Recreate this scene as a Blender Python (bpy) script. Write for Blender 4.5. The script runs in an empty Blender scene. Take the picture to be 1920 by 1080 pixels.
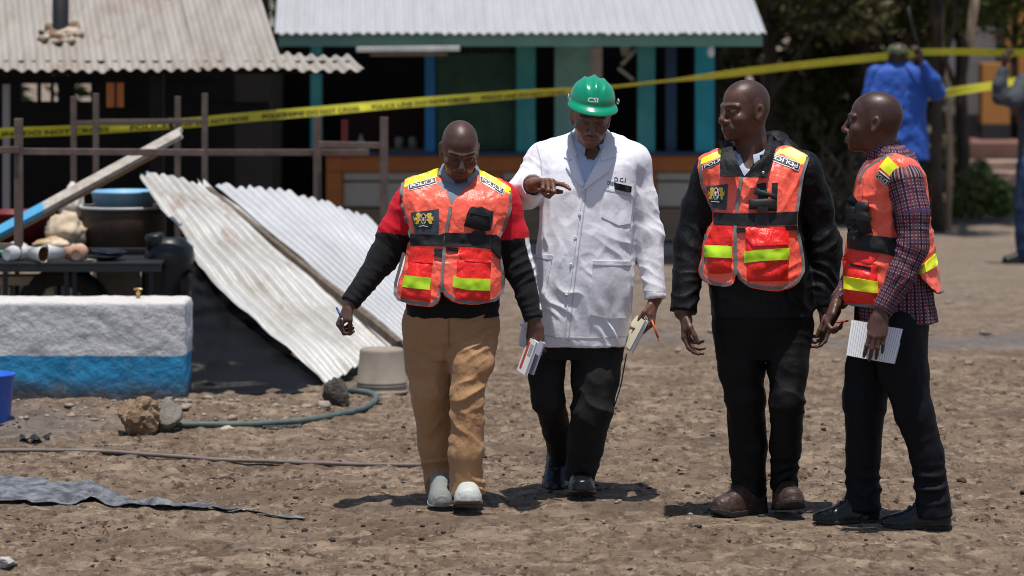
import bpy, bmesh, math, random
import numpy as np
from mathutils import Vector, Matrix
from mathutils.bvhtree import BVHTree

# ---------------------------------------------------------------- scene, camera, sky, sun
SC = bpy.context.scene
COL = SC.collection
random.seed(7)
RNG = np.random.default_rng(7)
H = 2.05            # camera height
F = 6000.0          # focal length in pixels of a 1920 px wide picture
HZ = 40.0           # picture row of the horizon

cam_d = bpy.data.cameras.new('camera')
cam = bpy.data.objects.new('camera', cam_d)
COL.objects.link(cam)
cam.location = (0, 0, H)
cam.rotation_euler = (math.radians(90), 0, 0)
cam_d.sensor_width = 36.0
cam_d.lens = F / 1920 * 36
cam_d.shift_y = -(540 - HZ) / 1920
cam_d.clip_start = 0.5
cam_d.clip_end = 3000
cam_d.dof.use_dof = True
cam_d.dof.focus_distance = 13.4
cam_d.dof.aperture_fstop = 2.9
SC.camera = cam

SUN_EL, SUN_AZ = 80.5, 172.0     # degrees; azimuth clockwise from +Y (away from the camera)
world = bpy.data.worlds.new('World')
SC.world = world
world.use_nodes = True
_nt = world.node_tree
_sky = _nt.nodes.new('ShaderNodeTexSky')
_sky.sky_type = 'NISHITA'
_sky.sun_disc = False
_sky.sun_elevation = math.radians(SUN_EL)
_sky.sun_rotation = math.radians(SUN_AZ)
_nt.links.new(_sky.outputs[0], _nt.nodes['Background'].inputs[0])
_nt.nodes['Background'].inputs[1].default_value = 0.085
sun_d = bpy.data.lights.new('sun', 'SUN')
sun_d.energy = 3.7
sun_d.angle = math.radians(0.55)
sun_d.color = (1.0, 0.955, 0.89)
sun = bpy.data.objects.new('sun', sun_d)
COL.objects.link(sun)
_el, _az = math.radians(SUN_EL), math.radians(SUN_AZ)
SUN_DIR = Vector((math.sin(_az) * math.cos(_el), math.cos(_az) * math.cos(_el), math.sin(_el)))
sun.rotation_euler = SUN_DIR.to_track_quat('Z', 'Y').to_euler()
sun.location = (0, 12, 30)
SC.view_settings.view_transform = 'Standard'
SC.view_settings.look = 'None'
SC.view_settings.exposure = 0.42
SC.view_settings.gamma = 1.0
SC.view_settings.use_curve_mapping = False
SC.render.engine = 'CYCLES'
SC.cycles.max_bounces = 6
SC.cycles.use_denoising = True
SC.cycles.denoiser = 'OPENIMAGEDENOISE'
SC.cycles.denoising_input_passes = 'RGB_ALBEDO_NORMAL'
SC.cycles.denoising_prefilter = 'ACCURATE'
SC.cycles.pixel_filter_type = 'BLACKMAN_HARRIS'
SC.cycles.filter_width = 1.0

# ---------------------------------------------------------------- helpers: places, objects, materials
def P(px, py, Y):
    """the point at distance Y seen at picture place (px, py) of the 1920x1080 photograph"""
    return np.array([(px - 960) * Y / F, Y, H - (py - HZ) * Y / F])

def GY(py):
    return H * F / (py - HZ)

def G(px, py):
    Y = GY(py)
    return np.array([(px - 960) * Y / F, Y, 0.0])

def unit(v):
    v = np.asarray(v, float)
    return v / (np.linalg.norm(v) + 1e-12)

def tag(o, label=None, cat=None, group=None, kind=None):
    if label: o['label'] = label
    if cat: o['category'] = cat
    if group: o['group'] = group
    if kind: o['kind'] = kind
    return o

def thing(name, label, cat, loc=(0, 0, 0), group=None, rotz=0.0):
    o = bpy.data.objects.new(name, None)
    o.empty_display_size = 0.1
    COL.objects.link(o)
    o.location = tuple(float(c) for c in loc)
    o.rotation_euler = (0, 0, rotz)
    return tag(o, label, cat, group)

def origin_of(o):
    """world origin of an object placed without rotation"""
    p = np.zeros(3)
    while o is not None:
        p += np.array(o.location)
        o = o.parent
    return p

def mesh_obj(name, verts, faces, mat, parent=None, smooth=False, local=False, mids=None, col=None, uv=None, loc=None):
    """ONE mesh object; verts in world coordinates unless local"""
    verts = np.asarray(verts, dtype=np.float64).reshape(-1, 3)
    if not local and parent is not None:
        verts = verts - origin_of(parent)
    if loc is not None:
        verts = verts - np.asarray(loc, float)
    me = bpy.data.meshes.new(name)
    if isinstance(faces, np.ndarray) and faces.ndim == 2:
        n, k = faces.shape
        me.vertices.add(len(verts))
        me.vertices.foreach_set('co', verts.astype(np.float32).ravel())
        me.loops.add(n * k)
        me.loops.foreach_set('vertex_index', faces.astype(np.int32).ravel())
        me.polygons.add(n)
        me.polygons.foreach_set('loop_start', np.arange(0, n * k, k, dtype=np.int32))
        me.update(calc_edges=True)
        me.validate()
    else:
        me.from_pydata([tuple(v) for v in verts.tolist()], [], [tuple(int(i) for i in f) for f in faces])
        me.update()
    mats = mat if isinstance(mat, (list, tuple)) else [mat]
    for m in mats:
        me.materials.append(m)
    if mids is not None and len(mids) == len(me.polygons):
        me.polygons.foreach_set('material_index', np.asarray(mids, dtype=np.int32))
    if smooth:
        me.polygons.foreach_set('use_smooth', np.ones(len(me.polygons), dtype=bool))
    if col is not None and len(col) == len(me.vertices):
        a = me.attributes.new('Col', 'FLOAT_COLOR', 'POINT')
        c = np.ones((len(col), 4), np.float32); c[:, :3] = col
        a.data.foreach_set('color', c.ravel())
    if uv is not None and len(uv) == len(me.vertices):
        a = me.attributes.new('fab', 'FLOAT_VECTOR', 'POINT')
        c = np.zeros((len(uv), 3), np.float32); c[:, :uv.shape[1]] = uv
        a.data.foreach_set('vector', c.ravel())
    o = bpy.data.objects.new(name, me)
    COL.objects.link(o)
    if loc is not None:
        o.location = tuple(float(c) for c in loc)
    if parent is not None:
        o.parent = parent
    return o

def rename_part(o, name):
    o.name = name

def copy_tree(o, parent=None):
    c = o.copy()
    COL.objects.link(c)
    if parent is not None:
        c.parent = parent
    for ch in list(o.children):
        copy_tree(ch, c)
    return c

class MB:
    """collects simple shapes into one mesh"""
    def __init__(s):
        s.v, s.f, s.m = [], [], []
    def add(s, v, f, m=0):
        b = len(s.v)
        s.v += [tuple(map(float, p)) for p in v]
        s.f += [tuple(i + b for i in q) for q in f]
        s.m += [m] * len(f)
    def box(s, c, size, rot=None, m=0, bev=0.0):
        sx, sy, sz = [d / 2 for d in size]
        b = min(bev, sx * .45, sy * .45, sz * .45)
        if b <= 0:
            v = [(x, y, z) for x in (-sx, sx) for y in (-sy, sy) for z in (-sz, sz)]
            f = [(0, 1, 3, 2), (4, 6, 7, 5), (0, 4, 5, 1), (2, 3, 7, 6), (0, 2, 6, 4), (1, 5, 7, 3)]
        else:
            bm = bmesh.new()
            bmesh.ops.create_cube(bm, size=1.0)
            for q in bm.verts:
                q.co = (q.co.x * 2 * sx, q.co.y * 2 * sy, q.co.z * 2 * sz)
            bmesh.ops.bevel(bm, geom=list(bm.edges), offset=b, segments=2, affect='EDGES', profile=0.5)
            bm.verts.index_update()
            v = [tuple(q.co) for q in bm.verts]
            f = [tuple(q.index for q in fc.verts) for fc in bm.faces]
            bm.free()
        v = np.array(v)
        if rot is not None:
            v = v @ np.asarray(rot).T
        s.add(v + np.asarray(c, float), f, m)
    def bar(s, a, b, w, h=None, up=(0, 0, 1), m=0, bev=0.0):
        """square bar from a to b"""
        h = w if h is None else h
        a, b = np.asarray(a, float), np.asarray(b, float)
        d = unit(b - a)
        up = np.asarray(up, float)
        if abs(np.dot(d, up)) > .95:
            up = np.array([0, 1.0, 0])
        x = unit(np.cross(up, d)); z = np.cross(d, x)
        R = np.stack([x, d, z], 1)
        s.box((a + b) / 2, (w, np.linalg.norm(b - a), h), R, m, bev)
    def tube(s, pts, r, n=10, m=0, caps=True):
        pts = [np.asarray(p, float) for p in pts]
        rs = r if isinstance(r, (list, tuple, np.ndarray)) else [r] * len(pts)
        v, f = [], []
        up = np.array([0, 0, 1.0])
        for i, p in enumerate(pts):
            d = unit(pts[min(i + 1, len(pts) - 1)] - pts[max(i - 1, 0)])
            if abs(np.dot(d, up)) > .93: up = np.array([0.13, 1.0, 0.05])
            x = unit(np.cross(up, d)); z = np.cross(d, x)
            up = z
            for k in range(n):
                a = 2 * math.pi * k / n
                v.append(p + rs[i] * (math.cos(a) * x + math.sin(a) * z))
        for i in range(len(pts) - 1):
            for k in range(n):
                f.append((i * n + k, i * n + (k + 1) % n, (i + 1) * n + (k + 1) % n, (i + 1) * n + k))
        if caps:
            f.append(tuple(reversed(range(n))))
            f.append(tuple((len(pts) - 1) * n + k for k in range(n)))
        s.add(v, f, m)
    def lathe(s, prof, c=(0, 0, 0), axis=(0, 0, 1), n=24, m=0, caps=False, sx=1.0):
        """prof: list of (radius, height)"""
        ax = unit(axis)
        t = np.array([1.0, 0, 0]) if abs(ax[0]) < .9 else np.array([0, 1.0, 0])
        x = unit(np.cross(t, ax)); y = np.cross(ax, x)
        v, f = [], []
        for (r, h) in prof:
            for k in range(n):
                a = 2 * math.pi * k / n
                v.append(np.asarray(c, float) + ax * h + r * (sx * math.cos(a) * x + math.sin(a) * y))
        for i in range(len(prof) - 1):
            for k in range(n):
                f.append((i * n + k, i * n + (k + 1) % n, (i + 1) * n + (k + 1) % n, (i + 1) * n + k))
        if caps:
            f.append(tuple(reversed(range(n))))
            f.append(tuple((len(prof) - 1) * n + k for k in range(n)))
        s.add(v, f, m)
    def build(s, name, mat, parent=None, smooth=False, **k):
        return mesh_obj(name, np.array(s.v), s.f, mat, parent, smooth, mids=s.m if isinstance(mat, (list, tuple)) else None, **k)

def rotz(a):
    c, s_ = math.cos(a), math.sin(a)
    return np.array([[c, -s_, 0], [s_, c, 0], [0, 0, 1.0]])

# ---------------------------------------------------------------- materials
_MATS = {}
def M(name, col, rough=0.7, var=0.0, vscale=8.0, bump=0.0, bscale=60.0, spec=0.4, sheen=0.0, metal=0.0, attr=False,
      stretch=None, col2=None, coat=0.0, detail=4.0, vsharp=None):
    """principled material with noise variation and bump from object coordinates"""
    if name in _MATS: return _MATS[name]
    m = bpy.data.materials.new(name)
    m.use_nodes = True
    nt = m.node_tree
    b = nt.nodes['Principled BSDF']
    b.inputs['Roughness'].default_value = rough
    b.inputs['Specular IOR Level'].default_value = spec
    b.inputs['Metallic'].default_value = metal
    b.inputs['Sheen Weight'].default_value = sheen
    b.inputs['Coat Weight'].default_value = coat
    tc = nt.nodes.new('ShaderNodeTexCoord')
    vec = tc.outputs['Object']
    if stretch:
        mp = nt.nodes.new('ShaderNodeMapping')
        mp.inputs['Scale'].default_value = stretch
        nt.links.new(vec, mp.inputs['Vector'])
        vec = mp.outputs['Vector']
    base = None
    if attr:
        at = nt.nodes.new('ShaderNodeAttribute'); at.attribute_name = 'Col'
        base = at.outputs['Color']
    if var > 0 or col2:
        n = nt.nodes.new('ShaderNodeTexNoise')
        n.inputs['Scale'].default_value = vscale
        n.inputs['Detail'].default_value = 6.0
        n.inputs['Roughness'].default_value = 0.62
        nt.links.new(vec, n.inputs['Vector'])
        r = nt.nodes.new('ShaderNodeMapRange')
        lo, hi = vsharp if vsharp else (0.3, 0.7)
        r.inputs['From Min'].default_value = lo
        r.inputs['From Max'].default_value = hi
        nt.links.new(n.outputs['Fac'], r.inputs['Value'])
        mx = nt.nodes.new('ShaderNodeMix'); mx.data_type = 'RGBA'
        nt.links.new(r.outputs['Result'], mx.inputs['Factor'])
        if base is not None:
            mm = nt.nodes.new('ShaderNodeMix'); mm.data_type = 'RGBA'; mm.blend_type = 'MULTIPLY'
            mm.inputs['Factor'].default_value = 1.0
            nt.links.new(base, mm.inputs['A'])
            mx.inputs['A'].default_value = (1 - var, 1 - var, 1 - var, 1)
            mx.inputs['B'].default_value = (1 + var, 1 + var, 1 + var, 1)
            nt.links.new(mx.outputs['Result'], mm.inputs['B'])
            base = mm.outputs['Result']
        else:
            c2 = col2 if col2 else tuple(min(1, c * (1 + var)) for c in col)
            c1 = col if col2 else tuple(c * (1 - var) for c in col)
            mx.inputs['A'].default_value = (*c1, 1)
            mx.inputs['B'].default_value = (*c2, 1)
            base = mx.outputs['Result']
    if base is not None:
        nt.links.new(base, b.inputs['Base Color'])
    else:
        b.inputs['Base Color'].default_value = (*col, 1)
    if bump > 0:
        n2 = nt.nodes.new('ShaderNodeTexNoise')
        n2.inputs['Scale'].default_value = bscale
        n2.inputs['Detail'].default_value = detail
        nt.links.new(vec, n2.inputs['Vector'])
        bp = nt.nodes.new('ShaderNodeBump')
        bp.inputs['Strength'].default_value = 1.0
        bp.inputs['Distance'].default_value = bump
        nt.links.new(n2.outputs['Fac'], bp.inputs['Height'])
        nt.links.new(bp.outputs['Normal'], b.inputs['Normal'])
    _MATS[name] = m
    return m

class NT:
    """small helper for hand made node materials"""
    def __init__(s, name):
        s.m = bpy.data.materials.new(name); s.m.use_nodes = True
        s.t = s.m.node_tree; s.b = s.t.nodes['Principled BSDF']
        s.obj = s.n('ShaderNodeTexCoord').outputs['Object']
    def n(s, kind, **k):
        nd = s.t.nodes.new(kind)
        for a, v in k.items():
            setattr(nd, a, v)
        return nd
    def l(s, a, b): s.t.links.new(a, b)
    def set(s, sock, v):
        if hasattr(v, 'is_output'): s.l(v, sock)
        else: sock.default_value = v
    def noise(s, scale, detail=5, vec=None, rough=.6, stretch=None):
        vec = vec or s.obj
        if stretch:
            mp = s.n('ShaderNodeMapping'); mp.inputs['Scale'].default_value = stretch
            s.l(vec, mp.inputs['Vector']); vec = mp.outputs['Vector']
        nd = s.n('ShaderNodeTexNoise')
        nd.inputs['Scale'].default_value = scale; nd.inputs['Detail'].default_value = detail
        nd.inputs['Roughness'].default_value = rough
        s.l(vec, nd.inputs['Vector'])
        return nd.outputs['Fac']
    def ramp(s, v, lo, hi, a=0.0, b=1.0):
        r = s.n('ShaderNodeMapRange')
        s.set(r.inputs['Value'], v)
        r.inputs['From Min'].default_value = lo; r.inputs['From Max'].default_value = hi
        r.inputs['To Min'].default_value = a; r.inputs['To Max'].default_value = b
        return r.outputs['Result']
    def mix(s, f, a, b, blend='MIX'):
        x = s.n('ShaderNodeMix'); x.data_type = 'RGBA'; x.blend_type = blend
        for k, v in (('Factor', f), ('A', a), ('B', b)):
            if isinstance(v, tuple) and len(v) == 3: v = (*v, 1)
            s.set(x.inputs[k], v)
        return x.outputs['Result']
    def math(s, op, a, b=0.0, c=None):
        x = s.n('ShaderNodeMath'); x.operation = op
        s.set(x.inputs[0], a); s.set(x.inputs[1], b)
        if c is not None: s.set(x.inputs[2], c)
        return x.outputs[0]
    def xyz(s, v=None):
        x = s.n('ShaderNodeSeparateXYZ'); s.l(v or s.obj, x.inputs[0])
        return x.outputs[0], x.outputs[1], x.outputs[2]
    def bump(s, h, dist):
        bp = s.n('ShaderNodeBump'); bp.inputs['Strength'].default_value = 1.0
        bp.inputs['Distance'].default_value = dist
        s.l(h, bp.inputs['Height']); s.l(bp.outputs['Normal'], s.b.inputs['Normal'])

# ---------------------------------------------------------------- numpy noise
def _hash(ix, iy, iz):
    n = (ix.astype(np.int64) * 374761393 + iy.astype(np.int64) * 668265263 + iz.astype(np.int64) * 1274126177) & 0xffffffff
    n = ((n ^ (n >> 13)) * 1274126177) & 0xffffffff
    n = n ^ (n >> 16)
    return (n & 0xffff).astype(np.float32) / 32767.5 - 1.0

def vnoise(p):
    p = np.asarray(p, np.float32)
    i = np.floor(p).astype(np.int64)
    f = p - i
    u = f * f * f * (f * (f * 6 - 15) + 10)
    r = 0
    for dx in (0, 1):
        wx = u[:, 0] if dx else 1 - u[:, 0]
        for dy in (0, 1):
            wy = u[:, 1] if dy else 1 - u[:, 1]
            for dz in (0, 1):
                wz = u[:, 2] if dz else 1 - u[:, 2]
                r = r + wx * wy * wz * _hash(i[:, 0] + dx, i[:, 1] + dy, i[:, 2] + dz)
    return r

def fbm(p, oct=4, gain=.5):
    a, s, r = 1.0, 1.0, 0
    for k in range(oct):
        r = r + a * vnoise(np.asarray(p) * s + 17.3 * k)
        a *= gain; s *= 2.03
    return r

def vnormals(v, q):
    a, b, c = v[q[:, 0]], v[q[:, 1]], v[q[:, 2]]
    if q.shape[1] == 4:
        n = np.cross(c - a, v[q[:, 3]] - b)
    else:
        n = np.cross(b - a, c - a)
    r = np.zeros_like(v)
    for k in range(3):
        acc = np.zeros(len(v))
        for j in range(q.shape[1]):
            acc += np.bincount(q[:, j], n[:, k], minlength=len(v))
        r[:, k] = acc
    return r / (np.linalg.norm(r, axis=1)[:, None] + 1e-12)

# ---------------------------------------------------------------- distance fields -> meshes
def axis(lo, hi, h, zones=(), hc=None):
    """grid lines: step h inside the zones (or everywhere), hc elsewhere"""
    if not zones:
        return np.arange(lo, hi + h, h)
    xs = [lo]
    while xs[-1] < hi:
        x = xs[-1]
        d = min([max(a - x, x - b, 0.0) for a, b in zones])
        xs.append(x + (h if d <= 0 else min(hc, h + d * .35)))
    return np.array(xs)

class SDF:
    def __init__(s, xs, ys, zs):
        s.ax = [np.asarray(a, np.float32) for a in (xs, ys, zs)]
        s.D = np.full([len(a) for a in s.ax], 0.5, np.float32)
    def _sl(s, lo, hi):
        sl = []
        for a, l, h in zip(s.ax, lo, hi):
            i, j = np.searchsorted(a, l), np.searchsorted(a, h)
            sl.append(slice(max(i - 1, 0), min(j + 1, len(a))))
        return tuple(sl)
    def _xyz(s, sl):
        return s.ax[0][sl[0]][:, None, None], s.ax[1][sl[1]][None, :, None], s.ax[2][sl[2]][None, None, :]
    def _merge(s, sl, d, k, op):
        A = s.D[sl]
        if op == 'u':
            if k > 0:
                h = np.clip(.5 + .5 * (A - d) / k, 0, 1)
                s.D[sl] = A * (1 - h) + d * h - k * h * (1 - h)
            else:
                s.D[sl] = np.minimum(A, d)
        elif op == 's':
            if k > 0:
                h = np.clip(.5 - .5 * (A + d) / k, 0, 1)
                s.D[sl] = A * (1 - h) - d * h + k * h * (1 - h)
            else:
                s.D[sl] = np.maximum(A, -d)
    def cone(s, a, b, ra, rb, k=0.0, op='u', flat_b=False, flat_a=False, sq=None):
        """round cone; flat_b cuts it square at b"""
        a, b = np.asarray(a, np.float32), np.asarray(b, np.float32)
        pad = max(ra, rb) + k + .015
        lo, hi = np.minimum(a, b) - pad, np.maximum(a, b) + pad
        sl = s._sl(lo, hi)
        if any(q.stop <= q.start for q in sl): return
        X, Y, Z = s._xyz(sl)
        ab = b - a
        L2 = float(ab @ ab) + 1e-12
        tt = ((X - a[0]) * ab[0] + (Y - a[1]) * ab[1] + (Z - a[2]) * ab[2]) / L2
        t = np.clip(tt, 0, 1)
        dx, dy, dz = X - a[0] - t * ab[0], Y - a[1] - t * ab[1], Z - a[2] - t * ab[2]
        if sq is not None:       # flattened section: (direction, factor)
            dr, fac = unit(sq[0]), sq[1]
            pr = dx * dr[0] + dy * dr[1] + dz * dr[2]
            d = np.sqrt(np.maximum(dx * dx + dy * dy + dz * dz + pr * pr * (fac * fac - 1), 0)) - (ra + (rb - ra) * t)
        else:
            d = np.sqrt(dx * dx + dy * dy + dz * dz) - (ra + (rb - ra) * t)
        L = math.sqrt(L2)
        if flat_b: d = np.maximum(d, (tt - 1) * L)
        if flat_a: d = np.maximum(d, -tt * L)
        s._merge(sl, d, k, op)
    def ell(s, c, r, R=None, k=0.0, op='u'):
        c, r = np.asarray(c, np.float32), np.asarray(r, np.float32)
        R = np.eye(3) if R is None else np.asarray(R)
        ext = np.abs(R) @ r if True else r
        pad = k + .012
        sl = s._sl(c - ext - pad, c + ext + pad)
        if any(q.stop <= q.start for q in sl): return
        X, Y, Z = s._xyz(sl)
        dx, dy, dz = X - c[0], Y - c[1], Z - c[2]
        q = [dx * R[0, i] + dy * R[1, i] + dz * R[2, i] for i in range(3)]
        k0 = np.sqrt((q[0] / r[0]) ** 2 + (q[1] / r[1]) ** 2 + (q[2] / r[2]) ** 2)
        k1 = np.sqrt((q[0] / r[0] ** 2) ** 2 + (q[1] / r[1] ** 2) ** 2 + (q[2] / r[2] ** 2) ** 2) + 1e-9
        d = k0 * (k0 - 1) / k1
        s._merge(sl, d.astype(np.float32), k, op)
    def fn(s, f, lo, hi, k=0.0, op='u'):
        sl = s._sl(lo, hi)
        if any(q.stop <= q.start for q in sl): return
        X, Y, Z = s._xyz(sl)
        s._merge(sl, f(X, Y, Z).astype(np.float32), k, op)
    def inter(s, f):
        X, Y, Z = s._xyz((slice(None),) * 3)
        s.D = np.maximum(s.D, f(X, Y, Z)).astype(np.float32)
    def mesh(s):
        """naive surface nets: vertices, quads"""
        D = s.D
        neg = D < 0
        nx, ny, nz = D.shape
        cnt = np.zeros((nx - 1, ny - 1, nz - 1), np.int8)
        for i in (0, 1):
            for j in (0, 1):
                for k in (0, 1):
                    cnt += neg[i:nx - 1 + i, j:ny - 1 + j, k:nz - 1 + k]
        act = (cnt > 0) & (cnt < 8)
        I, J, K = np.nonzero(act)
        N = len(I)
        idx = np.full(act.shape, -1, np.int32)
        idx[I, J, K] = np.arange(N)
        c = np.empty((N, 8), np.float32)
        off = [(i, j, k) for i in (0, 1) for j in (0, 1) for k in (0, 1)]
        for m, (i, j, k) in enumerate(off):
            c[:, m] = D[I + i, J + j, K + k]
        pos = np.zeros((N, 3), np.float32); num = np.zeros(N, np.float32)
        for a in range(8):
            for ax in range(3):
                if off[a][ax] == 0:
                    o2 = list(off[a]); o2[ax] = 1
                    b = off.index(tuple(o2))
                    cr = (c[:, a] < 0) != (c[:, b] < 0)
                    t = np.where(cr, c[:, a] / (c[:, a] - c[:, b] + 1e-12), 0)
                    for q in range(3):
                        pos[:, q] += cr * (off[a][q] + (t if q == ax else 0))
                    num += cr
        pos /= num[:, None]
        v = np.empty((N, 3))
        for q, (ind, A) in enumerate(zip((I, J, K), s.ax)):
            v[:, q] = A[ind] + pos[:, q] * (A[ind + 1] - A[ind])
        quads = []
        e = neg[:-1, 1:-1, 1:-1] != neg[1:, 1:-1, 1:-1]
        i, j, k = np.nonzero(e); j = j + 1; k = k + 1
        f = neg[i, j, k]
        q = np.stack([idx[i, j - 1, k - 1], idx[i, j, k - 1], idx[i, j, k], idx[i, j - 1, k]], 1)
        q[~f] = q[~f][:, ::-1]; quads.append(q)
        e = neg[1:-1, :-1, 1:-1] != neg[1:-1, 1:, 1:-1]
        i, j, k = np.nonzero(e); i = i + 1; k = k + 1
        f = neg[i, j, k]
        q = np.stack([idx[i - 1, j, k - 1], idx[i - 1, j, k], idx[i, j, k], idx[i, j, k - 1]], 1)
        q[~f] = q[~f][:, ::-1]; quads.append(q)
        e = neg[1:-1, 1:-1, :-1] != neg[1:-1, 1:-1, 1:]
        i, j, k = np.nonzero(e); i = i + 1; j = j + 1
        f = neg[i, j, k]
        q = np.stack([idx[i - 1, j - 1, k], idx[i, j - 1, k], idx[i, j, k], idx[i - 1, j, k]], 1)
        q[~f] = q[~f][:, ::-1]; quads.append(q)
        return v, np.concatenate(quads).astype(np.int32)

def poly_sd(poly, X, Z):
    """signed distance to a closed polygon (list of (x, z)); X, Z broadcast arrays"""
    X, Z = np.broadcast_arrays(X, Z)
    d = np.full(X.shape, 1e9)
    ins = np.zeros(X.shape, bool)
    n = len(poly)
    for i in range(n):
        ax, az = poly[i]; bx, bz = poly[(i + 1) % n]
        ex, ez = bx - ax, bz - az
        t = np.clip(((X - ax) * ex + (Z - az) * ez) / (ex * ex + ez * ez + 1e-12), 0, 1)
        d = np.minimum(d, (X - ax - t * ex) ** 2 + (Z - az - t * ez) ** 2)
        c = ((az > Z) != (bz > Z)) & (X < (bx - ax) * (Z - az) / (bz - az + 1e-12) + ax)
        ins ^= c
    d = np.sqrt(d)
    return np.where(ins, -d, d)

def resample(pts, n):
    pts = np.asarray(pts, float)
    s = np.r_[0, np.cumsum(np.linalg.norm(np.diff(pts, axis=0), axis=1))]
    t = np.linspace(0, s[-1], n)
    return np.stack([np.interp(t, s, pts[:, k]) for k in range(pts.shape[1])], 1)

def spline(pts, n):
    """Catmull-Rom through the points"""
    p = np.asarray(pts, float)
    if len(p) < 3: return resample(p, n)
    q = np.vstack([2 * p[0] - p[1], p, 2 * p[-1] - p[-2]])
    out = []
    m = 12
    for i in range(1, len(q) - 2):
        for t in np.linspace(0, 1, m, endpoint=False):
            a, b, c, d = q[i - 1], q[i], q[i + 1], q[i + 2]
            out.append(.5 * (2 * b + (c - a) * t + (2 * a - 5 * b + 4 * c - d) * t * t + (3 * b - a - 3 * c + d) * t ** 3))
    out.append(p[-1])
    return resample(out, n)

# ---------------------------------------------------------------- pieces sewn on to a surface
class Skin:
    """a surface that badges, tapes, pockets and letters are laid on"""
    def __init__(s, v, q):
        s.v, s.q = v, q
        s.bvh = BVHTree.FromPolygons([tuple(p) for p in v.tolist()], q.tolist())
    def hit(s, px, py, off):
        d = Vector(((px - 960) / F, 1.0, -(py - HZ) / F)).normalized()
        loc, nor, i, dist = s.bvh.ray_cast(Vector((0, 0, H)), d)
        if loc is None: return None
        n = nor if nor.dot(d) < 0 else -nor
        return np.array(loc) + np.array(n) * off, np.array(n)
    def grid(s, pts, off):
        """pts: (n, m, 2) picture places -> points on the surface, raised by off (array or number)"""
        n, m, _ = pts.shape
        D = np.full((n, m), np.nan)
        for i in range(n):
            for j in range(m):
                h = s.hit(pts[i, j, 0], pts[i, j, 1], 0.0)
                if h is not None: D[i, j] = h[0][1]
        bad = np.isnan(D)
        if bad.all(): return None
        med = np.median(D[~bad])
        bad |= np.abs(np.where(bad, med, D) - med) > .22
        if bad.all(): return None
        gi, gj = np.nonzero(~bad)
        for i, j in zip(*np.nonzero(bad)):
            D[i, j] = D[gi[k], gj[k]] if (k := np.argmin((gi - i) ** 2 + (gj - j) ** 2)) is not None else med
        for _ in range(2):
            E = np.pad(D, 1, mode='edge')
            st = np.stack([E[a:a + n, b:b + m] for a in range(3) for b in range(3)])
            D = np.median(st, 0) if _ == 0 else .5 * D + .5 * st.mean(0)
        out = np.stack([(pts[:, :, 0] - 960) * D / F, D, H - (pts[:, :, 1] - HZ) * D / F], 2)
        nr = np.cross(np.gradient(out, axis=0), np.gradient(out, axis=1))
        nr /= np.linalg.norm(nr, axis=2)[:, :, None] + 1e-12
        flip = (nr * (out - np.array([0, 0, H]))).sum(2) > 0
        nr[flip] *= -1
        return out + nr * np.broadcast_to(off, (n, m))[:, :, None]

def strip_px(top, bot, step=4.0, rows=None):
    """two picture polylines -> grid of picture places"""
    top, bot = np.asarray(top, float), np.asarray(bot, float)
    L = max(np.linalg.norm(np.diff(top, axis=0), axis=1).sum(), np.linalg.norm(np.diff(bot, axis=0), axis=1).sum())
    n = max(2, int(L / step) + 1)
    a, b = resample(top, n), resample(bot, n)
    m = rows or max(2, int(np.linalg.norm(a - b, axis=1).max() / step) + 1)
    t = np.linspace(0, 1, m)[None, :, None]
    return a[:, None, :] * (1 - t) + b[:, None, :] * t

def slab(grid, thick):
    """closed thin body from a grid of surface points (front face as given)"""
    n, m, _ = grid.shape
    du = np.gradient(grid, axis=0); dv = np.gradient(grid, axis=1)
    nr = np.cross(du, dv)
    nr /= np.linalg.norm(nr, axis=2)[:, :, None] + 1e-12
    view = grid - np.array([0, 0, H])
    flip = (nr * view).sum(2) > 0
    nr[flip] *= -1
    back = grid - nr * thick
    v = np.concatenate([grid.reshape(-1, 3), back.reshape(-1, 3)])
    N = n * m
    f = []
    for i in range(n - 1):
        for j in range(m - 1):
            a, b, c, d = i * m + j, (i + 1) * m + j, (i + 1) * m + j + 1, i * m + j + 1
            f.append((a, d, c, b)); f.append((N + a, N + b, N + c, N + d))
    # rim with its own vertices, so that the front keeps its own shading
    rim = [i * m for i in range(n)] + [(n - 1) * m + j for j in range(1, m)] + [i * m + m - 1 for i in range(n - 2, -1, -1)] + [j for j in range(m - 2, 0, -1)]
    b0 = len(v)
    K = len(rim)
    v = np.concatenate([v, v[rim], v[[N + r for r in rim]]])
    for k in range(K):
        k2 = (k + 1) % K
        f.append((b0 + k, b0 + k2, b0 + K + k2, b0 + K + k))
    return v, f

def sew(name, skin, top, bot, mat, parent, off=.003, thick=.006, step=4.0, puff=0.0, smooth=True, wob=0.0, mids=None):
    """a flat piece of cloth or tape sewn on between two picture polylines"""
    g = strip_px(top, bot, step)
    n, m, _ = g.shape
    o = np.full((n, m), off)
    if puff:
        a = np.sin(np.linspace(0, math.pi, n)) ** .5
        b = np.sin(np.linspace(0, math.pi, m)) ** .5
        o = o + puff * a[:, None] * b[None, :]
    if wob:
        pp = np.concatenate([g.reshape(-1, 2) / 14.0, np.zeros((n * m, 1))], 1)
        o = o + wob * fbm(pp, 2).reshape(n, m)
    pts = skin.grid(g, o)
    if pts is None: return None
    v, f = slab(pts, thick + (puff if puff else 0))
    return mesh_obj(name, v, f, mat, parent, smooth)

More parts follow.
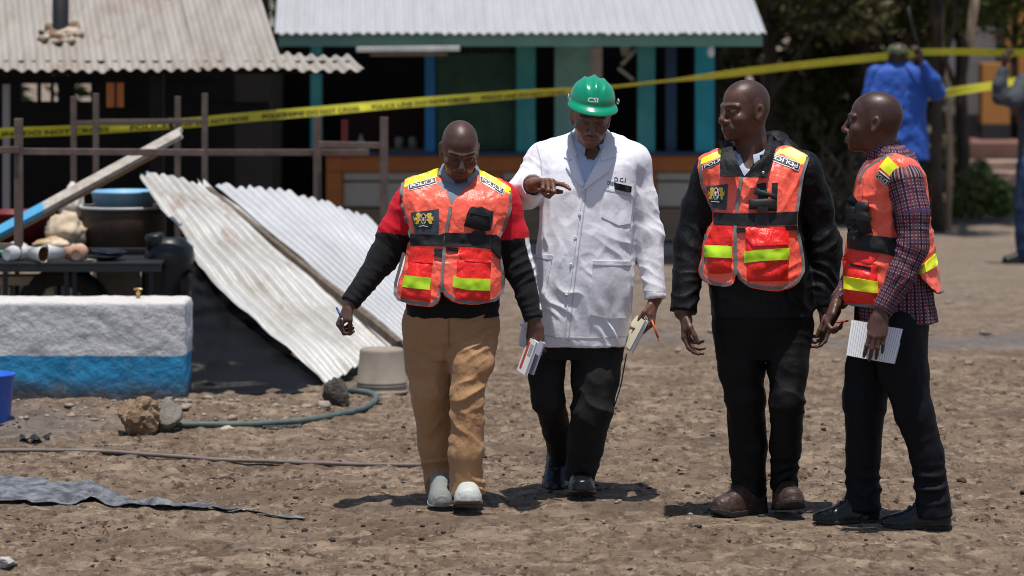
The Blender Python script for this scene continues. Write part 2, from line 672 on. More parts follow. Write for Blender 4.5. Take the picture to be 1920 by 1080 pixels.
def edge_tape(name, skin, line, width, mat, parent, off=.0025, thick=.005, step=4.0):
    """binding tape along a picture polyline"""
    p = resample(line, max(3, int(np.linalg.norm(np.diff(np.asarray(line, float), axis=0), axis=1).sum() / step)))
    t = np.gradient(p, axis=0)
    nrm = np.stack([-t[:, 1], t[:, 0]], 1)
    nrm /= np.linalg.norm(nrm, axis=1)[:, None] + 1e-9
    g = np.stack([p + nrm * width / 2, p, p - nrm * width / 2], 1)
    pts = skin.grid(g, off)
    if pts is None: return None
    v, f = slab(pts, thick)
    return mesh_obj(name, v, f, mat, parent, True)

def text_shape(txt, bold=0.0):
    cu = bpy.data.curves.new('letters', 'FONT')
    cu.body = txt
    cu.offset = bold
    cu.resolution_u = 3
    ob = bpy.data.objects.new('letters', cu)
    COL.objects.link(ob)
    dg = bpy.context.evaluated_depsgraph_get()
    me = bpy.data.meshes.new_from_object(ob.evaluated_get(dg))
    v = np.array([tuple(q.co) for q in me.vertices])
    f = [tuple(p.vertices) for p in me.polygons]
    bpy.data.objects.remove(ob); bpy.data.curves.remove(cu); bpy.data.meshes.remove(me)
    v[:, 0] -= v[:, 0].min(); v[:, 1] -= v[:, 1].min()
    w, h = v[:, 0].max(), v[:, 1].max()
    return v[:, 0] / w, v[:, 1] / h, f

def letters(name, skin, txt, quad, mat, parent, off=.0015, bold=0.012):
    """lettering laid into a picture quad (tl, tr, br, bl)"""
    u, w, f = text_shape(txt, bold)
    tl, tr, br, bl = [np.asarray(q, float) for q in quad]
    v = []
    last = None
    for a, b in zip(u, w):
        p = (bl * (1 - a) + br * a) * (1 - b) + (tl * (1 - a) + tr * a) * b
        h = skin.hit(p[0], p[1], off)
        if h is not None:
            last = h[0]; v.append(h[0])
        else:
            v.append(P(p[0], p[1], last[1] if last is not None else 13.4))
    return tag(mesh_obj(name, v, f, mat, parent), kind='stuff')

def blob(name, skin, polys, mats, parent, off=.006):
    """flat print: list of (material index, picture polygon), each a little above the one before"""
    v, f, m = [], [], []
    for k, (mi, poly) in enumerate(polys):
        poly = np.asarray(poly, float)
        c = poly.mean(0)
        ring = [skin.hit(p[0], p[1], off + .0006 * k) for p in list(poly) + [c]]
        if any(r is None for r in ring): continue
        b = len(v)
        v += [r[0] for r in ring]
        n = len(poly)
        for i in range(n):
            f.append((b + n, b + i, b + (i + 1) % n)); m.append(mi)
    if not v: return None
    return mesh_obj(name, v, f, mats, parent, mids=m)

# ---------------------------------------------------------------- ground
FEET = [(-.20, 13.25), (-.32, 13.5), (.28, 13.7), (.22, 14.1), (.95, 13.2), (1.13, 13.2), (1.35, 12.9), (1.7, 12.95)]
def gheight(x, y):
    x = np.asarray(x, float); y = np.asarray(y, float)
    sh = np.broadcast(x, y).shape
    x = np.broadcast_to(x, sh).ravel(); y = np.broadcast_to(y, sh).ravel()
    z0 = np.zeros_like(x)
    p = np.stack([x, y, z0], 1)
    h = .022 * fbm(p * np.array([.9, .55, 1]), 3)
    far = np.clip((24 - y) / 6, 0, 1) * np.clip((np.abs(x) < 5) * 1.0, 0, 1)
    r = 1 - 2.4 * np.abs(vnoise(p * np.array([4.2, 5.0, 1]) + 5))
    r2 = 1 - 2.4 * np.abs(vnoise(p * np.array([10, 13, 1]) + 15))
    h = h + far * (.011 * r + .0095 * r2 + .0065 * fbm(p * np.array([21, 27, 1]), 2))
    k = np.ones_like(x)
    for fx, fy in FEET:
        k = np.minimum(k, 1 - .92 * np.exp(-(((x - fx) / .22) ** 2 + ((y - fy) / .28) ** 2) ** 1.5))
    # loose earth heaped along the painted block
    heap = .05 * np.exp(-((y - 16.75) / .30) ** 2) * np.clip((-.9 - x) / .6, 0, 1) * (.6 + .5 * vnoise(p * np.array([4, 6, 1]) + 3))
    return ((h - .008) * k + heap).reshape(sh)

def ground_mat():
    t = NT('trampled_earth')
    x, y, z = t.xyz()
    big = t.noise(.7, 4, stretch=(.7, 1, 1))
    mid = t.noise(4.2, 6, stretch=(.65, 1, 1), rough=.66)
    fine = t.noise(17, 6, stretch=(.9, .5, 1), rough=.70)
    c = t.mix(t.ramp(mid, .36, .64), (0.153, 0.104, 0.070), (0.327, 0.241, 0.171))
    c = t.mix(t.ramp(big, .40, .66, 0, .8), c, (0.239, 0.176, 0.124))
    c = t.mix(t.ramp(fine, .48, .60, 0, .75), c, (0.102, 0.068, 0.045))  # dark flecks put the shade of small hollows into the colour
    c = t.mix(t.ramp(t.noise(30, 4, stretch=(.8, .36, 1), rough=.6), .575, .635, 0, .85), c, (0.052, 0.035, 0.024))
    c = t.mix(t.ramp(t.noise(8.5, 6, stretch=(.7, .8, 1), rough=.7), .54, .63, 0, .75), c, (0.414, 0.312, 0.224))
    c = t.mix(t.ramp(t.noise(44, 4, stretch=(.8, .36, 1), rough=.7), .57, .66, 0, .7), c, (0.451, 0.343, 0.248))
    c = t.mix(t.ramp(t.noise(1.6, 6, stretch=(.5, 1, 1), rough=.66), .51, .66, 0, .72), c, (0.124, 0.088, 0.062))
    # damp earth: a trickle across the yard and the wet corner by the block
    w = t.math('ADD', y, t.math('MULTIPLY', t.math('SUBTRACT', t.noise(.55, 3), .5), 3.2))
    wet1 = t.math('MULTIPLY', t.ramp(t.math('ABSOLUTE', t.math('SUBTRACT', w, 20.6)), .10, .55, 1, 0), t.ramp(x, .3, 1.0))
    dx = t.math('ADD', x, 2.65); dy = t.math('SUBTRACT', y, 16.1)
    rr = t.math('ADD', t.math('MULTIPLY', dx, dx), t.math('MULTIPLY', dy, dy))
    wet2 = t.ramp(t.math('ADD', rr, t.math('MULTIPLY', t.math('SUBTRACT', mid, .5), .5)), .05, .55, 1, 0)
    wet = t.math('MAXIMUM', wet1, t.math('MULTIPLY', wet2, .8))
    c = t.mix(t.math('MULTIPLY', wet, .5), c, (.15, .148, .152))
    far = t.ramp(y, 19, 27)
    c = t.mix(t.math('MULTIPLY', far, .6), c, (.275, .225, .18))
    t.l(c, t.b.inputs['Base Color'])
    t.l(t.ramp(wet, 0, 1, .95, .45), t.b.inputs['Roughness'])
    t.b.inputs['Specular IOR Level'].default_value = .2
    v = t.n('ShaderNodeTexVoronoi'); v.inputs['Scale'].default_value = 22
    mp = t.n('ShaderNodeMapping'); mp.inputs['Scale'].default_value = (.7, 1, 1)
    t.l(t.obj, mp.inputs[0]); t.l(mp.outputs[0], v.inputs['Vector'])
    h = t.math('MULTIPLY_ADD', v.outputs['Distance'], .35, t.math('ADD', fine, t.math('MULTIPLY', t.noise(120, 4, rough=.7), .35)))
    h = t.math('MULTIPLY_ADD', mid, 1.2, h)
    h = t.math('MULTIPLY_ADD', t.noise(58, 4, stretch=(.7, 1, 1), rough=.7), .55, h)
    t.bump(h, .036)
    return t.m

xs = np.concatenate([-np.geomspace(3.6, 500, 26)[::-1], np.arange(-3.57, 3.58, .030), np.geomspace(3.6, 500, 26)])
ys = np.concatenate([[-300, -40, 0, 5, 8, 10], np.arange(11, 19.5, .030), np.geomspace(19.53, 45, 90), np.geomspace(47, 1500, 24)])
X, Y = np.meshgrid(xs, ys, indexing='ij')
Z = gheight(X, Y)
nx, ny = X.shape
idx = np.arange(nx * ny).reshape(nx, ny)
q = np.stack([idx[:-1, :-1], idx[1:, :-1], idx[1:, 1:], idx[:-1, 1:]], -1).reshape(-1, 4)
ground = mesh_obj('ground', np.stack([X, Y, Z], -1).reshape(-1, 3), q, ground_mat(), None, True)
tag(ground, kind='structure')

# clods and grit lying loose on it
def clods(name, n, area, size, mat, seed):
    r = np.random.default_rng(seed)
    t = (1 + 5 ** .5) / 2
    iv = np.array([(-1, t, 0), (1, t, 0), (-1, -t, 0), (1, -t, 0), (0, -1, t), (0, 1, t), (0, -1, -t), (0, 1, -t), (t, 0, -1), (t, 0, 1), (-t, 0, -1), (-t, 0, 1)], float)
    iv /= np.linalg.norm(iv[0])
    fa = np.array([(0, 11, 5), (0, 5, 1), (0, 1, 7), (0, 7, 10), (0, 10, 11), (1, 5, 9), (5, 11, 4), (11, 10, 2), (10, 7, 6), (7, 1, 8),
                   (3, 9, 4), (3, 4, 2), (3, 2, 6), (3, 6, 8), (3, 8, 9), (4, 9, 5), (2, 4, 11), (6, 2, 10), (8, 6, 7), (9, 8, 1)])
    x = r.uniform(area[0], area[1], n); y = area[2] + (area[3] - area[2]) * r.uniform(0, 1, n) ** 1.1
    keep = vnoise(np.stack([x * 1.7, y * 1.1, x * 0], 1)) > r.uniform(-.9, .5, n)
    x, y = x[keep], y[keep]; n = len(x)
    s = size[0] + (size[1] - size[0]) * r.uniform(0, 1, n) ** 5
    z = gheight(x, y)
    v = iv[None] * (1 + r.uniform(-.35, .35, (n, 12, 1)))
    v = v * s[:, None, None] * np.stack([r.uniform(.8, 1.5, n), r.uniform(.8, 1.4, n), r.uniform(.4, .75, n)], 1)[:, None, :]
    a = r.uniform(0, 6.28, n)
    ca, sa = np.cos(a)[:, None], np.sin(a)[:, None]
    w = np.stack([v[:, :, 0] * ca - v[:, :, 1] * sa, v[:, :, 0] * sa + v[:, :, 1] * ca, v[:, :, 2]], 2)
    w += np.stack([x, y, z + s * .2], 1)[:, None, :]
    f = (fa[None] + (np.arange(n) * 12)[:, None, None]).reshape(-1, 3)
    o = mesh_obj(name, w.reshape(-1, 3), f, mat)
    return tag(o, kind='stuff')
CLOD = M('earth_clod', (.18, .135, .10), .95, .45, 30, .002, 180, col2=(.32, .255, .20))
CLODD = M('dark_clod', (.040, .030, .024), .95, .3, 40, .002, 200)
clods('soil_clods', 2200, (-2.6, 2.6, 11.5, 17.5), (.002, .013), CLOD, 3)
clods('dark_grit', 5200, (-2.6, 2.6, 11.5, 17.5), (.0018, .013), CLODD, 4)
clods('far_soil_clods', 900, (-3.4, 4.0, 17, 27), (.006, .04), CLOD, 5)
clods('loose_rubble', 700, (-2.9, -.95, 16.2, 16.95), (.008, .035), M('rubble', (.21, .168, .132), .95, .3, 30, .002, 120, col2=(.36, .295, .24)), 6)

# ---------------------------------------------------------------- corrugated iron
def zinc(name, base, dirt, amt, rust=0.0, metal=.25, rough=.42, streak=(1, 1, 1), scale=3.0):
    if name in _MATS: return _MATS[name]
    t = NT(name)
    n1 = t.noise(scale, 6, stretch=streak, rough=.65)
    c = t.mix(t.ramp(n1, .42, .72, 0, amt), base, dirt)
    n3 = t.noise(scale * 9, 4, rough=.6)
    c = t.mix(t.ramp(n3, .55, .75, 0, .35), c, tuple(.75 * q for q in base))
    if rust:
        n2 = t.noise(scale * .8, 5, rough=.7)
        c = t.mix(t.ramp(n2, .60 - rust * .12, .72, 0, .8), c, (.22, .12, .065))
    t.l(c, t.b.inputs['Base Color'])
    t.b.inputs['Metallic'].default_value = metal
    t.b.inputs['Roughness'].default_value = rough
    t.bump(t.noise(30, 4), .002)
    _MATS[name] = t.m
    return t.m

def corrugated(name, TL, TR, BR, BL, ridges, amp, mat, parent, rows=10, warp=None, per=8, thick=.0025):
    TL, TR, BR, BL = [np.asarray(p, float) for p in (TL, TR, BR, BL)]
    n = int(ridges * per) + 1
    u = np.linspace(0, 1, n)[:, None, None]; w = np.linspace(0, 1, rows)[None, :, None]
    g = (TL * (1 - u) + TR * u) * (1 - w) + (BL * (1 - u) + BR * u) * w
    nr = unit(np.cross(TR - TL, BL - TL))
    if nr[2] < 0: nr = -nr
    prof = amp * np.sin(2 * math.pi * ridges * u)
    prof = np.sign(prof) * np.abs(prof / amp) ** .8 * amp
    g = g + nr * prof
    if warp is not None:
        g = warp(g, u[:, :, 0], w[:, :, 0], nr)
    v, f = slab(g, thick)
    return mesh_obj(name, v, f, mat, parent, True)

# ---------------------------------------------------------------- main stall building with silver roof
WALLY, EAVEY = 28.2, 26.5
def wx(px, Y=WALLY): return (px - 960) * Y / F
def wz(py, Y=WALLY): return H - (py - HZ) * Y / F
bld = thing('stall_building', 'long market stall building with silver corrugated roof, green fascia board and turquoise posts', 'building', (wx(960), WALLY, 0))
ROOFM = zinc('silver_roof_iron', (.43, .435, .445), (.31, .305, .30), .5, 0, .15, .5, (6, .6, 1), 2.0)
ez = wz(63, EAVEY)
sl = math.tan(math.radians(19))
x0, x1 = wx(515, EAVEY), wx(1433, EAVEY)
run = 4.4
# roof sheets laid side by side along the eave, each a sheet one can pick out
nsh = 6
for k in range(nsh):
    a = x0 + (x1 - x0) * k / nsh; b = x0 + (x1 - x0) * (k + 1) / nsh + .02
    lean = -.05 * run
    dz = .003 * (k % 2)
    corrugated('roof_sheet', (a + lean, EAVEY + run, ez + run * sl + dz), (b + lean, EAVEY + run, ez + run * sl + dz), (b, EAVEY, ez + dz), (a, EAVEY, ez + dz),
               (x1 - x0) / nsh / .078, .010, ROOFM, bld, 8)
TEAL = M('teal_paint', (.055, .20, .175), .6, .3, 6, .001, 60, col2=(.11, .27, .235))
FASC = M('fascia_green_paint', (.13, .27, .225), .6, .15, 3, .001, 60, col2=(.19, .34, .28))
mb = MB(); mb.box(((x0 + x1) / 2 + .01, EAVEY + .06, wz(75, EAVEY + .06)), (x1 - x0 - .04, .025, .105)); mb.build('fascia_board', FASC, bld)
mb = MB(); mb.box((x1 - .04, EAVEY + .06 + 1.5, wz(75) + 1.5 * sl), (.025, 2.9, .1), np.array([[1, 0, 0], [0, math.cos(.33), -math.sin(.33)], [0, math.sin(.33), math.cos(.33)]])); mb.build('barge_board', FASC, bld)
# wall posts
TURQ = M('turquoise_paint', (.035, .31, .35), .55, .25, 5, .001, 60, col2=(.09, .40, .42), vsharp=(.45, .7))
CYAN = M('cyan_paint', (.02, .36, .46), .55, .2, 5, .001, 60)
BLUEP = M('blue_paint', (.015, .19, .48), .5, .2, 5, .001, 60)
DBLUE = M('deep_blue_paint', (.014, .055, .13), .5, .2, 5, .001, 60)
PTEAL = M('pale_teal_paint', (.20, .44, .42), .6, .2, 4, .001, 60)
for a, b, m_, yo in ((583, 604, TURQ, 0), (797, 816, BLUEP, 0), (968, 1004, TURQ, 0), (1040, 1106, PTEAL, .06), (1195, 1228, TURQ, 0), (1248, 1269, DBLUE, .08), (1303, 1339, CYAN, 0)):
    mb = MB(); zt = wz(60); zb = wz(292)
    mb.box(((wx(a) + wx(b)) / 2, WALLY + yo, (zt + zb) / 2), (wx(b) - wx(a), .09, zt - zb), bev=.004); mb.build('post', m_, bld)
OBEAM = M('orange_brown_paint', (.40, .12, .03), .6, .3, 6, .001, 70, col2=(.52, .17, .045))
BOARD = M('weathered_board', (.46, .41, .345), .9, .25, 4, .002, 60, stretch=(1, 4, 14), col2=(.60, .54, .47))
BOARDB = M('brown_board', (.27, .195, .13), .9, .25, 4, .002, 60, stretch=(1, 4, 14))
def wallbox(name, a, b, t_, bt, m_, d=.06, yo=0.0, bev=.003):
    mb = MB(); mb.box(((wx(a) + wx(b)) / 2, WALLY + yo, (wz(t_) + wz(bt)) / 2), (wx(b) - wx(a), d, wz(t_) - wz(bt)), bev=bev)
    return mb.build(name, m_, bld)
wallbox('window_ledge', 612, 1340, 284, 291, DBLUE, .14, -.02)
wallbox('frame_beam', 612, 1340, 292, 322, OBEAM, .09)
for a, b in ((612, 642), (918, 942), (1210, 1230), (1312, 1340)):
    wallbox('frame_upright', a, b, 323, 455, OBEAM, .085)
for a, b in ((643, 917), (943, 1209), (1231, 1311)):
    for t_, bt, m_ in ((324, 338, BOARD), (342, 387, BOARD), (391, 452, BOARDB)):
        wallbox('board', a + 1, b - 1, t_, bt, m_, .04, .01)
wallbox('plinth', 600, 1345, 456, 482, M('plinth_concrete', (.28, .26, .24), .9, .2, 5, .003, 40), .3, -.05)
# window openings: mesh, lattice, things inside
GREENM = M('green_mesh', (.055, .14, .10), .8, .3, 8)
mb = MB()
for k in range(13):
    xx = wx(824 + 11.6 * k); mb.bar((xx, WALLY + .05, wz(88)), (xx, WALLY + .05, wz(284)), .006)
for k in range(16):
    zz = wz(92 + 12.3 * k); mb.bar((wx(820), WALLY + .055, zz), (wx(966), WALLY + .055, zz), .006)
tag(mb.build('wire_mesh', M('mesh_wire', (.05, .10, .07), .6), bld), kind='stuff')
wallbox('green_curtain', 818, 967, 100, 284, GREENM, .02, .16)
DARK = M('shade_dark_wall', (.018, .014, .012), .95, .3, 3)  # near-black colour stands in for the shade of the closed inside
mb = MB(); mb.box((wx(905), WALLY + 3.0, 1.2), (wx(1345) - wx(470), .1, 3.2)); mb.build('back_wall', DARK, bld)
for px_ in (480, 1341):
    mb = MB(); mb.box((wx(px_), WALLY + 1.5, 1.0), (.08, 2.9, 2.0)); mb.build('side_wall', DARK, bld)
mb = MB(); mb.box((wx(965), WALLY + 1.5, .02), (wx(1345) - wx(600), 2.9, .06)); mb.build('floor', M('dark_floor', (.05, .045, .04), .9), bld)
mb = MB(); mb.box((wx(730), WALLY + .8, .6), (.9, .05, 1.4)); mb.build('partition', M('maroon_partition', (.035, .012, .012), .8), bld)
WHITET = M('white_timber', (.52, .50, .47), .7, .2, 8, .002, 60)
mb = MB(); mb.box((wx(1117), WALLY + .12, wz(120)), (.12, .02, .30)); mb.build('white_panel', WHITET, bld)
for (a, b) in (((1166, 122), (1194, 92)), ((1160, 128), (1188, 150))):
    mb = MB(); A_ = (wx(a[0]), WALLY + .1, wz(a[1])); B_ = (wx(b[0]), WALLY + .1, wz(b[1])); mb.bar(A_, B_, .08, .03); mb.build('brace', WHITET, bld)
mb = MB(); mb.bar((wx(1172), WALLY + .14, wz(84)), (wx(1176), WALLY + .14, wz(104)), .08, .03); mb.build('brace', WHITET, bld)
# torn ceiling board hanging under the fascia
t_ = thing('hanging_board', 'white strip of torn ceiling board hanging below the green fascia', 'board', P(765, 95, 26.3))
mb = MB(); mb.bar(P(668, 93, 26.3), P(862, 91, 26.3), .04, .045, bev=.006); mb.build('white_strip', WHITET, t_)
mb = MB(); mb.bar(P(694, 103, 26.34), P(838, 102, 26.34), .03, .022); mb.build('brown_strip', BOARDB, t_)
t_ = thing('bulb_holder', 'small white bulb holder hanging under the right end of the green fascia', 'lamp', P(1333, 88, 26.6))
mb = MB(); mb.lathe([(0, .05), (.018, .05), (.02, .0), (.03, -.03), (.03, -.06), (.015, -.085), (0, -.09)], P(1333, 88, 26.6)); mb.build('bulb', M('white_plastic', (.7, .7, .72), .4), t_, True)

# ---------------------------------------------------------------- nearer burnt shed with dirty roof on the left
SH = 21.7
shed = thing('burnt_shed', 'burnt open shed with a dirty corrugated roof and sooty inside darkened for its shade', 'building', P(250, HZ, SH) * np.array([1, 1, 0]))
SHROOF = zinc('dirty_roof_iron', (.33, .30, .265), (.22, .185, .15), .8, .42, .08, .62, (5, .8, 1), 1.6)
ez2 = H - (132 - HZ) * SH / F
yaw = -.19
def ev(px, back=0.0, up=0.0):
    """along the eave of the shed, back up the slope"""
    X_ = (px - 960) * SH / F
    return np.array([X_ + back * yaw, SH + back - (X_ + 2.4) * .05, ez2 + back * .345 + up])
edges = [-160, 20, 200, 372, 528]
for k in range(4):
    a, b = edges[k], edges[k + 1] + 6
    def wp(g, u, w, nr, k=k):
        p = g.reshape(-1, 3)
        d = .016 * fbm(p * np.array([2.2, 2.2, 2.2]) + 7 * k, 2)
        g = g + nr * d.reshape(g.shape[:2])[:, :, None]
        e = .03 * vnoise(np.stack([u[:, 0] * 7 + 31 * k, u[:, 0] * 0, u[:, 0] * 0], 1))
        g[:, -1, 1] += e
        return g
    corrugated('roof_sheet', ev(a, 3.6, .004 * (k % 2)), ev(b, 3.6, .004 * (k % 2)), ev(b, 0, .004 * (k % 2)), ev(a, 0, .004 * (k % 2)), (b - a) * SH / F / .092, .013, SHROOF, shed, 12, wp)
corrugated('roof_sheet', ev(523, .34), ev(664, .29, -.0), ev(683, -.02, .02), ev(523, 0), 160 * SH / F / .092, .013, SHROOF, shed, 6,
           lambda g, u, w, nr: g + nr * (.02 * fbm(g.reshape(-1, 3) * 3, 2)).reshape(g.shape[:2])[:, :, None])
mb = MB()
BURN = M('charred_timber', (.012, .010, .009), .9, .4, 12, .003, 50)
for px_ in (-120, 300):
    e_ = ev(px_, .25)
    mb2 = MB(); mb2.bar((e_[0], e_[1], 0), (e_[0], e_[1], e_[2] - .06), .09); mb2.build('post', BURN, shed)
a_, b_ = ev(-160, .2, -.05), ev(668, .2, -.05)
mb.bar(a_, b_, .05, .09); mb.build('eave_beam', BURN, shed)
SOOT_SHADE = M('soot_shade_board', (.007, .0055, .005), .95, .4, 4)  # burnt boards, blackened further to hold the shade under the roof
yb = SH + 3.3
# sooty, shade-darkened back wall with gaps of daylight
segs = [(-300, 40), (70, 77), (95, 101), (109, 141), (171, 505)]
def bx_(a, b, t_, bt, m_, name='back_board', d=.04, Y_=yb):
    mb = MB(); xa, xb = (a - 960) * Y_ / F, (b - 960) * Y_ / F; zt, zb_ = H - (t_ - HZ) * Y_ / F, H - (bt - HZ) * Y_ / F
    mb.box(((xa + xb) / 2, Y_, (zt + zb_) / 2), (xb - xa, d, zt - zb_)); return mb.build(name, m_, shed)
for a, b in segs: bx_(a, b, 156, 191, SOOT_SHADE)
bx_(-300, 505, -60, 157, SOOT_SHADE, 'back_board', .04, yb + .02); bx_(-300, 508, 190, 470, SOOT_SHADE, 'back_board', .04, yb + .02)
# things hung inside
bx_(200, 232, 155, 201, M('orange_sheet', (.50, .14, .03), .7), 'orange_cloth', .02, SH + .12)
bx_(215, 218, 150, 203, BURN, 'hanger', .01, SH + .10)
bx_(640, 652, 225, 300, M('dark_red_cloth', (.10, .008, .012), .8), 'red_cloth', .02, SH + .5)
for px_, w_ in ((12, .045),):
    mb = MB(); p_ = P(px_, 160, SH + .25); mb.bar((p_[0], p_[1], 0), (p_[0], p_[1], H - (158 - HZ) * p_[1] / F), w_); mb.build('inner_post', M('pale_post', (.30, .27, .25), .8), shed)
# stove pipe through the roof
cp = ev(122, .72)
ch = thing('stove_pipe', 'black stove pipe rising through the dirty roof out of a crumbling cement collar', 'chimney', cp)
mb = MB(); mb.lathe([(.058, -.3), (.058, .75), (.052, .75), (.052, -.3)], cp, n=20); mb.build('pipe', M('black_pipe', (.010, .010, .011), .6, .3, 8), ch, True)
g = SDF(np.arange(cp[0] - .3, cp[0] + .3, .014), np.arange(cp[1] - .45, cp[1] + .35, .014), np.arange(cp[2] - .25, cp[2] + .25, .014))
rr_ = random.Random(5)
for k in range(26):
    a = rr_.uniform(0, 6.28); r = rr_.uniform(.03, .17)
    dy_ = math.sin(a) * r * 1.2 - .06
    g.ell((cp[0] + math.cos(a) * r, cp[1] + dy_, cp[2] + dy_ * .345 + .025), (rr_.uniform(.02, .055), rr_.uniform(.03, .07), rr_.uniform(.015, .03)), None, .02)
v, q = g.mesh()
v = v + vnormals(v, q) * (.012 * fbm(v * 22, 3))[:, None]
mesh_obj('cement_collar', v, q, M('crumbling_cement', (.16, .10, .06), .95, .3, 14, .004, 60, col2=(.42, .36, .29), vsharp=(.42, .6)), ch, True)

# ---------------------------------------------------------------- foliage
def leaf_mesh(name, n, centres, size, mat, parent, seed, cols, squash=1.0, droop=.0):
    """leaf-sized faces through a set of clumps (x, y, z, rx, ry, rz)"""
    r = np.random.default_rng(seed)
    c = np.array(centres, float)
    vol = (c[:, 3] * c[:, 4] * c[:, 5]) ** .8
    k = r.choice(len(c), n, p=vol / vol.sum())
    d = r.normal(size=(n, 3)); d /= np.linalg.norm(d, axis=1)[:, None]
    rad = r.uniform(.35, 1.05, n) ** .6
    p = c[k, :3] + d * rad[:, None] * c[k, 3:]
    keep = vnoise(p * 2.3 + seed) > -.25
    p = p[keep]; n = len(p)
    a = r.normal(size=(n, 3)); a[:, 2] = a[:, 2] * .6 - droop; a /= np.linalg.norm(a, axis=1)[:, None]
    b = np.cross(a, r.normal(size=(n, 3))); b /= np.linalg.norm(b, axis=1)[:, None]
    s = size * r.uniform(.6, 1.5, n)[:, None]
    v = np.stack([p - a * s, p + b * s * .42, p + a * s * 1.1, p - b * s * .42], 1).reshape(-1, 3)
    f = np.arange(4 * n).reshape(-1, 4)
    col = np.array(cols)[r.integers(0, len(cols), n)] * r.uniform(.7, 1.3, (n, 1))
    return mesh_obj(name, v, f, mat, parent, col=np.repeat(col, 4, 0))

def leaf_mat():
    t = NT('foliage')
    at = t.n('ShaderNodeAttribute'); at.attribute_name = 'Col'
    t.l(at.outputs['Color'], t.b.inputs['Base Color'])
    t.b.inputs['Roughness'].default_value = .6
    t.b.inputs['Specular IOR Level'].default_value = .25
    tr = t.n('ShaderNodeBsdfTranslucent'); t.l(at.outputs['Color'], tr.inputs[0])
    mx = t.n('ShaderNodeMixShader'); mx.inputs[0].default_value = .3
    out = [n for n in t.t.nodes if n.type == 'OUTPUT_MATERIAL'][0]
    t.l(t.b.outputs[0], mx.inputs[1]); t.l(tr.outputs[0], mx.inputs[2]); t.l(mx.outputs[0], out.inputs[0])
    return t.m
LEAF = leaf_mat()
BARK = M('dark_bark', (.055, .042, .032), .95, .4, 14, .006, 40, stretch=(1, 1, .3))
PBARK = M('pale_bark', (.34, .25, .17), .9, .3, 12, .005, 40, stretch=(1, 1, .3))
GREENS = [(.080, .115, .024), (.055, .090, .020), (.115, .135, .030), (.038, .060, .016), (.12, .11, .040)]
DRYG = [(.11, .10, .040), (.070, .075, .026), (.14, .115, .060), (.045, .046, .018)]
def tree(name, label, px, Y, crown, n, size, seed, trunk_r=.08, cols=GREENS, trunk_h=2.2, bark=BARK, lean=0.0, limbs=4):
    b = np.array([(px - 960) * Y / F, Y, 0.0])
    t = thing('tree', label, 'tree', b, 'trees behind the yard')
    r = random.Random(seed)
    mb = MB()
    pts = [b + np.array([lean * k + r.uniform(-.04, .04), r.uniform(-.04, .04), trunk_h * k]) for k in (0, .25, .5, .75, 1.0)]
    pts[0] = b - np.array([0, 0, .05])
    mb.tube(pts, [trunk_r * (1.25 - .55 * k / 4) for k in range(5)], 9)
    for k in range(limbs):
        s0 = pts[2 + k % 3]
        c = crown[k % len(crown)]
        e_ = b + np.array(c[:3]) + np.array([r.uniform(-.2, .2), r.uniform(-.2, .2), 0])
        m_ = (s0 + e_) / 2 + np.array([r.uniform(-.15, .15), 0, r.uniform(0, .2)])
        mb.tube([s0, m_, e_], [trunk_r * .5, trunk_r * .35, trunk_r * .12], 6)
    mb.build('trunk', bark, t, True)
    cs = [(b[0] + c[0], b[1] + c[1], c[2], c[3], c[4], c[5]) for c in crown]
    leaf_mesh('crown', n, cs, size, LEAF, t, seed, cols, droop=.3)
    return t
R_ = random.Random(11)
def blobs(w, zlo, zhi, n, r, seed):
    q = random.Random(seed)
    return [(q.uniform(-w, w), q.uniform(-.8, .8), q.uniform(zlo, zhi), r * q.uniform(.7, 1.3), r * q.uniform(.7, 1.2), r * q.uniform(.55, .95)) for _ in range(n)]
def shade_canopy(w, seed, n=22, y0=-2.2, y1=1.2, zl=2.15, zh=4.2, r=.62, low=True):  # crowns reach forward above the view, added to shade the growth below
    q = random.Random(seed)
    c = [(q.uniform(-w, w), q.uniform(y0, y1), q.uniform(zl, zh), r * q.uniform(.7, 1.3), r * q.uniform(.7, 1.2), r * q.uniform(.45, .75)) for _ in range(n)]
    if low: c += [(q.uniform(-w, w), q.uniform(.2, 1.3), q.uniform(.3, 2.2), r * q.uniform(.6, 1.0), r * .6, r * q.uniform(.6, .9)) for _ in range(n // 2)]
    return c
tree('tree', 'dusty dark green tree right behind the end of the silver roof', 1440, 34.0, shade_canopy(.8, 1), 11000, .075, 21, .09, DRYG)
tree('tree', 'tall bushy dark green tree above the man in the blue jacket', 1610, 34.6, shade_canopy(.95, 2), 13000, .075, 22, .10, GREENS + DRYG)
tree('tree', 'bright green leafy tree behind the pale hanging branch', 1800, 34.8, shade_canopy(.75, 3, low=False, y0=-2.8), 11000, .065, 23, .07, GREENS, 2.4)
tree('tree', 'thin dark double trunk tree beside the small bush', 1758, 31.4, [(c[0], c[1] + 1.2, c[2], c[3], c[4], c[5]) for c in shade_canopy(.45, 4, 8, low=False, r=.45)], 3000, .06, 24, .058, GREENS, 2.6, BARK, .05)
tree('tree', 'pale crooked sapling beside the dark trunk near the small bush', 1776, 31.8, shade_canopy(.25, 5, 3, -.3, .3, 2.4, 3.2, .3, False), 500, .05, 25, .03, GREENS, 2.5, PBARK, -.03, 2)
tree('tree', 'olive green tree deep in the shade behind the black jacket', 1530, 37.0, shade_canopy(1.4, 6, 26, -1.5, 1.2), 15000, .085, 26, .10, DRYG)
bk = thing('dead_branch', 'pale bare branch hanging down above the yellow tape', 'branch', P(1822, 95, 30.6))
mb = MB(); mb.tube([P(1822, 96, 30.6), P(1819, 70, 30.6), P(1824, 30, 30.6), P(1830, -10, 30.6), P(1836, -80, 30.7), P(1834, -260, 31.5)], [.030, .042, .046, .050, .055, .06], 9); mb.build('limb', PBARK, bk, True)
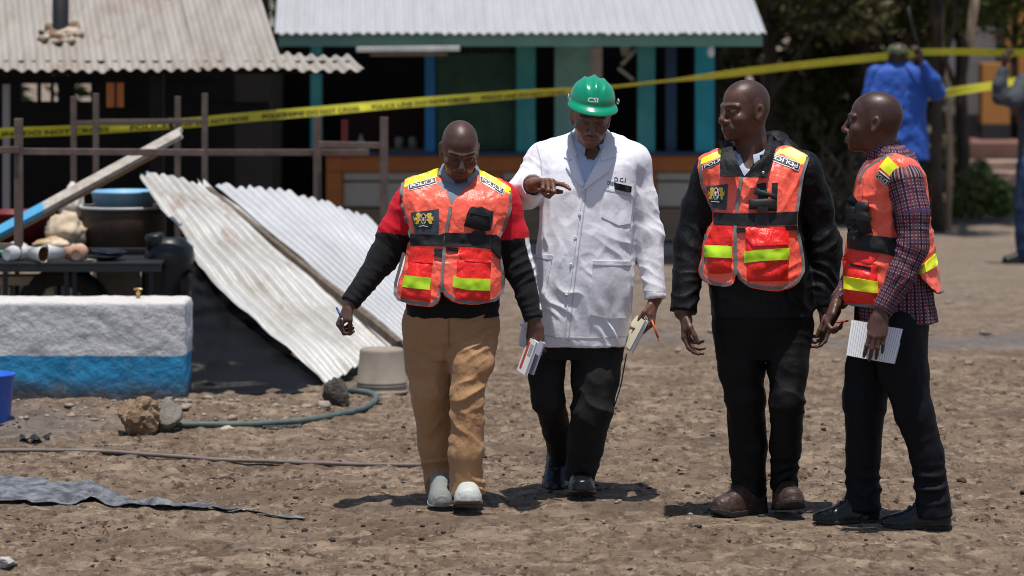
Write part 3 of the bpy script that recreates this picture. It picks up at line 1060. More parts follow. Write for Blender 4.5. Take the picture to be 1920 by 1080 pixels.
# dense growth further back, one mass
hv = [(2.0 + 1.0 * k + R_.uniform(-.3, .3), (40.5 if k < 4 else 45) + R_.uniform(-1, 1), z_, 1.1, .8, 1.0) for k in range(12) for z_ in (.7, 2.2, 3.7, 5.2)]
tag(leaf_mesh('far_thicket', 30000, hv, .13, LEAF, None, 31, [(.030, .045, .012), (.022, .032, .010), (.05, .055, .018)]), kind='stuff')
hv = [(-16 + 1.3 * k, 40 + R_.uniform(-1, 1), z_, 1.2, .8, 1.0) for k in range(14) for z_ in (.7, 2.2, 3.7)]
tag(leaf_mesh('far_thicket', 9000, hv, .13, LEAF, None, 32, [(.030, .045, .012), (.022, .032, .010), (.05, .055, .018)]), kind='stuff')
# heap of cut brushwood in the shade
bp_ = thing('brushwood_pile', 'heap of dry dark branches in the shade behind the black jacket', 'branches', G(1500, 418) * 1.0)
mb = MB(); q_ = random.Random(9)
for k in range(130):
    c_ = np.array([bp_.location[0] + q_.gauss(0, .55), bp_.location[1] + q_.uniform(-.4, .5), 0.0])
    a = q_.uniform(.5, 2.6); l_ = q_.uniform(.6, 1.5)
    d_ = np.array([math.cos(a) * .9, q_.uniform(-.3, .3), abs(math.sin(a)) * .8])
    mb.tube([c_, c_ + d_ * l_ * .5 + np.array([q_.uniform(-.06, .06), 0, q_.uniform(-.03, .06)]), c_ + d_ * l_], [.016, .012, .006], 5)
tag(mb.build('branches', M('dry_branch', (.085, .065, .048), .9, .4, 9), bp_), kind='stuff')
# small bush
bc = G(1838, 410)
bush = thing('bush', 'small round green bush on the bare earth near the right edge', 'bush', bc)
leaf_mesh('foliage', 5200, [(bc[0] + a, bc[1] + b, c, r, r, r * .9) for a, b, c, r in ((-.12, 0, .2, .22), (.12, .05, .24, .24), (-.02, -.1, .36, .2), (.22, 0, .16, .16), (-.24, .05, .12, .14), (0, 0, .52, .1))],
          .032, LEAF, bush, 41, [(.20, .25, .085), (.14, .19, .06), (.25, .29, .11), (.09, .13, .04)])
mb = MB()
for k in range(7):
    a = k * .9; mb.tube([bc, bc + np.array([math.cos(a) * .12, math.sin(a) * .1, .3])], [.012, .005], 5)
mb.build('stem', BARK, bush)

# ---------------------------------------------------------------- orange pillared building far right
FY = 39.0
fb = thing('veranda_building', 'far building with orange pillars, grey wall, black skirting and a red step', 'building', ((1880 - 960) * FY / F, FY, 0))
def fbx(name, a, b, t_, bt, m_, d=.2, yo=0.0):
    Y_ = FY + yo
    mb = MB(); xa, xb = (a - 960) * Y_ / F, (b - 960) * Y_ / F; zt, zb_ = H - (t_ - HZ) * Y_ / F, H - (bt - HZ) * Y_ / F
    mb.box(((xa + xb) / 2, Y_, (zt + zb_) / 2), (xb - xa, d, zt - zb_), bev=.006); return mb.build(name, m_, fb)
ORG = M('orange_wall_paint', (.42, .19, .045), .7, .15, 3)
GRW = M('grey_wall_paint', (.22, .21, .21), .8, .15, 3)
BSK = M('black_skirting_paint', (.020, .020, .024), .6, .15, 3)
fbx('wall', 1760, 2300, -300, 214, GRW, .15, .5)
fbx('skirting', 1760, 2300, 215, 262, BSK, .17, .49)
for a, b in ((1838, 1890), (1906, 1945)):
    fbx('pillar', a, b, 118 if a < 1900 else -300, 232, ORG, .3)
    fbx('pillar_base', a - 1, b + 1, 233, 262, BSK, .33)
fbx('pillar', 1884, 1893, -300, 110, ORG, .2, .05)
fbx('drainpipe', 1894, 1904, -300, 120, BSK, .08, .1)
fbx('veranda_floor', 1745, 2300, 263, 300, M('red_oxide_floor', (.17, .085, .07), .7, .2, 3), 1.6, -.35)
fbx('step', 1800, 2300, 301, 342, M('pink_slab', (.33, .225, .18), .85, .2, 3), .5, -1.5)
fbx('step', 1830, 2300, 322, 350, M('pink_slab', (.3, .2, .16), .85, .2, 3), .5, -2.1)

# ---------------------------------------------------------------- painted block, stones, hoses
BY = 17.3
def block_mat():
    t = NT('painted_block')
    x, y, z = t.xyz()
    n = t.noise(9, 4)
    e = t.math('ADD', z, t.math('MULTIPLY', t.math('SUBTRACT', n, .5), .022))
    rough = t.noise(55, 5, rough=.65)
    white = t.mix(t.ramp(t.noise(6, 6, rough=.7), .35, .7), (.50, .50, .51), (.60, .60, .60))
    blue = t.mix(t.ramp(t.noise(7, 5, rough=.7), .35, .7), (.022, .19, .37), (.035, .26, .48))
    c = t.mix(t.ramp(e, .2395, .2425), blue, white)
    c = t.mix(t.ramp(rough, .62, .74, 0, .55), c, (.16, .15, .14))
    gr = t.math('ADD', z, t.math('MULTIPLY', t.math('SUBTRACT', t.noise(11, 6, stretch=(1, 1, .6), rough=.75), .5), .20))
    c = t.mix(t.ramp(gr, .03, .13, .92, 0), c, (.075, .062, .052))
    chip = t.math('MULTIPLY', t.ramp(t.noise(17, 5, rough=.7), .60, .64), t.ramp(z, .36, .54, 0, 1))
    c = t.mix(t.math('MULTIPLY', chip, .75), c, (.21, .185, .16))
    run = t.ramp(t.noise(9, 4, stretch=(1, 1, .12), rough=.6), .58, .75, 0, .45)
    c = t.mix(run, c, (.30, .285, .265))
    edge = t.math('MULTIPLY', t.ramp(t.math('ABSOLUTE', t.math('SUBTRACT', e, .243)), .0, .012, 1, 0), t.ramp(t.noise(22, 4), .55, .65))
    c = t.mix(t.math('MULTIPLY', edge, .7), c, (.10, .09, .08))
    top = t.math('GREATER_THAN', z, .528)
    c = t.mix(t.math('MULTIPLY', top, .55), c, (.52, .47, .42))
    t.l(c, t.b.inputs['Base Color'])
    t.b.inputs['Roughness'].default_value = .8
    t.b.inputs['Specular IOR Level'].default_value = .25
    h = t.math('ADD', t.noise(45, 5, rough=.6), t.math('MULTIPLY', t.noise(16, 3), .8))
    t.bump(h, .006)
    return t.m
xr = (348 - 960) * BY / F
g = SDF(np.arange(xr - 1.25, xr + .05, .014), np.arange(BY - .05, BY + .42, .014), np.arange(-.08, .62, .014))
def bf(X, Y, Z):
    cx, cy, cz = xr - .62, BY + .18, .23
    qx, qy, qz = np.abs(X - cx) - (.62 - .022), np.abs(Y - cy) - (.18 - .022), np.abs(Z - cz) - (.306 - .022)
    o_ = np.sqrt(np.maximum(qx, 0) ** 2 + np.maximum(qy, 0) ** 2 + np.maximum(qz, 0) ** 2) + np.minimum(np.maximum(qx, np.maximum(qy, qz)), 0)
    return o_ - .022
g.fn(bf, (xr - 1.3, BY - .1, -.1), (xr + .1, BY + .5, .7))
v, q = g.mesh()
v = v + vnormals(v, q) * (.0045 * fbm(v * 9, 3) + .0022 * fbm(v * 33, 2))[:, None]
tag(mesh_obj('painted_block', v, q, block_mat(), None, True, loc=(xr - .62, BY + .18, 0)), 'rough cement wash block painted white above and blue below', 'cement block')
tp = thing('brass_tap', 'small brass tap standing on top of the white and blue block', 'tap', P(259, 557, BY + .2))
b_ = P(259, 560, BY + .2); BRASS = M('brass', (.62, .42, .14), .25, .15, 30, metal=.9)
mb = MB(); mb.lathe([(.014, -.02), (.012, .012), (.009, .016), (.009, .026), (.013, .03), (.013, .036), (.006, .04), (.005, .05)], b_, n=14); mb.build('tap_body', BRASS, tp, True)
mb = MB(); mb.bar(b_ + np.array([-.024, 0, .053]), b_ + np.array([.024, 0, .053]), .012, .009, bev=.003); mb.build('tap_handle', BRASS, tp, True)

def rock(name, label, c, r, mat, seed, facet=.0, cat='stone', n=3, rough=.02):
    bm = bmesh.new()
    bmesh.ops.create_icosphere(bm, subdivisions=4, radius=1.0)
    v = np.array([tuple(q.co) for q in bm.verts]); f = [tuple(q.index for q in fc.verts) for fc in bm.faces]
    bm.free()
    rr = np.random.default_rng(seed)
    pl = rr.normal(size=(9 + n, 3)); pl /= np.linalg.norm(pl, axis=1)[:, None]
    off = rr.uniform(.50, .88, len(pl))
    for a, o_ in zip(pl, off):
        d = v @ a - o_
        k = d > 0
        v[k] -= a[None] * (d[k] * .96)[:, None]
    v = v / np.abs(v).max(0)
    d = fbm(v * 2.2 + seed, 3) * .08 + fbm(v * 7 + seed, 3) * .05 + rough * (1 - 2 * np.abs(vnoise(v * 4.5 + seed))) + rough * .5 * vnoise(v * 14)
    v = v * (1 + d[:, None])
    v = v * np.asarray(r)
    c = np.array(c, float)
    o = mesh_obj(name, v + c, f, mat, None, rough < .05, loc=c)
    return tag(o, label, cat)
RK1 = M('ochre_rock', (.17, .10, .055), .95, .5, 22, .006, 70, col2=(.25, .18, .12), vsharp=(.38, .62))
RK2 = M('grey_stone', (.13, .115, .095), .95, .3, 25, .004, 80, col2=(.26, .235, .20))
RK3 = M('dark_lump', (.060, .052, .044), .95, .4, 20, .004, 80)
p_ = G(255, 822); rock('rock', 'jagged brown rock lying in front of the painted block', (p_[0], p_[1] + .10, .095), (.110, .10, .110), RK1, 3, rough=.10)
p_ = G(309, 815); rock('stone', 'rounded grey stone beside the jagged brown rock', (p_[0], p_[1] + .09, .085), (.080, .08, .092), RK2, 14)
p_ = G(632, 770); rock('cement_lump', 'dark broken cement lump at the lower corner of the fallen iron sheet', (p_[0], p_[1] + .08, .075), (.080, .075, .092), RK3, 8, cat='cement lump', rough=.06)
p_ = G(429, 772); rock('stone', 'small flat dark stone on bare earth right of the painted block', (p_[0], p_[1] + .03, .012), (.06, .04, .028), RK3, 9)
p_ = G(12, 1062); rock('stone', 'pale flat stone in the lower left corner', (p_[0] - .01, p_[1] + .03, .012), (.045, .05, .022), M('pale_stone', (.36, .34, .32), .9, .2, 20), 12)
p_ = G(1150, 868)

def on_ground(pts, lift):
    pts = spline(pts, 90)
    z = gheight(pts[:, 0], pts[:, 1])
    z = np.convolve(np.pad(z, 12, mode='edge'), np.ones(25) / 25, 'valid') + .003
    return np.stack([pts[:, 0], pts[:, 1], z + lift], 1)
def hose(name, label, pix, r, mat):
    pts = on_ground([G(*q)[:2] for q in pix], r * .8)
    mb = MB(); mb.tube(list(pts), r, 10)
    o = mb.build(name, mat, None, True, loc=pts[len(pts) // 2])
    return tag(o, label, 'hose')
hose('hose', 'thin brown hose lying straight across the yard in front of the stones', [(-60, 853), (60, 855), (200, 855), (330, 858), (430, 862), (540, 865), (640, 869), (720, 871), (786, 873), (830, 876)], .0105,
     M('brown_hose', (.15, .118, .105), .6, .25, 12))
hose('hose', 'faded green garden hose curling round the cement lump', [(325, 808), (420, 806), (510, 801), (590, 793), (650, 783), (690, 770), (706, 756), (694, 746), (668, 741), (640, 738)], .0165,
     M('green_hose', (.045, .075, .070), .6, .25, 9, col2=(.115, .14, .132)))
# strip of grey plastic sheeting
top = [(-60, 899), (0, 903), (60, 908), (120, 911), (140, 909), (165, 912), (190, 920), (250, 932), (330, 944), (430, 951), (520, 956), (572, 959)]
bot = [(-60, 948), (0, 946), (60, 946), (120, 944), (160, 944), (210, 947), (250, 947), (330, 952), (430, 955), (470, 956), (520, 960), (574, 962)]
n_ = 70; m_ = 9
a = resample(top, n_); b = resample(bot, n_)
gr = np.zeros((n_, m_, 3))
for i in range(n_):
    for j in range(m_):
        t_ = j / (m_ - 1)
        p_ = a[i] * (1 - t_) + b[i] * t_
        gr[i, j] = G(p_[0], p_[1])
hh = gheight(gr[:, :, 0], gr[:, :, 1])
pp = gr.reshape(-1, 3) * np.array([5, 5, 0])
cr = (1 - 2 * np.abs(vnoise(pp + 3))).reshape(n_, m_)
fade = np.clip((560 - a[:, 0]) / 300, .1, 1)[:, None]
gr[:, :, 2] = hh + .008 + fade * (.011 * np.maximum(cr, 0) + .008 * np.linspace(0, 1, m_)[None, :] * (1 + vnoise(pp * 1.7).reshape(n_, m_)))
v, f = slab(gr, .003)
tag(mesh_obj('plastic_sheet', v, f, M('grey_plastic_sheet', (.055, .056, .061), .40, .35, 14, .002, 30, .5, col2=(.19, .192, .20), vsharp=(.4, .62)), None, True, loc=gr[n_ // 3, m_ // 2]),
    'crumpled grey strip of plastic sheeting lying on the earth at the lower left', 'plastic sheet')
# black scrap
c_ = G(63, 834)
n_, m_ = 22, 8
gr = np.zeros((n_, m_, 3))
for i in range(n_):
    for j in range(m_):
        u_ = i / (n_ - 1); t_ = j / (m_ - 1)
        gr[i, j] = c_ + np.array([(u_ - .5) * .15, (t_ - .3) * .08, .008 + .028 * abs(math.sin(u_ * 7.5 + t_ * 1.2)) + .01 * t_])
v, f = slab(gr, .003)
tag(mesh_obj('rubber_scrap', v, f, M('black_scrap', (.014, .013, .013), .5, .3, 30), None, True, loc=c_), 'small curled black scrap of rubber on the earth below the block', 'scrap')
t_ = None
# twisted dark rag by the green hose
c_ = G(530, 803)
gr = np.zeros((16, 5, 3))
for i in range(16):
    for j in range(5):
        gr[i, j] = c_ + np.array([(i / 15 - .5) * .2, (j / 4 - .5) * .05, .006 + .008 * abs(math.sin(i * .9 + j))])
v, f = slab(gr, .003)
tag(mesh_obj('rag', v, f, M('dark_rag', (.035, .038, .045), .8, .3, 30), None, True, loc=c_), 'flat dark rag lying along the green hose', 'rag')

# upside down bucket
bc_ = G(714, 741); bc_[1] += .13
bk = thing('bucket', 'dusty grey bucket turned upside down beside the iron sheets', 'bucket', bc_)
BKM = M('dusty_bucket', (.21, .172, .135), .8, .25, 7, .001, 60, stretch=(1, 1, .5), col2=(.31, .265, .215))
mb = MB(); mb.lathe([(.142, 0), (.146, .004), (.145, .014), (.138, .018), (.138, .040), (.141, .043), (.138, .047), (.137, .056), (.1395, .059), (.136, .063), (.122, .228), (.119, .240), (.112, .244), (.108, .240), (.0, .241)], bc_, n=40)
mb.build('bucket_shell', BKM, bk, True)
bb = thing('bucket', 'bright blue plastic bucket cut off by the left edge', 'bucket', np.array([(-22 - 960) * 16.3 / F, 16.3, 0]))
bl_ = np.array(bb.location)
mb = MB(); mb.lathe([(0, .0), (.105, 0), (.11, .004), (.131, .245), (.137, .247), (.137, .257), (.129, .257), (.106, .01), (0, .008)], bl_, n=36)
mb.build('bucket_shell', M('blue_plastic', (.022, .115, .58), .35, .1, 6, spec=.5), bb, True)

# ---------------------------------------------------------------- fallen iron sheets, timber, tank
IRON1 = zinc('old_iron_sheet', (.43, .425, .41), (.28, .26, .22), .95, .22, .12, .48, (1, 1, 1), 3.2)
IRON2 = zinc('bright_iron_sheet', (.46, .47, .49), (.33, .33, .33), .6, 0, .15, .42, (1, 1, 1), 2.4)
def warp1(g, u, w, nr):
    bow = .10 * np.sin(math.pi * w) * (1 - u) ** 2
    g = g - np.array([1.0, 0, .9]) * bow[:, :, None] * .55
    e = (.05 * vnoise(np.stack([u[:, 0] * 9, u[:, 0] * 0, u[:, 0] * 0], 1)) + .03 * vnoise(np.stack([u[:, 0] * 31, u[:, 0] * 0 + 4, u[:, 0] * 0], 1)))
    d = unit(g[0, 0] - g[0, -1])
    g[:, 0] += d * e[:, None]
    dent = .018 * fbm(g.reshape(-1, 3) * 3.2, 3).reshape(g.shape[:2])
    g = g + nr * dent[:, :, None]
    el = .02 * vnoise(np.stack([w[0] * 7, w[0] * 0 + 9, w[0] * 0], 1))
    g[0] += np.array([1, 0, .6]) * el[:, None]
    return g
sh1 = corrugated('iron_sheet', P(256, 318, 19.5), P(388, 342, 19.9), P(742, 642, 18.7), P(606, 726, 17.98) + np.array([0, 0, .012]), 8.5, .018, IRON1, None, 30, warp1)
tag(sh1, 'dented yellowish corrugated iron sheet with a torn top edge leaning down to the ground', 'iron sheet', 'fallen corrugated iron sheets')
def warp2(g, u, w, nr):
    dent = .012 * fbm(g.reshape(-1, 3) * 2.6 + 8, 3).reshape(g.shape[:2])
    e = .03 * vnoise(np.stack([u[:, 0] * 17, u[:, 0] * 0 + 2, u[:, 0] * 0], 1))
    d = unit(g[0, 0] - g[0, -1])
    g[:, 0] += d * e[:, None]
    return g + nr * (dent + .05 * np.sin(math.pi * u) * (1 - w))[:, :, None]
sh2 = corrugated('iron_sheet', P(402, 346, 20.1), P(690, 410, 20.7), P(905, 640, 19.5), P(756, 640, 18.9), 15.5, .015, IRON2, None, 24, warp2)
tag(sh2, 'bright silver corrugated iron sheet lying behind the yellowish one', 'iron sheet', 'fallen corrugated iron sheets')
tb = MB(); tb.bar(P(388, 356, 19.85), P(748, 646, 18.55), .042, .05, bev=.004)
tag(tb.build('timber', M('brown_timber', (.075, .05, .032), .9, .4, 8, .003, 40, stretch=(3, 3, 1), col2=(.17, .135, .10)), None, loc=P(560, 520, 19.3)), 'long brown timber lying between the two fallen iron sheets', 'timber')
tk = thing('water_tank', 'big black plastic water tank half hidden below the fallen iron sheets', 'water tank', ((425 - 960) * 19.9 / F, 19.9, 0))
tc = np.array(tk.location)
prof = [(0, 0), (.42, 0), (.45, .02)]
for k in range(5):
    z_ = .05 + .085 * k
    prof += [(.45, z_), (.463, z_ + .015), (.463, z_ + .045), (.45, z_ + .06)]
prof += [(.44, .49), (.39, .54), (.27, .57), (.14, .58), (.135, .60), (0, .60)]
BTANK = M('black_tank_plastic', (.006, .006, .007), .42, .2, 8, spec=.4)
mb = MB(); mb.lathe(prof, tc, n=48); mb.build('tank_body', BTANK, tk, True)
# added black film standing in for a tank's ribbed, shaded side
ed = resample([(300, 470, 19.0), (322, 470, 18.9), (392, 556, 18.75), (470, 628, 18.4), (540, 688, 18.15), (598, 734, 17.99)], 60)
gl = resample([(345, 744), (400, 742), (470, 742), (540, 741), (604, 736)], 60)
gr = np.zeros((60, 48, 3))
for i in range(60):
    a = P(*ed[i]) + np.array([.10, .10, -.01]); b = G(*gl[i]); b[1] += .03
    for j in range(48):
        t_ = j / 47
        gr[i, j] = a * (1 - t_) + b * t_
pp = gr.reshape(-1, 3)
gr[:, :, 1] += (.05 * np.abs(vnoise(pp * np.array([5, 3, 9]))) + .02 * vnoise(pp * np.array([9, 9, 30]))).reshape(60, 48)
gr[:, :, 1] += .016 * np.sin(gr[:, :, 2] * 2 * math.pi / .085)
gr[:, :, 2] = np.maximum(gr[:, :, 2], .004)
v, f = slab(gr, .003)
tag(mesh_obj('tank_stand_in', v, f, M('black_stand_in_film', (.0026, .0026, .003), .50, .2, 8, .003, 25, .12), None, True, loc=gr[30, 24]), 'added black film standing in for a ribbed tank below the leaning yellowish iron sheet', 'plastic sheet')
# second black drum nearer, with its lid lip
dr = thing('plastic_drum', 'shiny black plastic drum with a thick rim standing behind the black table', 'drum', P(318, 600, 18.9) * np.array([1, 1, 0]))
dc = np.array(dr.location)
mb = MB(); mb.lathe([(0, 0), (.13, 0), (.145, .02), (.15, .3), (.145, .62), (.15, .66), (.14, .72), (.10, .755), (.09, .77), (0, .775)], dc, n=36); mb.build('drum_body', BTANK, dr, True)
mb = MB(); mb.lathe([(.05, 0), (.058, .01), (.058, .09), (.05, .10), (0, .10)], dc + np.array([-.07, -.05, .70]), (-.15, -.1, 1), 20); mb.build('drum_neck', BTANK, dr, True)

# ---------------------------------------------------------------- rusty frames
RUST = M('rusty_steel', (.075, .050, .042), .75, .4, 10, .002, 90, col2=(.16, .115, .095))
def frame(label, posts, rails, Y0, w, foot=-.02):
    c = P(posts[0][0], HZ, Y0)
    t = thing('steel_frame', label, 'steel frame', (c[0], Y0, 0), 'rusty frames of burnt stalls')
    for px_, top_, dy in posts:
        a = P(px_, top_, Y0 + dy); mb = MB()
        mb.bar((a[0], a[1], foot), a, w, bev=.003); mb.build('post', RUST, t)
    for a, b, dy in rails:
        mb = MB(); mb.bar(P(a[0], a[1], Y0 + dy), P(b[0], b[1], Y0 + dy), w * .8, w * .8, bev=.003); mb.build('rail', RUST, t)
    return t
frame('rusty steel frame with a thick post right behind the paper cups', [(35, 222, 0), (-140, 222, 0)], [((-140, 283), (36, 281), -.03), ((36, 284), (384, 286), .02), ((36, 462), (-140, 462), .0)], 18.66, .048, H - (491 - HZ) * 18.55 / F)
frame('rusty steel frame of two thick posts behind the bright iron sheet', [(595, 220, 0), (720, 220, -.1)], [((597, 271), (722, 273), -.08), ((384, 286), (692, 286), .04)], 21.1, .052)
frame('rusty steel frame of four thin posts with a high rail under the shed eave', [(138, 181, 0), (180, 175, -.5), (333, 181, 0), (384, 175, -.5)],
      [((140, 231), (334, 229), .0), ((180, 228), (384, 227), -.5), ((318, 222), (334, 300), .03)], 21.0, .037)

# ---------------------------------------------------------------- diagonal plank and clutter on the left
pl = thing('plank', 'long peeling plank, pale blue at its lower end, lying slantwise over the frame', 'plank', P(170, 335, 19.2))
def plank_mat():
    t = NT('peeling_plank')
    x, y, z = t.xyz()
    n = t.noise(14, 5, rough=.7)
    s_ = t.math('ADD', x, t.math('MULTIPLY', t.math('SUBTRACT', n, .5), .22))
    white = t.mix(t.ramp(t.noise(20, 5, rough=.7), .4, .65), (.46, .42, .37), (.30, .25, .21))
    blue = t.mix(t.ramp(n, .62, .7), (.06, .30, .52), (.33, .20, .12))
    t.l(t.mix(t.ramp(s_, -.27, -.23), blue, white), t.b.inputs['Base Color'])
    t.b.inputs['Roughness'].default_value = .75
    t.bump(t.noise(60, 4), .002)
    return t.m
A_, B_ = P(-60, 462, 19.0), P(338, 246, 19.05)
d_ = unit(B_ - A_); up_ = np.array([0, -.5, .85]); x_ = unit(np.cross(up_, d_)); z_ = np.cross(d_, x_)
n_, m_ = 50, 7
gr = np.zeros((n_, m_, 3))
for i in range(n_):
    for j in range(m_):
        s_ = (j / (m_ - 1) - .5) * .082
        e_ = .02 * vnoise(np.array([[j * 1.7, 3, 0]]))[0] if i == n_ - 1 else 0
        gr[i, j] = A_ + (B_ - A_) * (i / (n_ - 1)) + x_ * s_ + d_ * e_
v, f = slab(gr, .028)
mesh_obj('plank_board', v, f, plank_mat(), pl)
mb = MB(); mb.bar(A_ + x_ * .0 - z_ * .05, B_ - d_ * .14 - z_ * .05, .022, .05); mb.build('plank_batten', M('bare_batten', (.33, .20, .11), .8, .3, 12), pl)

TY = 18.55
tz = H - (491 - HZ) * TY / F
tbx0, tbx1 = (-120 - 960) * TY / F, (302 - 960) * TY / F
tb = thing('metal_table', 'black steel table covered with paper cups and burnt plates', 'table', ((tbx0 + tbx1) / 2, TY + .3, 0))
BLKST = M('black_steel', (.016, .016, .018), .45, .3, 10, .001, 60)
mb = MB(); mb.box(((tbx0 + tbx1) / 2, TY + .3, tz - .012), (tbx1 - tbx0, .62, .02), bev=.004); mb.build('tabletop', BLKST, tb)
mb = MB(); mb.bar((tbx0, TY, tz - .04), (tbx1, TY, tz - .04), .03, .035); mb.build('apron', BLKST, tb)
for px_, dy in ((10, .02), (32, .58), (125, .02), (140, .04), (165, .58), (240, .58), (284, .02)):
    X_ = (px_ - 960) * (TY + dy) / F
    mb = MB(); mb.bar((X_, TY + dy, 0), (X_, TY + dy, tz - .02), .026); mb.build('leg', BLKST, tb)
# things on the table: cups lying on their sides
CUPW = M('white_paper', (.82, .81, .78), .6, .08, 20)
CUPP = M('peach_paper', (.60, .36, .24), .6, .1, 20)
CUPIN = M('brown_cup_inside', (.16, .055, .02), .5)
CUPY = M('yellow_cup_inside', (.42, .40, .12), .5)
def cup(px, py, ax, mat, inner, label, sc=1.0, dy=.08):
    r0, r1, L_ = .024 * sc, .036 * sc, .078 * sc
    c = P(px, py, TY + dy)
    c[2] = tz + r1 * .92
    ax = unit(ax)
    t = thing('paper_cup', label, 'paper cup', (c[0], c[1], tz), 'paper cups on the black table')
    mb = MB(); mb.lathe([(0, -L_ / 2 + .006), (r0 - .002, -L_ / 2 + .006), (r0, -L_ / 2), (r1, L_ / 2), (r1 + .0025, L_ / 2 + .001), (r1 + .001, L_ / 2 + .004), (r1 - .002, L_ / 2)], c, ax, 24)
    mb.build('cup_wall', mat, t, True)
    mb = MB(); mb.lathe([(r1 - .0022, L_ / 2 - .001), (r0 - .002, -L_ / 2 + .009), (0, -L_ / 2 + .009)], c, ax, 24); mb.build('cup_inside', inner, t, True)
cup(22, 480, (.45, .9, .1), CUPW, CUPY, 'white paper cup at the left end of the row, its base turned this way', 1.35)
cup(54, 480, (-.9, -.42, .05), CUPW, CUPY, 'white paper cup with a yellow mouth, second from the left', 1.3, .14)
cup(70, 481, (.80, -.60, .0), CUPW, CUPIN, 'white paper cup with its brown mouth facing out', 1.3, .04)
cup(104, 480, (-.90, -.42, .1), CUPW, CUPY, 'white paper cup lying between the brown mouthed and the peach cups', 1.35)
cup(124, 479, (.9, .4, 0), CUPP, CUPIN, 'peach paper cup nested behind the third white cup', 1.25, .15)
cup(146, 480, (.1, .95, .12), CUPP, CUPIN, 'peach paper cup at the right end of the row, base turned this way', 1.3)
def plate(px, py, dy, r, mat, label, tilt=(0, 0, 1), lift=0.0):
    c = P(px, py, TY + dy); c[2] = tz + .004 + lift
    mb = MB(); mb.lathe([(0, 0), (r * .6, 0), (r, .018), (r + .003, .021), (r - .002, .022), (r * .6, .005), (0, .005)], c, tilt, 30)
    return tag(mb.build('plate', mat, None, True, loc=c), label, 'plate', 'plates on the black table')
plate(196, 488, .14, .105, M('burnt_plate', (.012, .012, .013), .35, .2, 20), 'black burnt plate right of the paper cups')
plate(205, 484, .18, .10, M('burnt_plate2', (.016, .016, .017), .3, .2, 20), 'black plate stacked on the burnt plate', (.05, -.05, 1), .026)
plate(82, 462, .42, .10, M('steel_plate', (.45, .45, .47), .25, .1, 20, metal=.9), 'shiny steel plate behind the paper cups', (.0, -.12, 1), .02)
c_ = P(172, 490, TY + .05)
rock('food_scrap', 'pale crumbs of burnt food beside the peach cup', (c_[0], c_[1], tz + .006), (.035, .02, .009), M('food_scrap', (.42, .36, .28), .9, .3, 30), 4, cat='food scrap')
ol = thing('green_lid', 'flat green plastic lid at the left edge of the black table', 'lid', P(5, 458, TY + .45))
mb = MB(); c_ = P(2, 458, TY + .45); c_[2] = tz + .012; mb.lathe([(0, .03), (.09, .03), (.10, .024), (.10, 0), (.095, 0), (0, 0)], c_, n=28); mb.build('lid_disc', M('green_lid_plastic', (.01, .22, .11), .4), ol, True)
# back shelf rail with second table behind
t2 = thing('metal_table', 'long black steel bench behind the paper cup table', 'table', P(150, HZ, 19.4) * np.array([1, 1, 0]))
z2 = H - (466 - HZ) * 19.3 / F
mb = MB(); mb.bar(P(-80, 468, 19.3), P(310, 470, 19.3), .05, .03, bev=.004); mb.build('front_rail', BLKST, t2)
mb = MB(); a = P(-80, 466, 19.6); b = P(300, 466, 19.6); mb.box(((a[0] + b[0]) / 2, 19.62, z2 - .03), (b[0] - a[0], .56, .02)); mb.build('bench_top', BLKST, t2)
for px_ in (-60, 110, 270):
    X_ = (px_ - 960) * 19.35 / F; mb = MB(); mb.bar((X_, 19.36, 0), (X_, 19.36, z2 - .03), .03); mb.build('leg', BLKST, t2)
z2t = z2 - .018
# sooty pot, torn paper sack, basin, tub
pot = thing('cooking_drum', 'big charred brown cooking drum with a dented pale rim on the bench', 'drum', (*P(232, 455, 19.68)[:2], z2t))
pc = np.array(pot.location)
mb = MB(); mb.lathe([(0, 0), (.245, 0), (.26, .02), (.262, .2), (.258, .245), (.25, .245), (.25, .04), (0, .03)], pc, n=40)
mb.build('drum_wall', M('charred_brown', (.025, .016, .011), .6, .5, 5, .002, 30, col2=(.075, .042, .022)), pot, True)
mb = MB(); mb.lathe([(.258, .238), (.272, .243), (.272, .256), (.256, .256)], pc, n=40); mb.build('drum_rim', M('pale_rim', (.50, .50, .50), .5, .2, 10), pot, True)
bs = thing('plastic_tub', 'light blue plastic tub standing inside the charred cooking drum', 'tub', pc + np.array([.0, .02, .16]))
bsc = np.array(bs.location)
mb = MB(); mb.lathe([(0, 0), (.15, 0), (.20, .17), (.212, .175), (.212, .187), (.196, .187), (.15, .02), (0, .015)], bsc, n=36); mb.build('tub_shell', M('light_blue_plastic', (.14, .36, .58), .4, .15, 5, col2=(.30, .50, .68)), bs, True)
def sack(name, label, c, r, mat, seed, cat):
    bm = bmesh.new(); bmesh.ops.create_icosphere(bm, subdivisions=4, radius=1.0)
    v = np.array([tuple(q.co) for q in bm.verts]); f = [tuple(q.index for q in fc.verts) for fc in bm.faces]; bm.free()
    top_ = v[:, 2] > .15
    v[top_, :2] *= (1 - .45 * (v[top_, 2] - .15))[:, None]
    v = v * (1 + .16 * fbm(v * 2.1 + seed, 2)[:, None] + .10 * (1 - 2 * np.abs(vnoise(v * 3.4 + seed)))[:, None] + .06 * (1 - 2 * np.abs(vnoise(v * 8 + seed)))[:, None])
    v[:, 2] = np.maximum(v[:, 2], -.8)
    v = v * np.asarray(r) + np.asarray(c)
    return tag(mesh_obj(name, v, f, mat, None, True, loc=c), label, cat)
PAPER = M('brown_paper', (.44, .33, .22), .85, .2, 10, .002, 60, col2=(.56, .46, .35))
c_ = P(122, 425, 19.5); sack('paper_sack', 'torn brown paper sack beside the charred drum', (c_[0], 19.5, z2t + .105), (.12, .11, .135), PAPER, 3, 'sack')
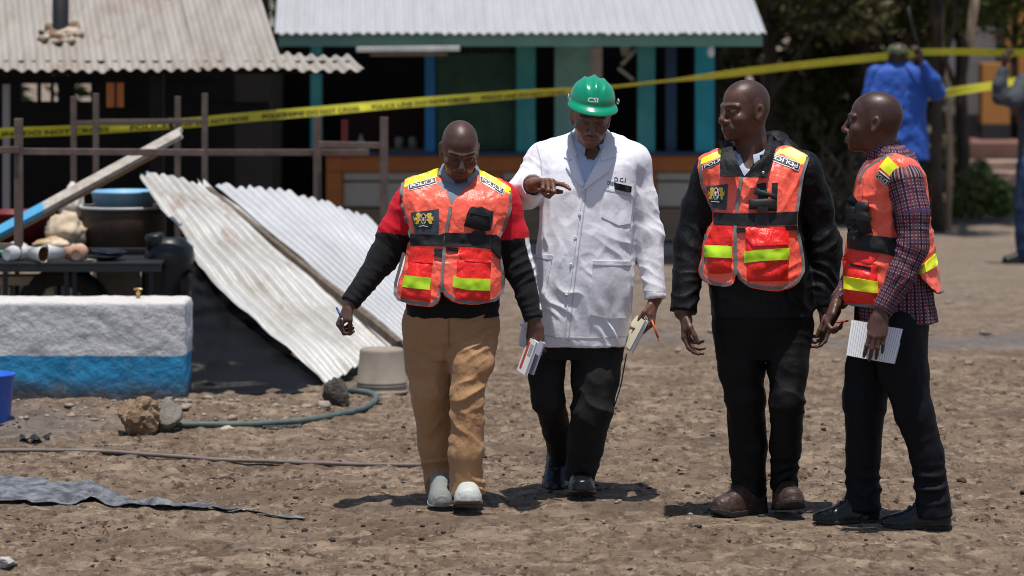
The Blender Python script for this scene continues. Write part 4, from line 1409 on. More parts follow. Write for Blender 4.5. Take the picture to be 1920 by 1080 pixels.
c_ = P(112, 446, 19.42); sack('paper_bag', 'crumpled tan paper lying in front of the torn sack', (c_[0] - .03, 19.40, z2t + .036), (.115, .07, .045), M('tan_paper', (.40, .27, .14), .85, .3, 12, .003, 50, col2=(.60, .5, .4), vsharp=(.45, .6)), 8, 'paper')
c_ = P(137, 355, 19.75); sack('plastic_bag', 'white knotted plastic bag behind the slanting plank', (c_[0], 19.72, z2t + .26), (.075, .07, .13), M('white_bag', (.60, .56, .50), .6, .2, 12, .003, 40), 5, 'bag')
bx = thing('carton', 'open brown carton standing behind the torn paper sack', 'carton', (c_[0], 19.78, z2t))
mb = MB(); mb.box((c_[0], 19.80, z2t + .075), (.16, .14, .15)); mb.build('carton_box', PAPER, bx)
rc = thing('plastic_basin', 'dark red plastic basin at the left edge behind the thick post', 'basin', P(30, 440, 19.75))
rcc = np.array([P(28, 440, 19.75)[0], 19.75, z2t])
mb = MB(); mb.lathe([(0, 0), (.17, 0), (.235, .20), (.25, .205), (.25, .217), (.228, .217), (.165, .02), (0, .015)], rcc, n=36); mb.build('basin_shell', M('dark_red_plastic', (.13, .008, .012), .4, .2, 6), rc, True)
sack('plastic_bag', 'small white crumpled plastic bag left of the thick post on the bench', P(32, 452, 19.3) * np.array([1, 1, 0]) + np.array([0, 0, z2t + .03]), (.06, .05, .03), _MATS['white_bag'], 15, 'bag')
# pale bench and boards under the table
wb = thing('wooden_bench', 'pale wooden bench under the black table', 'bench', P(70, HZ, 19.1) * np.array([1, 1, 0]))
PWOOD = M('pale_wood', (.40, .335, .27), .85, .2, 5, .002, 40, stretch=(2, 8, 8))
mb = MB(); mb.box((P(55, 530, 19.0)[0], 19.0, P(55, 524, 19.0)[2]), (.40, .18, .055), rotz(.12), bev=.006); mb.build('seat', PWOOD, wb)
for dx in (-.13, .13):
    mb = MB(); X_ = P(55, 0, 19)[0] + dx; zz = P(55, 531, 19.0)[2]; mb.box((X_, 19.0, zz / 2 - .01), (.05, .14, zz - .01)); mb.build('leg', PWOOD, wb)
cb = MB(); p_ = P(222, 540, 19.05); cb.box((p_[0], 19.05, .30), (.26, .03, .60), bev=.004)
tag(cb.build('cardboard_sheet', M('grey_card', (.22, .18, .145), .9, .2, 6), None, loc=(p_[0], 19.05, .3)), 'upright grey brown sheet of cardboard under the right end of the black table', 'cardboard')
ty_ = thing('tyre', 'old black tyre leaning under the black table', 'tyre', P(118, 560, 18.95) * np.array([1, 1, 0]))
mb = MB(); tcn = np.array([P(122, 0, 18.95)[0], 18.95, .30])
prof = [(.20, -.05), (.24, -.062), (.285, -.06), (.30, -.04), (.30, .04), (.285, .06), (.24, .062), (.20, .05), (.20, -.05)]
mb.lathe(prof, tcn, (.25, 1, .15), 36); mb.build('tread', M('tyre_rubber', (.014, .013, .013), .8, .3, 20), ty_, True)

# ---------------------------------------------------------------- barrier tape
TAPE = M('yellow_tape', (.66, .60, .035), .42, .15, 6, .001, 20, .5)
TINK = M('tape_ink', (.02, .02, .012), .6)
def tape(label, pts, width, twist, txt=None, upto=1.0):
    """pts: (px, py, Y); twist: list of (fraction, angle from upright)"""
    w = np.array([P(a, b, c) for a, b, c in pts])
    c = spline(w, 220)
    s = np.r_[0, np.cumsum(np.linalg.norm(np.diff(c, axis=0), axis=1))]
    tw = np.interp(s / s[-1], [a for a, b in twist], [b for a, b in twist])
    d = np.gradient(c, axis=0); d /= np.linalg.norm(d, axis=1)[:, None]
    up = np.array([0, 0, 1.0]) - d * d[:, 2:3]; up /= np.linalg.norm(up, axis=1)[:, None]
    fr = np.cross(d, up); fr = np.where(fr[:, 1:2] > 0, -fr, fr)
    cr = up * np.cos(tw)[:, None] + fr * np.sin(tw)[:, None]
    nrm = fr * np.cos(tw)[:, None] - up * np.sin(tw)[:, None]
    m_ = 5
    t = np.linspace(-.5, .5, m_)
    g = c[:, None, :] + cr[:, None, :] * (t * width)[None, :, None] + nrm[:, None, :] * (.004 * np.sin(t * 5)[None, :, None] * np.sin(s * 3.1)[:, None, None])
    v, f = slab(g, .0012)
    root = thing('barrier_tape', label, 'barrier tape', c[0], 'yellow barrier tape')
    mesh_obj('ribbon', v, f, TAPE, root, True)
    if txt:
        u, h, fc = text_shape(txt, .02)
        L_ = 1.02
        k = 0; x = .12
        while x + L_ < s[-1] * upto:
            xs_ = x + u * L_
            hh_ = (h - .5) * .46 * width - .1 * width
            cc = np.stack([np.interp(xs_, s, c[:, q]) for q in range(3)], 1)
            rr = np.stack([np.interp(xs_, s, cr[:, q]) for q in range(3)], 1)
            nn = np.stack([np.interp(xs_, s, nrm[:, q]) for q in range(3)], 1)
            vv = cc + rr * hh_[:, None] + nn * .005
            tag(mesh_obj('lettering', vv, fc, TINK, root), kind='stuff')
            x += L_ + .14
    return root
tape('yellow barrier tape sagging from the left edge across to the man in the blue jacket',
     [(-120, 262, 21.15), (0, 250, 21.2), (140, 244, 21.3), (345, 231, 21.4), (460, 220, 21.9), (600, 208, 22.5), (730, 196, 23.1), (860, 186, 23.6), (960, 178, 24.1), (1060, 171, 24.6), (1150, 163, 25.0),
      (1250, 152, 25.4), (1330, 143, 25.7), (1450, 128, 26.2), (1550, 117, 26.6), (1660, 106, 26.95), (1722, 99, 26.95)], .068,
     [(0, .15), (.2, .2), (.35, -.25), (.5, .1), (.62, 1.05), (.72, 1.15), (.8, .5), (.9, .3), (1, .4)], 'POLICE LINE DO NOT CROSS', .60)
tape('yellow barrier tape stretched level between the two men at the far right', [(1722, 98, 26.9), (1790, 97, 27.0), (1860, 98, 27.1), (1890, 99, 27.1), (1990, 98, 27.0)], .062, [(0, .3), (1, .3)])
tape('lower slack yellow barrier tape in front of the orange pillar', [(1690, 190, 28.6), (1785, 172, 28.8), (1850, 162, 29.0), (1920, 150, 29.2), (2000, 140, 29.3)], .075, [(0, .3), (.5, -.2), (1, .2)])

# ---------------------------------------------------------------- small things on the stall ledge and on the ground
def ledge_thing(name, label, px, base, h, r, mat, cat, Y_=WALLY - .06):
    c = P(px, base, Y_)
    c[2] = wz(284) + .001
    mb = MB(); mb.lathe([(0, 0), (r, 0), (r, h * .6), (r * .45, h * .75), (r * .4, h), (0, h)], c, n=16)
    return tag(mb.build(name, mat, None, True, loc=c), label, cat)
ledge_thing('bottle', 'dusty pale bottle standing on the stall ledge left of the thick rusty post', 677, 284, .15, .03, M('dusty_bottle', (.30, .31, .24), .5), 'bottle')
JAR = M('light_spot_jar', (.42, .40, .34), .4)  # jars added in place of two little round lights
for px_, lb in ((748, 'pale jar added for a little round light just right of the thick rusty post'), (774, 'pale jar added for a little round light left of the narrow blue post')):
    c = P(px_, 278, WALLY + .55)
    mb = MB(); mb.lathe([(0, 0), (.035, 0), (.038, .07), (.03, .085), (.03, .10), (0, .10)], c, n=16)
    tag(mb.build('jar', JAR, None, True, loc=c), lb, 'jar')
sf = thing('shelf', 'dark wooden shelf inside the stall carrying two pale jars', 'shelf', P(760, 281, WALLY + .55))
c = P(760, 278, WALLY + .55); mb = MB(); mb.box((c[0], c[1] + .05, c[2] - .014), (.42, .25, .024)); mb.build('shelf_board', BOARDB, sf)
for dx in (-.17, .17):
    mb = MB(); mb.box((c[0] + dx, c[1] + .05, (c[2] - .027 + .05) / 2), (.04, .2, c[2] - .027 - .05)); mb.build('shelf_leg', BOARDB, sf)
def twig(label, pix, r):
    pts = on_ground([G(*q)[:2] for q in pix], r)
    mb = MB(); mb.tube(list(pts[::6]), list(np.linspace(r, r * .4, 15)), 6)
    tag(mb.build('twig', M('dry_twig', (.10, .075, .055), .9, .3, 20), None, True, loc=pts[30]), label, 'twig')
twig('short bent twig on the earth above the tip of the grey plastic strip', [(553, 908), (566, 904), (580, 902)], .005)
twig('thin twig lying on the earth below the green hose', [(395, 894), (420, 889), (452, 890)], .004)
p_ = G(428, 807); rock('paper_scrap', 'small pale crumpled scrap lying against the green hose', (p_[0], p_[1] - .01, .012), (.035, .02, .014), M('pale_scrap', (.45, .38, .30), .9, .2, 30), 21, cat='scrap', rough=.06)
p_ = G(1803, 905); rock('dry_leaf', 'dark curled dry leaf on the earth right of the man in the checked shirt', (p_[0], p_[1], .010), (.025, .02, .014), M('dark_leaf', (.06, .045, .032), .9, .2, 30), 22, cat='leaf', rough=.10)
# ---------------------------------------------------------------- people
def basis(yaw=0.0, pitch=0.0, roll=0.0):
    """left, forward, up of a head or body; yaw turns it to the picture's left, pitch down, roll to the picture's right"""
    y, p, r = map(math.radians, (yaw, pitch, roll))
    f = np.array([-math.sin(y), -math.cos(y), 0]); l = np.array([math.cos(y), -math.sin(y), 0]); u = np.array([0, 0, 1.0])
    f, u = f * math.cos(p) - u * math.sin(p), u * math.cos(p) + f * math.sin(p)
    l, u = l * math.cos(r) - u * math.sin(r), u * math.cos(r) + l * math.sin(r)
    return np.stack([l, f, u], 1)       # columns

class Person:
    def __init__(s, Y0, label, root_px, group=None):
        s.Y0 = Y0
        g = P(root_px, HZ, Y0)
        s.root = thing('person', label, 'person', (g[0], Y0, 0.0), group)
        s.limb = {}; s.rows = None; s.hands = []
    def pt(s, px, py, dy=0.0):
        return P(px, py, s.Y0 + dy)
    def m(s, px):
        return px * s.Y0 / F
    def chain(s, pts):
        """[(px, py, dy, r_px)] -> points, radii"""
        return [s.pt(a, b, c) for a, b, c, r in pts], [s.m(r) for a, b, c, r in pts]
    def torso(s, rows, off=0.0, n=2.5):
        """loft of oval sections: rows (py, xl, xr, front, back)"""
        Y0 = s.Y0
        rr = sorted(rows, key=lambda r: -r[0])
        z = np.array([H - (r[0] - HZ) * Y0 / F for r in rr])
        zz = np.linspace(z[0], z[-1], 120)
        def sm(a):
            q = np.interp(zz, z, a)
            k = np.ones(9) / 9
            return np.convolve(np.pad(q, 4, mode='edge'), k, 'valid')
        cx = sm([((r[1] + r[2]) / 2 - 960) * Y0 / F for r in rr])
        ax = sm([(r[2] - r[1]) / 2 * Y0 / F for r in rr])
        cy = sm([Y0 + (r[3] + r[4]) / 2 for r in rr])
        by = sm([(r[4] - r[3]) / 2 for r in rr])
        z0, z1 = z[0], z[-1]
        def f(X, Y, Z):
            CX, A, CY, B = [np.interp(Z, zz, q) for q in (cx, ax, cy, by)]
            A = A + off; B = B + off
            q = ((np.abs(X - CX) / A) ** n + (np.abs(Y - CY) / B) ** n) ** (1 / n)
            d = (q - 1) * np.minimum(A, B)
            return np.maximum(d, np.maximum(Z - z1, z0 - Z))
        e = off + .06
        lo = (cx.min() - ax.max() - e, (cy - by).min() - e, z0 - .03)
        hi = (cx.max() + ax.max() + e, (cy + by).max() + e, z1 + .03)
        return f, lo, hi
    def grid(s, lo, hi, h=.006):
        return SDF(*[np.arange(a, b + h, h) for a, b in zip(lo, hi)])

def add_chain(g, pts, rad, k=.02, scale=1.0, off=0.0, flat_end=False, flat_start=False, op='u', sq=None):
    for i in range(len(pts) - 1):
        g.cone(pts[i], pts[i + 1], rad[i] * scale + off, rad[i + 1] * scale + off, k, op,
               flat_b=flat_end and i == len(pts) - 2, flat_a=flat_start and i == 0, sq=sq)

def add_head(g, org, B, sc=1.0, face=1.0, neck=None, lips=1.0, nose=1.0, jaw=1.0):
    def W(x, y, z): return org + B @ np.array([x, y, z]) * sc
    def E(c, r, k=.012, op='u', rot=None):
        R = B if rot is None else B @ rot
        g.ell(W(*c), np.array(r) * sc, R, k, op)
    def C(a, b, ra, rb, k=.008, op='u'):
        g.cone(W(*a), W(*b), ra * sc, rb * sc, k, op)
    E((0, -.014, .036), (.076, .1, .084), 0)
    E((0, -.02, .0), (.072, .085, .07), .02)
    E((0, .028, -.03), (.064 * face, .062, .082), .02)
    E((0, .032, -.078), (.05 * jaw, .05, .036), .02)
    E((0, .07, -.1), (.024 * jaw, .02, .018), .018)
    for q in (-1, 1):
        E((q * .044 * face, .06, -.03), (.024, .022, .024), .014)
        C((q * .01, .089, .02), (q * .05, .069, .02), .0095, .009, .012)
        E((q * .033, .097, -.001), (.019, .016, .0125), .01, 's')
        E((q * .032, .0735, -.002), (.0155, .0145, .0135), .003)          # eyeball
        C((q * .017, .0875, .0065), (q * .047, .077, .0035), .005, .004, .004)   # upper lid
        C((q * .018, .0855, -.0105), (q * .046, .0765, -.0085), .0045, .004, .005)  # lower lid
        C((q * .02, .094, -.045), (q * .034, .078, -.068), .005, .007, .012)      # cheek fold
        R = np.array([[math.cos(q * .35), -math.sin(q * .35), 0], [math.sin(q * .35), math.cos(q * .35), 0], [0, 0, 1]])
        T = np.array([[1, 0, 0], [0, math.cos(.2), -math.sin(.2)], [0, math.sin(.2), math.cos(.2)]])
        E((q * .0785, -.018, -.006), (.0075, .019, .031), .006, 'u', R @ T)
        E((q * .0865, -.013, -.003), (.0085, .0120, .020), .003, 's', R @ T)
        E((q * .077, -.009, -.032), (.0065, .0105, .0105), .006, 'u', R)
    C((0, .089, .008), (0, .11, -.03), .008, .0105 * nose, .01)
    E((0, .108, -.036), (.0135 * nose, .013, .0125 * nose), .008)
    for q in (-1, 1):
        E((q * .0155 * nose, .097, -.0405), (.0105 * nose, .013, .0095 * nose), .006)
        E((q * .0085, .106, -.049), (.0042, .005, .003), .003, 's')
    E((0, .074, -.072), (.034, .026, .024), .012)                      # mouth mound
    for q in (-1, 1):
        C((0, .0985, -.0655), (q * .026, .083, -.07), .0068 * lips, .004, .004)
        C((0, .0975, -.0805), (q * .022, .084, -.076), .0078 * lips, .0045, .004)
        C((0, .1075, -.0725), (q * .027, .09, -.0728), .0024, .0024, .002, 's')
    C((0, .085, -.088), (0, .083, -.09), .004, .004, .006, 's')
    if neck is not None:
        for (a, b, ra, rb) in neck:
            g.cone(a, b, ra, rb, .025)

def skin_colour(v, base, heads, palms=(), stub=.0, closed=False):
    c = np.tile(np.array(base, float), (len(v), 1))
    n = fbm(v * 38, 3)[:, None]
    c *= 1 + .10 * n
    for (org, B, sc) in heads:
        q = ((v - org) @ B) / sc
        def ball(cx, cy, cz, rx, ry, rz):
            return ((q[:, 0] - cx) / rx) ** 2 + ((q[:, 1] - cy) / ry) ** 2 + ((q[:, 2] - cz) / rz) ** 2
        lip = (ball(0, .097, -.067, .027, .02, .0075) < 1) | (ball(0, .097, -.0805, .023, .02, .0085) < 1)
        c[lip] = c[lip] * np.array([1.5, 1.05, 1.1])
        hl = np.interp(q[:, 1], [-.12, -.06, -.02, .0, .025, .045, .06, .09], [-.055, -.045, -.02, .0, .03, .066, .078, .088])
        hl = hl + .006 * vnoise(v * 60)
        scalp = np.clip((q[:, 2] - hl) / .012, 0, 1) * (np.abs(q[:, 0]) < .0745 + .03 * (q[:, 1] < -.045)) * (np.linalg.norm(q, axis=1) < .2)
        speck = .85 + .35 * vnoise(v * 260)[:, None]
        c = c * (1 - scalp[:, None] * (1 - np.array([.50, .54, .62]) * speck) * stub)
        beard = np.clip((-.058 - q[:, 2]) / .012, 0, 1) * np.clip((q[:, 2] + .118) / .012, 0, 1) * np.clip((q[:, 1] - .01) / .02, 0, 1) * (np.abs(q[:, 0]) < .075) * (q[:, 1] < .14)
        c = c * (1 - .22 * beard[:, None] * stub)
        for s in (-1, 1):
            nos = ball(s * .009, .105, -.0495, .005, .007, .0035) < 1
            c[nos] *= .3
        c[ball(0, .10, -.0727, .027, .02, .0016) < 1] *= .35
        for s in (-1, 1):
            eye = ball(s * .0325, .0895, -.0025, .0105, .012, .0034) < 1
            if closed:
                c[ball(s * .0325, .0895, -.0065, .013, .012, .0016) < 1] *= .3
                continue_eye = False
            else:
                c[eye] = (.32, .27, .24)
                continue_eye = True
            ir = ball(s * .0325, .09, -.0022, .0048, .014, .005) < 1
            if continue_eye: c[eye & ir] = (.006, .004, .004)
            br = ball(s * .031, .083, .0225, .023, .03, .0052) < 1
            c[br] = c[br] * .28
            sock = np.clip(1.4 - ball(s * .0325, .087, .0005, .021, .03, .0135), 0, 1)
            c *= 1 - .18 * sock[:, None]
    for (w, n_, r) in palms:
        d = np.linalg.norm(v - w, axis=1) < r
        c[d] = c[d] * np.array([1.15, 1.1, 1.1])
    return np.clip(c, 0.002, 1)

def add_hand(g, W, d, n, right, curls, thumb, sc=1.0, spread=.06):
    """W wrist, d towards the knuckles, n out of the palm; curls: 4 x (knuckle, middle, end) degrees; thumb: points in (d, t, n)"""
    d = unit(d); n = unit(n - np.dot(n, d) * d)
    t = np.cross(d, n) if right else np.cross(n, d)
    def L(a, b, c): return W + (d * a + t * b + n * c) * sc
    g.cone(W - d * .05, L(.012, 0, 0), .026 * sc, .025 * sc, .012, sq=(n, 1.25))
    mc = [(.088, .027, 0), (.092, .008, -.003), (.088, -.011, -.002), (.08, -.028, .002)]
    for a, b, c in mc:
        g.cone(L(.015, b * .55, .002), L(a - .006, b * .96, c + .002), .0155 * sc, .0125 * sc, .012)
    g.cone(L(.012, .016, .010), L(.055, .030, .012), .017 * sc, .0125 * sc, .012)     # ball of the thumb
    g.cone(L(.02, -.022, .010), L(.06, -.026, .008), .015 * sc, .012 * sc, .012)
    lens = [(.043, .026, .021), (.047, .03, .022), (.043, .028, .021), (.034, .021, .019)]
    fr = [.0092, .0095, .0090, .0080]
    tips = []
    for q in range(4):
        p = L(*mc[q])
        ang = 0.0
        sp = spread * (1.5 - q)
        dd = unit(d + t * sp)
        r = fr[q] * sc
        for i, (ln, cu) in enumerate(zip(lens[q], curls[q])):
            ang += math.radians(cu)
            v = dd * math.cos(ang) + n * math.sin(ang)
            e = p + v * ln * sc
            r2 = r * (.92 if i < 2 else .82)
            g.cone(p, e, r, r2, .004 if i else .006)
            g.ell(p - n * .001, (r * 1.06,) * 3, None, .003)
            p, r = e, r2
        tips.append(p)
    tp = [L(*q) for q in thumb]
    rr = [.0125, .0108, .0098, .008]
    for i in range(len(tp) - 1):
        g.cone(tp[i], tp[i + 1], rr[i] * sc, rr[i + 1] * sc, .005)
    return tips, tp

def folds(v, q, specs, base=0.0, bscale=(7, 7, 7), grain=0.0, ridge=0.0, rscale=(10, 10, 10)):
    """push cloth in and out along its normals; specs: (centre, radius, direction across the creases, creases per metre, height)"""
    nr = vnormals(v, q)
    d = np.zeros(len(v))
    if base:
        d += base * fbm(v * np.array(bscale), 3)
    if grain:
        d += grain * vnoise(v * 34)
    if ridge:
        w = v + .03 * np.stack([vnoise(v * 8 + 9), vnoise(v * 8 + 31), vnoise(v * 8 + 57)], 1)
        r1 = 1 - 2.6 * np.abs(vnoise(w * np.array(rscale)))
        r2 = 1 - 2.6 * np.abs(vnoise(w * np.array(rscale) * 1.9 + 41))
        d += ridge * (r1 * np.clip(.6 + vnoise(v * 4 + 77), 0, 1.2) + .5 * r2)
    for (c, r, dr, fq, amp) in specs:
        w = np.clip(1 - np.linalg.norm((v - c) / np.asarray(r), axis=1), 0, 1)
        k = w > 0
        if not k.any(): continue
        vv = v[k]
        ph = (vv @ unit(dr)) * fq + .9 * vnoise(vv * 5.5 + fq) + .35 * vnoise(vv * 14.0)
        s = 1 - 2 * np.abs(np.sin(math.pi * ph)) ** .8       # sharp crests, wide hollows
        s = s * np.clip(.45 + .9 * vnoise(vv * 8.0 + 3.1 * fq), 0, 1.2)
        d[k] += amp * s * (w[k] ** .6)
    return v + nr * d[:, None]

def shoe(person, heel, toe_px, pitch, L, W, upper, solem, style='shoe', name='shoe', lace=None, up=.0, roll=0.0):
    """heel: back of the sole (world), toe_px: picture direction given as a world xy vector"""
    u = unit(np.array([toe_px[0], toe_px[1], 0.0])); z = np.array([0, 0, 1.0]); w = np.cross(z, u)
    pr = math.radians(pitch)
    u2 = u * math.cos(pr) + z * math.sin(pr); z2 = z * math.cos(pr) - u * math.sin(pr)
    if roll:
        a = math.radians(roll)
        w, z2 = w * math.cos(a) + z2 * math.sin(a), z2 * math.cos(a) - w * math.sin(a)
    T = np.stack([u2, w, z2], 1)
    pointed = style == 'dress'
    ks = np.array([0, .03, .12, .3, .5, .68, .82, .92, .975, 1.0]) * L
    if pointed:
        hw = np.array([.012, .30, .36, .37, .40, .46, .40, .28, .16, .03]) * W
        hh = np.array([.04, .075, .085, .095, .09, .06, .045, .037, .028, .010])
    else:
        hw = np.array([.05, .32, .40, .40, .44, .50, .48, .40, .27, .06]) * W
        hh = np.array([.045, .075, .085, .098, .092, .072, .062, .055, .043, .014])
    if style == 'boot':
        hh = hh * 1.06
    st = .020 if style in ('boot',) else (.016 if style == 'shoe' else .012)
    g = SDF(np.arange(-.02, L + .02, .004), np.arange(-W * .7, W * .7, .004), np.arange(-.01, .17, .004))
    def fu(X, Y, Z):
        A = np.interp(X, ks, hw); B = np.interp(X, ks, hh)
        e = ((np.abs(Y) / A) ** 2.5 + (np.abs(Z - st) / B) ** 2.2) ** (1 / 2.4)
        return np.maximum(np.maximum((e - 1) * np.minimum(A, B), st - Z - .001), np.maximum(-X, X - L))
    g.fn(fu, (-.02, -.1, -.01), (L + .02, .1, .2))
    if style != 'slip':
        g.cone((L * .22, 0, .075), (L * .2, 0, .128 if style == 'boot' else .112), .040, .037, .02, flat_b=True)
    else:
        g.cone((L * .22, 0, .06), (L * .2, 0, .09), .038, .036, .02, flat_b=True)
    v, q = g.mesh()
    v = v + vnormals(v, q) * (.0012 * fbm(v * np.array([60, 25, 60]), 2))[:, None]
    o = mesh_obj(name, heel + v @ T.T, q, upper, person.root, True)
    g = SDF(np.arange(-.02, L + .02, .004), np.arange(-W * .7, W * .7, .004), np.arange(-.012, .05, .003))
    def fs(X, Y, Z):
        A = np.interp(X, ks, hw) + .004
        top = st + (.004 if style != 'boot' else .004 + .012 * np.clip((X - L * .8) / (L * .15), 0, 1))
        bot = np.where(X < L * .3, 0, .004 * np.clip((X - L * .3) / .02, 0, 1) * (X < L * .5))
        bot = bot + .02 * np.clip((X - L * .75) / (L * .25), 0, 1) ** 2
        return np.maximum(np.maximum(np.abs(Y) - A, np.maximum(Z - top, bot - Z)), np.maximum(-X - .004, X - L - .004))
    g.fn(fs, (-.02, -.1, -.02), (L + .02, .1, .06))
    v, q = g.mesh()
    if style == 'boot':
        lug = (np.sin(v[:, 0] * 2 * math.pi / .022) > .2) & (v[:, 2] < .012)
        v[lug, 2] -= .003
    so = mesh_obj('sole', heel + v @ T.T, q, solem, o, True)
    if lace is not None:
        mb = MB()
        for i in range(4):
            uu = L * (.36 + .075 * i)
            B = np.interp(uu, ks, hh) + st; A = np.interp(uu, ks, hw)
            for (s0, s1) in ((-1, 1), (1, -1)):
                pts = []
                for tt in np.linspace(-.5, .5, 7):
                    yy = tt * A * 1.1
                    zz = st + (B - st) * (1 - (abs(yy) / A) ** 2.4) ** (1 / 2.2) + .0025
                    pts.append(heel + T @ np.array([uu + s0 * tt * .016, yy, zz]))
                mb.tube(pts, .0022, 5)
        mb.build('shoelace', lace, o, True)
    return o

def collar(person, C, B, ru, rl, hu, hl, gap, mat, name='collar', front=(0.0, 0.0), n=40, parent=None, tipdrop=.03, squash=1.15, fr_ext=.0):
    """folded collar round the neck; gap: half angle left open at the front"""
    g = np.zeros((n, 5, 3))
    for i in range(n):
        a = -math.pi + gap + (2 * math.pi - 2 * gap) * i / (n - 1)      # 0 at the back
        c, s_ = math.cos(a), math.sin(a)
        fr = (1 - c) / 2
        dirv = B[:, 0] * s_ - B[:, 1] * c
        dsq = B[:, 0] * s_ - B[:, 1] * c * squash
        tip = max(0.0, (fr - .72) / .28)
        for j in range(5):
            t = j / 4
            r = ru + (rl - ru) * t ** .8
            h = (hu - front[0] * fr) * (1 - t) + (hl - front[1] * fr - tipdrop * tip) * t
            if j == 1: r += .003
            g[i, j] = C + dsq * (r + fr_ext * fr * t) + B[:, 2] * h
    v, f = slab(g, .0035)
    return mesh_obj(name, v, f, mat, parent or person.root, True)

def leaf(p, name, A, B, mat, parent, n=14, m=7, bulge=.006, thick=.004):
    """free hanging piece of cloth between two edges, each a list of (px, py, dy)"""
    a = spline([p.pt(*q) for q in A], n); b = spline([p.pt(*q) for q in B], n)
    t = np.linspace(0, 1, m)[None, :, None]
    g = a[:, None, :] * (1 - t) + b[:, None, :] * t
    g[:, :, 1] -= bulge * np.sin(np.linspace(0, math.pi, m))[None, :]
    v, f = slab(g, thick)
    return mesh_obj(name, v, f, mat, parent, True)

def skin_on(base, *objs):
    """the base surface with sewn pieces on top of it"""
    v, q = [base.v], [list(map(tuple, base.q.tolist()))]
    n = len(base.v)
    for o in objs:
        w = np.array([tuple(x.co) for x in o.data.vertices]) + origin_of(o)
        v.append(w)
        q.append([tuple(i + n for i in f.vertices) for f in o.data.polygons])
        n += len(w)
    s = Skin.__new__(Skin)
    s.v = np.concatenate(v); s.q = base.q
    s.bvh = BVHTree.FromPolygons([tuple(x) for x in s.v.tolist()], [f for l in q for f in l])
    return s

# cloth and skin
def cloth(name, col, rough=.8, var=.12, weave=900, wb=.0006, sheen=.15, spec=.25, attr=False, vscale=5, crease=.0):
    if name in _MATS: return _MATS[name]
    t = NT(name)
    n1 = t.noise(vscale, 5)
    if attr:
        at = t.n('ShaderNodeAttribute'); at.attribute_name = 'Col'
        base = at.outputs['Color']
    else:
        base = tuple(col)
    f = t.ramp(n1, .3, .7, 1 - var, 1 + var)
    cmb = t.n('ShaderNodeCombineColor')
    for k in range(3): t.l(f, cmb.inputs[k])
    c = t.mix(1.0, base, cmb.outputs[0], 'MULTIPLY')
    t.l(c, t.b.inputs['Base Color'])
    t.b.inputs['Roughness'].default_value = rough
    t.b.inputs['Specular IOR Level'].default_value = spec
    t.b.inputs['Sheen Weight'].default_value = sheen
    h = t.noise(weave, 2)
    if crease:
        wp = t.n('ShaderNodeMapping'); wp.inputs['Scale'].default_value = (1.0, 1.0, .7)
        wp.inputs['Rotation'].default_value = (0, .5, 0)
        t.l(t.obj, wp.inputs['Vector'])
        hh = h
        for sc_, am in ((13, 1.0), (29, .5), (61, .22)):
            w = t.noise(sc_, 1.5, vec=wp.outputs['Vector'], rough=.45)
            w2 = t.math('ABSOLUTE', t.math('SUBTRACT', w, .5))
            hh = t.math('MULTIPLY_ADD', w2, am * crease / wb, hh)
        t.bump(hh, wb)
    else:
        t.bump(h, wb)
    _MATS[name] = t.m
    return t.m

def skin_mat(name, rough=.39):
    if name in _MATS: return _MATS[name]
    t = NT(name)
    at = t.n('ShaderNodeAttribute'); at.attribute_name = 'Col'
    n = t.noise(45, 4)
    t.l(t.mix(1.0, at.outputs['Color'], t.mix(n, (.8, .8, .8), (1.2, 1.17, 1.15)), 'MULTIPLY'), t.b.inputs['Base Color'])
    t.l(t.ramp(t.noise(70, 3), .3, .7, rough - .06, rough + .1), t.b.inputs['Roughness'])
    t.b.inputs['Specular IOR Level'].default_value = .38
    t.b.inputs['Subsurface Weight'].default_value = .06
    t.b.inputs['Subsurface Radius'].default_value = (.6, .25, .15)
    t.b.inputs['Subsurface Scale'].default_value = .008
    t.bump(t.noise(420, 3), .0006)
    _MATS[name] = t.m
    return t.m

def build_body(p, skin, heads, hands, rows, arms, legs, mat, neck, stub=.8, headkw=None, arm_scale=.7, leg_scale=.62, extra=None, closed=False):
    """one continuous body: trunk, arms, hands, legs, neck and head"""
    (org, B, sc) = heads[0]
    pts = [org + np.array([0, 0, .16]), org - np.array([0, 0, .2])]
    for a in arms + legs:
        pts += a[0]
    for h in hands: pts += [h['W'] + unit(h['d']) * .22]
    pts = np.array(pts)
    lo, hi = pts.min(0) - .09, pts.max(0) + .09
    f, tlo, thi = p.torso(rows, -.022)
    lo = np.minimum(lo, tlo); hi = np.maximum(hi, thi)
    zones = []
    for k in range(3):
        zz = [(org[k] - .15 * sc, org[k] + .15 * sc)]
        for h in hands:
            c = h['W'] + unit(h['d']) * .08
            zz.append((c[k] - .11, c[k] + .11))
        zones.append(zz)
    g = SDF(*[axis(lo[k], hi[k], .0042, zones[k], .022) for k in range(3)])
    g.fn(f, tlo, thi)
    for a in arms: add_chain(g, a[0], a[1], .03, arm_scale)
    for l in legs:
        lp = list(l[0]); lp[-1] = lp[-2] + (lp[-1] - lp[-2]) * .80
        add_chain(g, lp, l[1], .02, leg_scale)
    add_head(g, org, B, sc, neck=neck, **(headkw or {}))
    res = []
    for h in hands:
        res.append(add_hand(g, **h))
    if extra: extra(g)
    v, q = g.mesh()
    c = skin_colour(v, skin, heads, stub=stub, closed=closed)
    o = mesh_obj('body', v, q, mat, p.root, True, col=c)
    return o, res

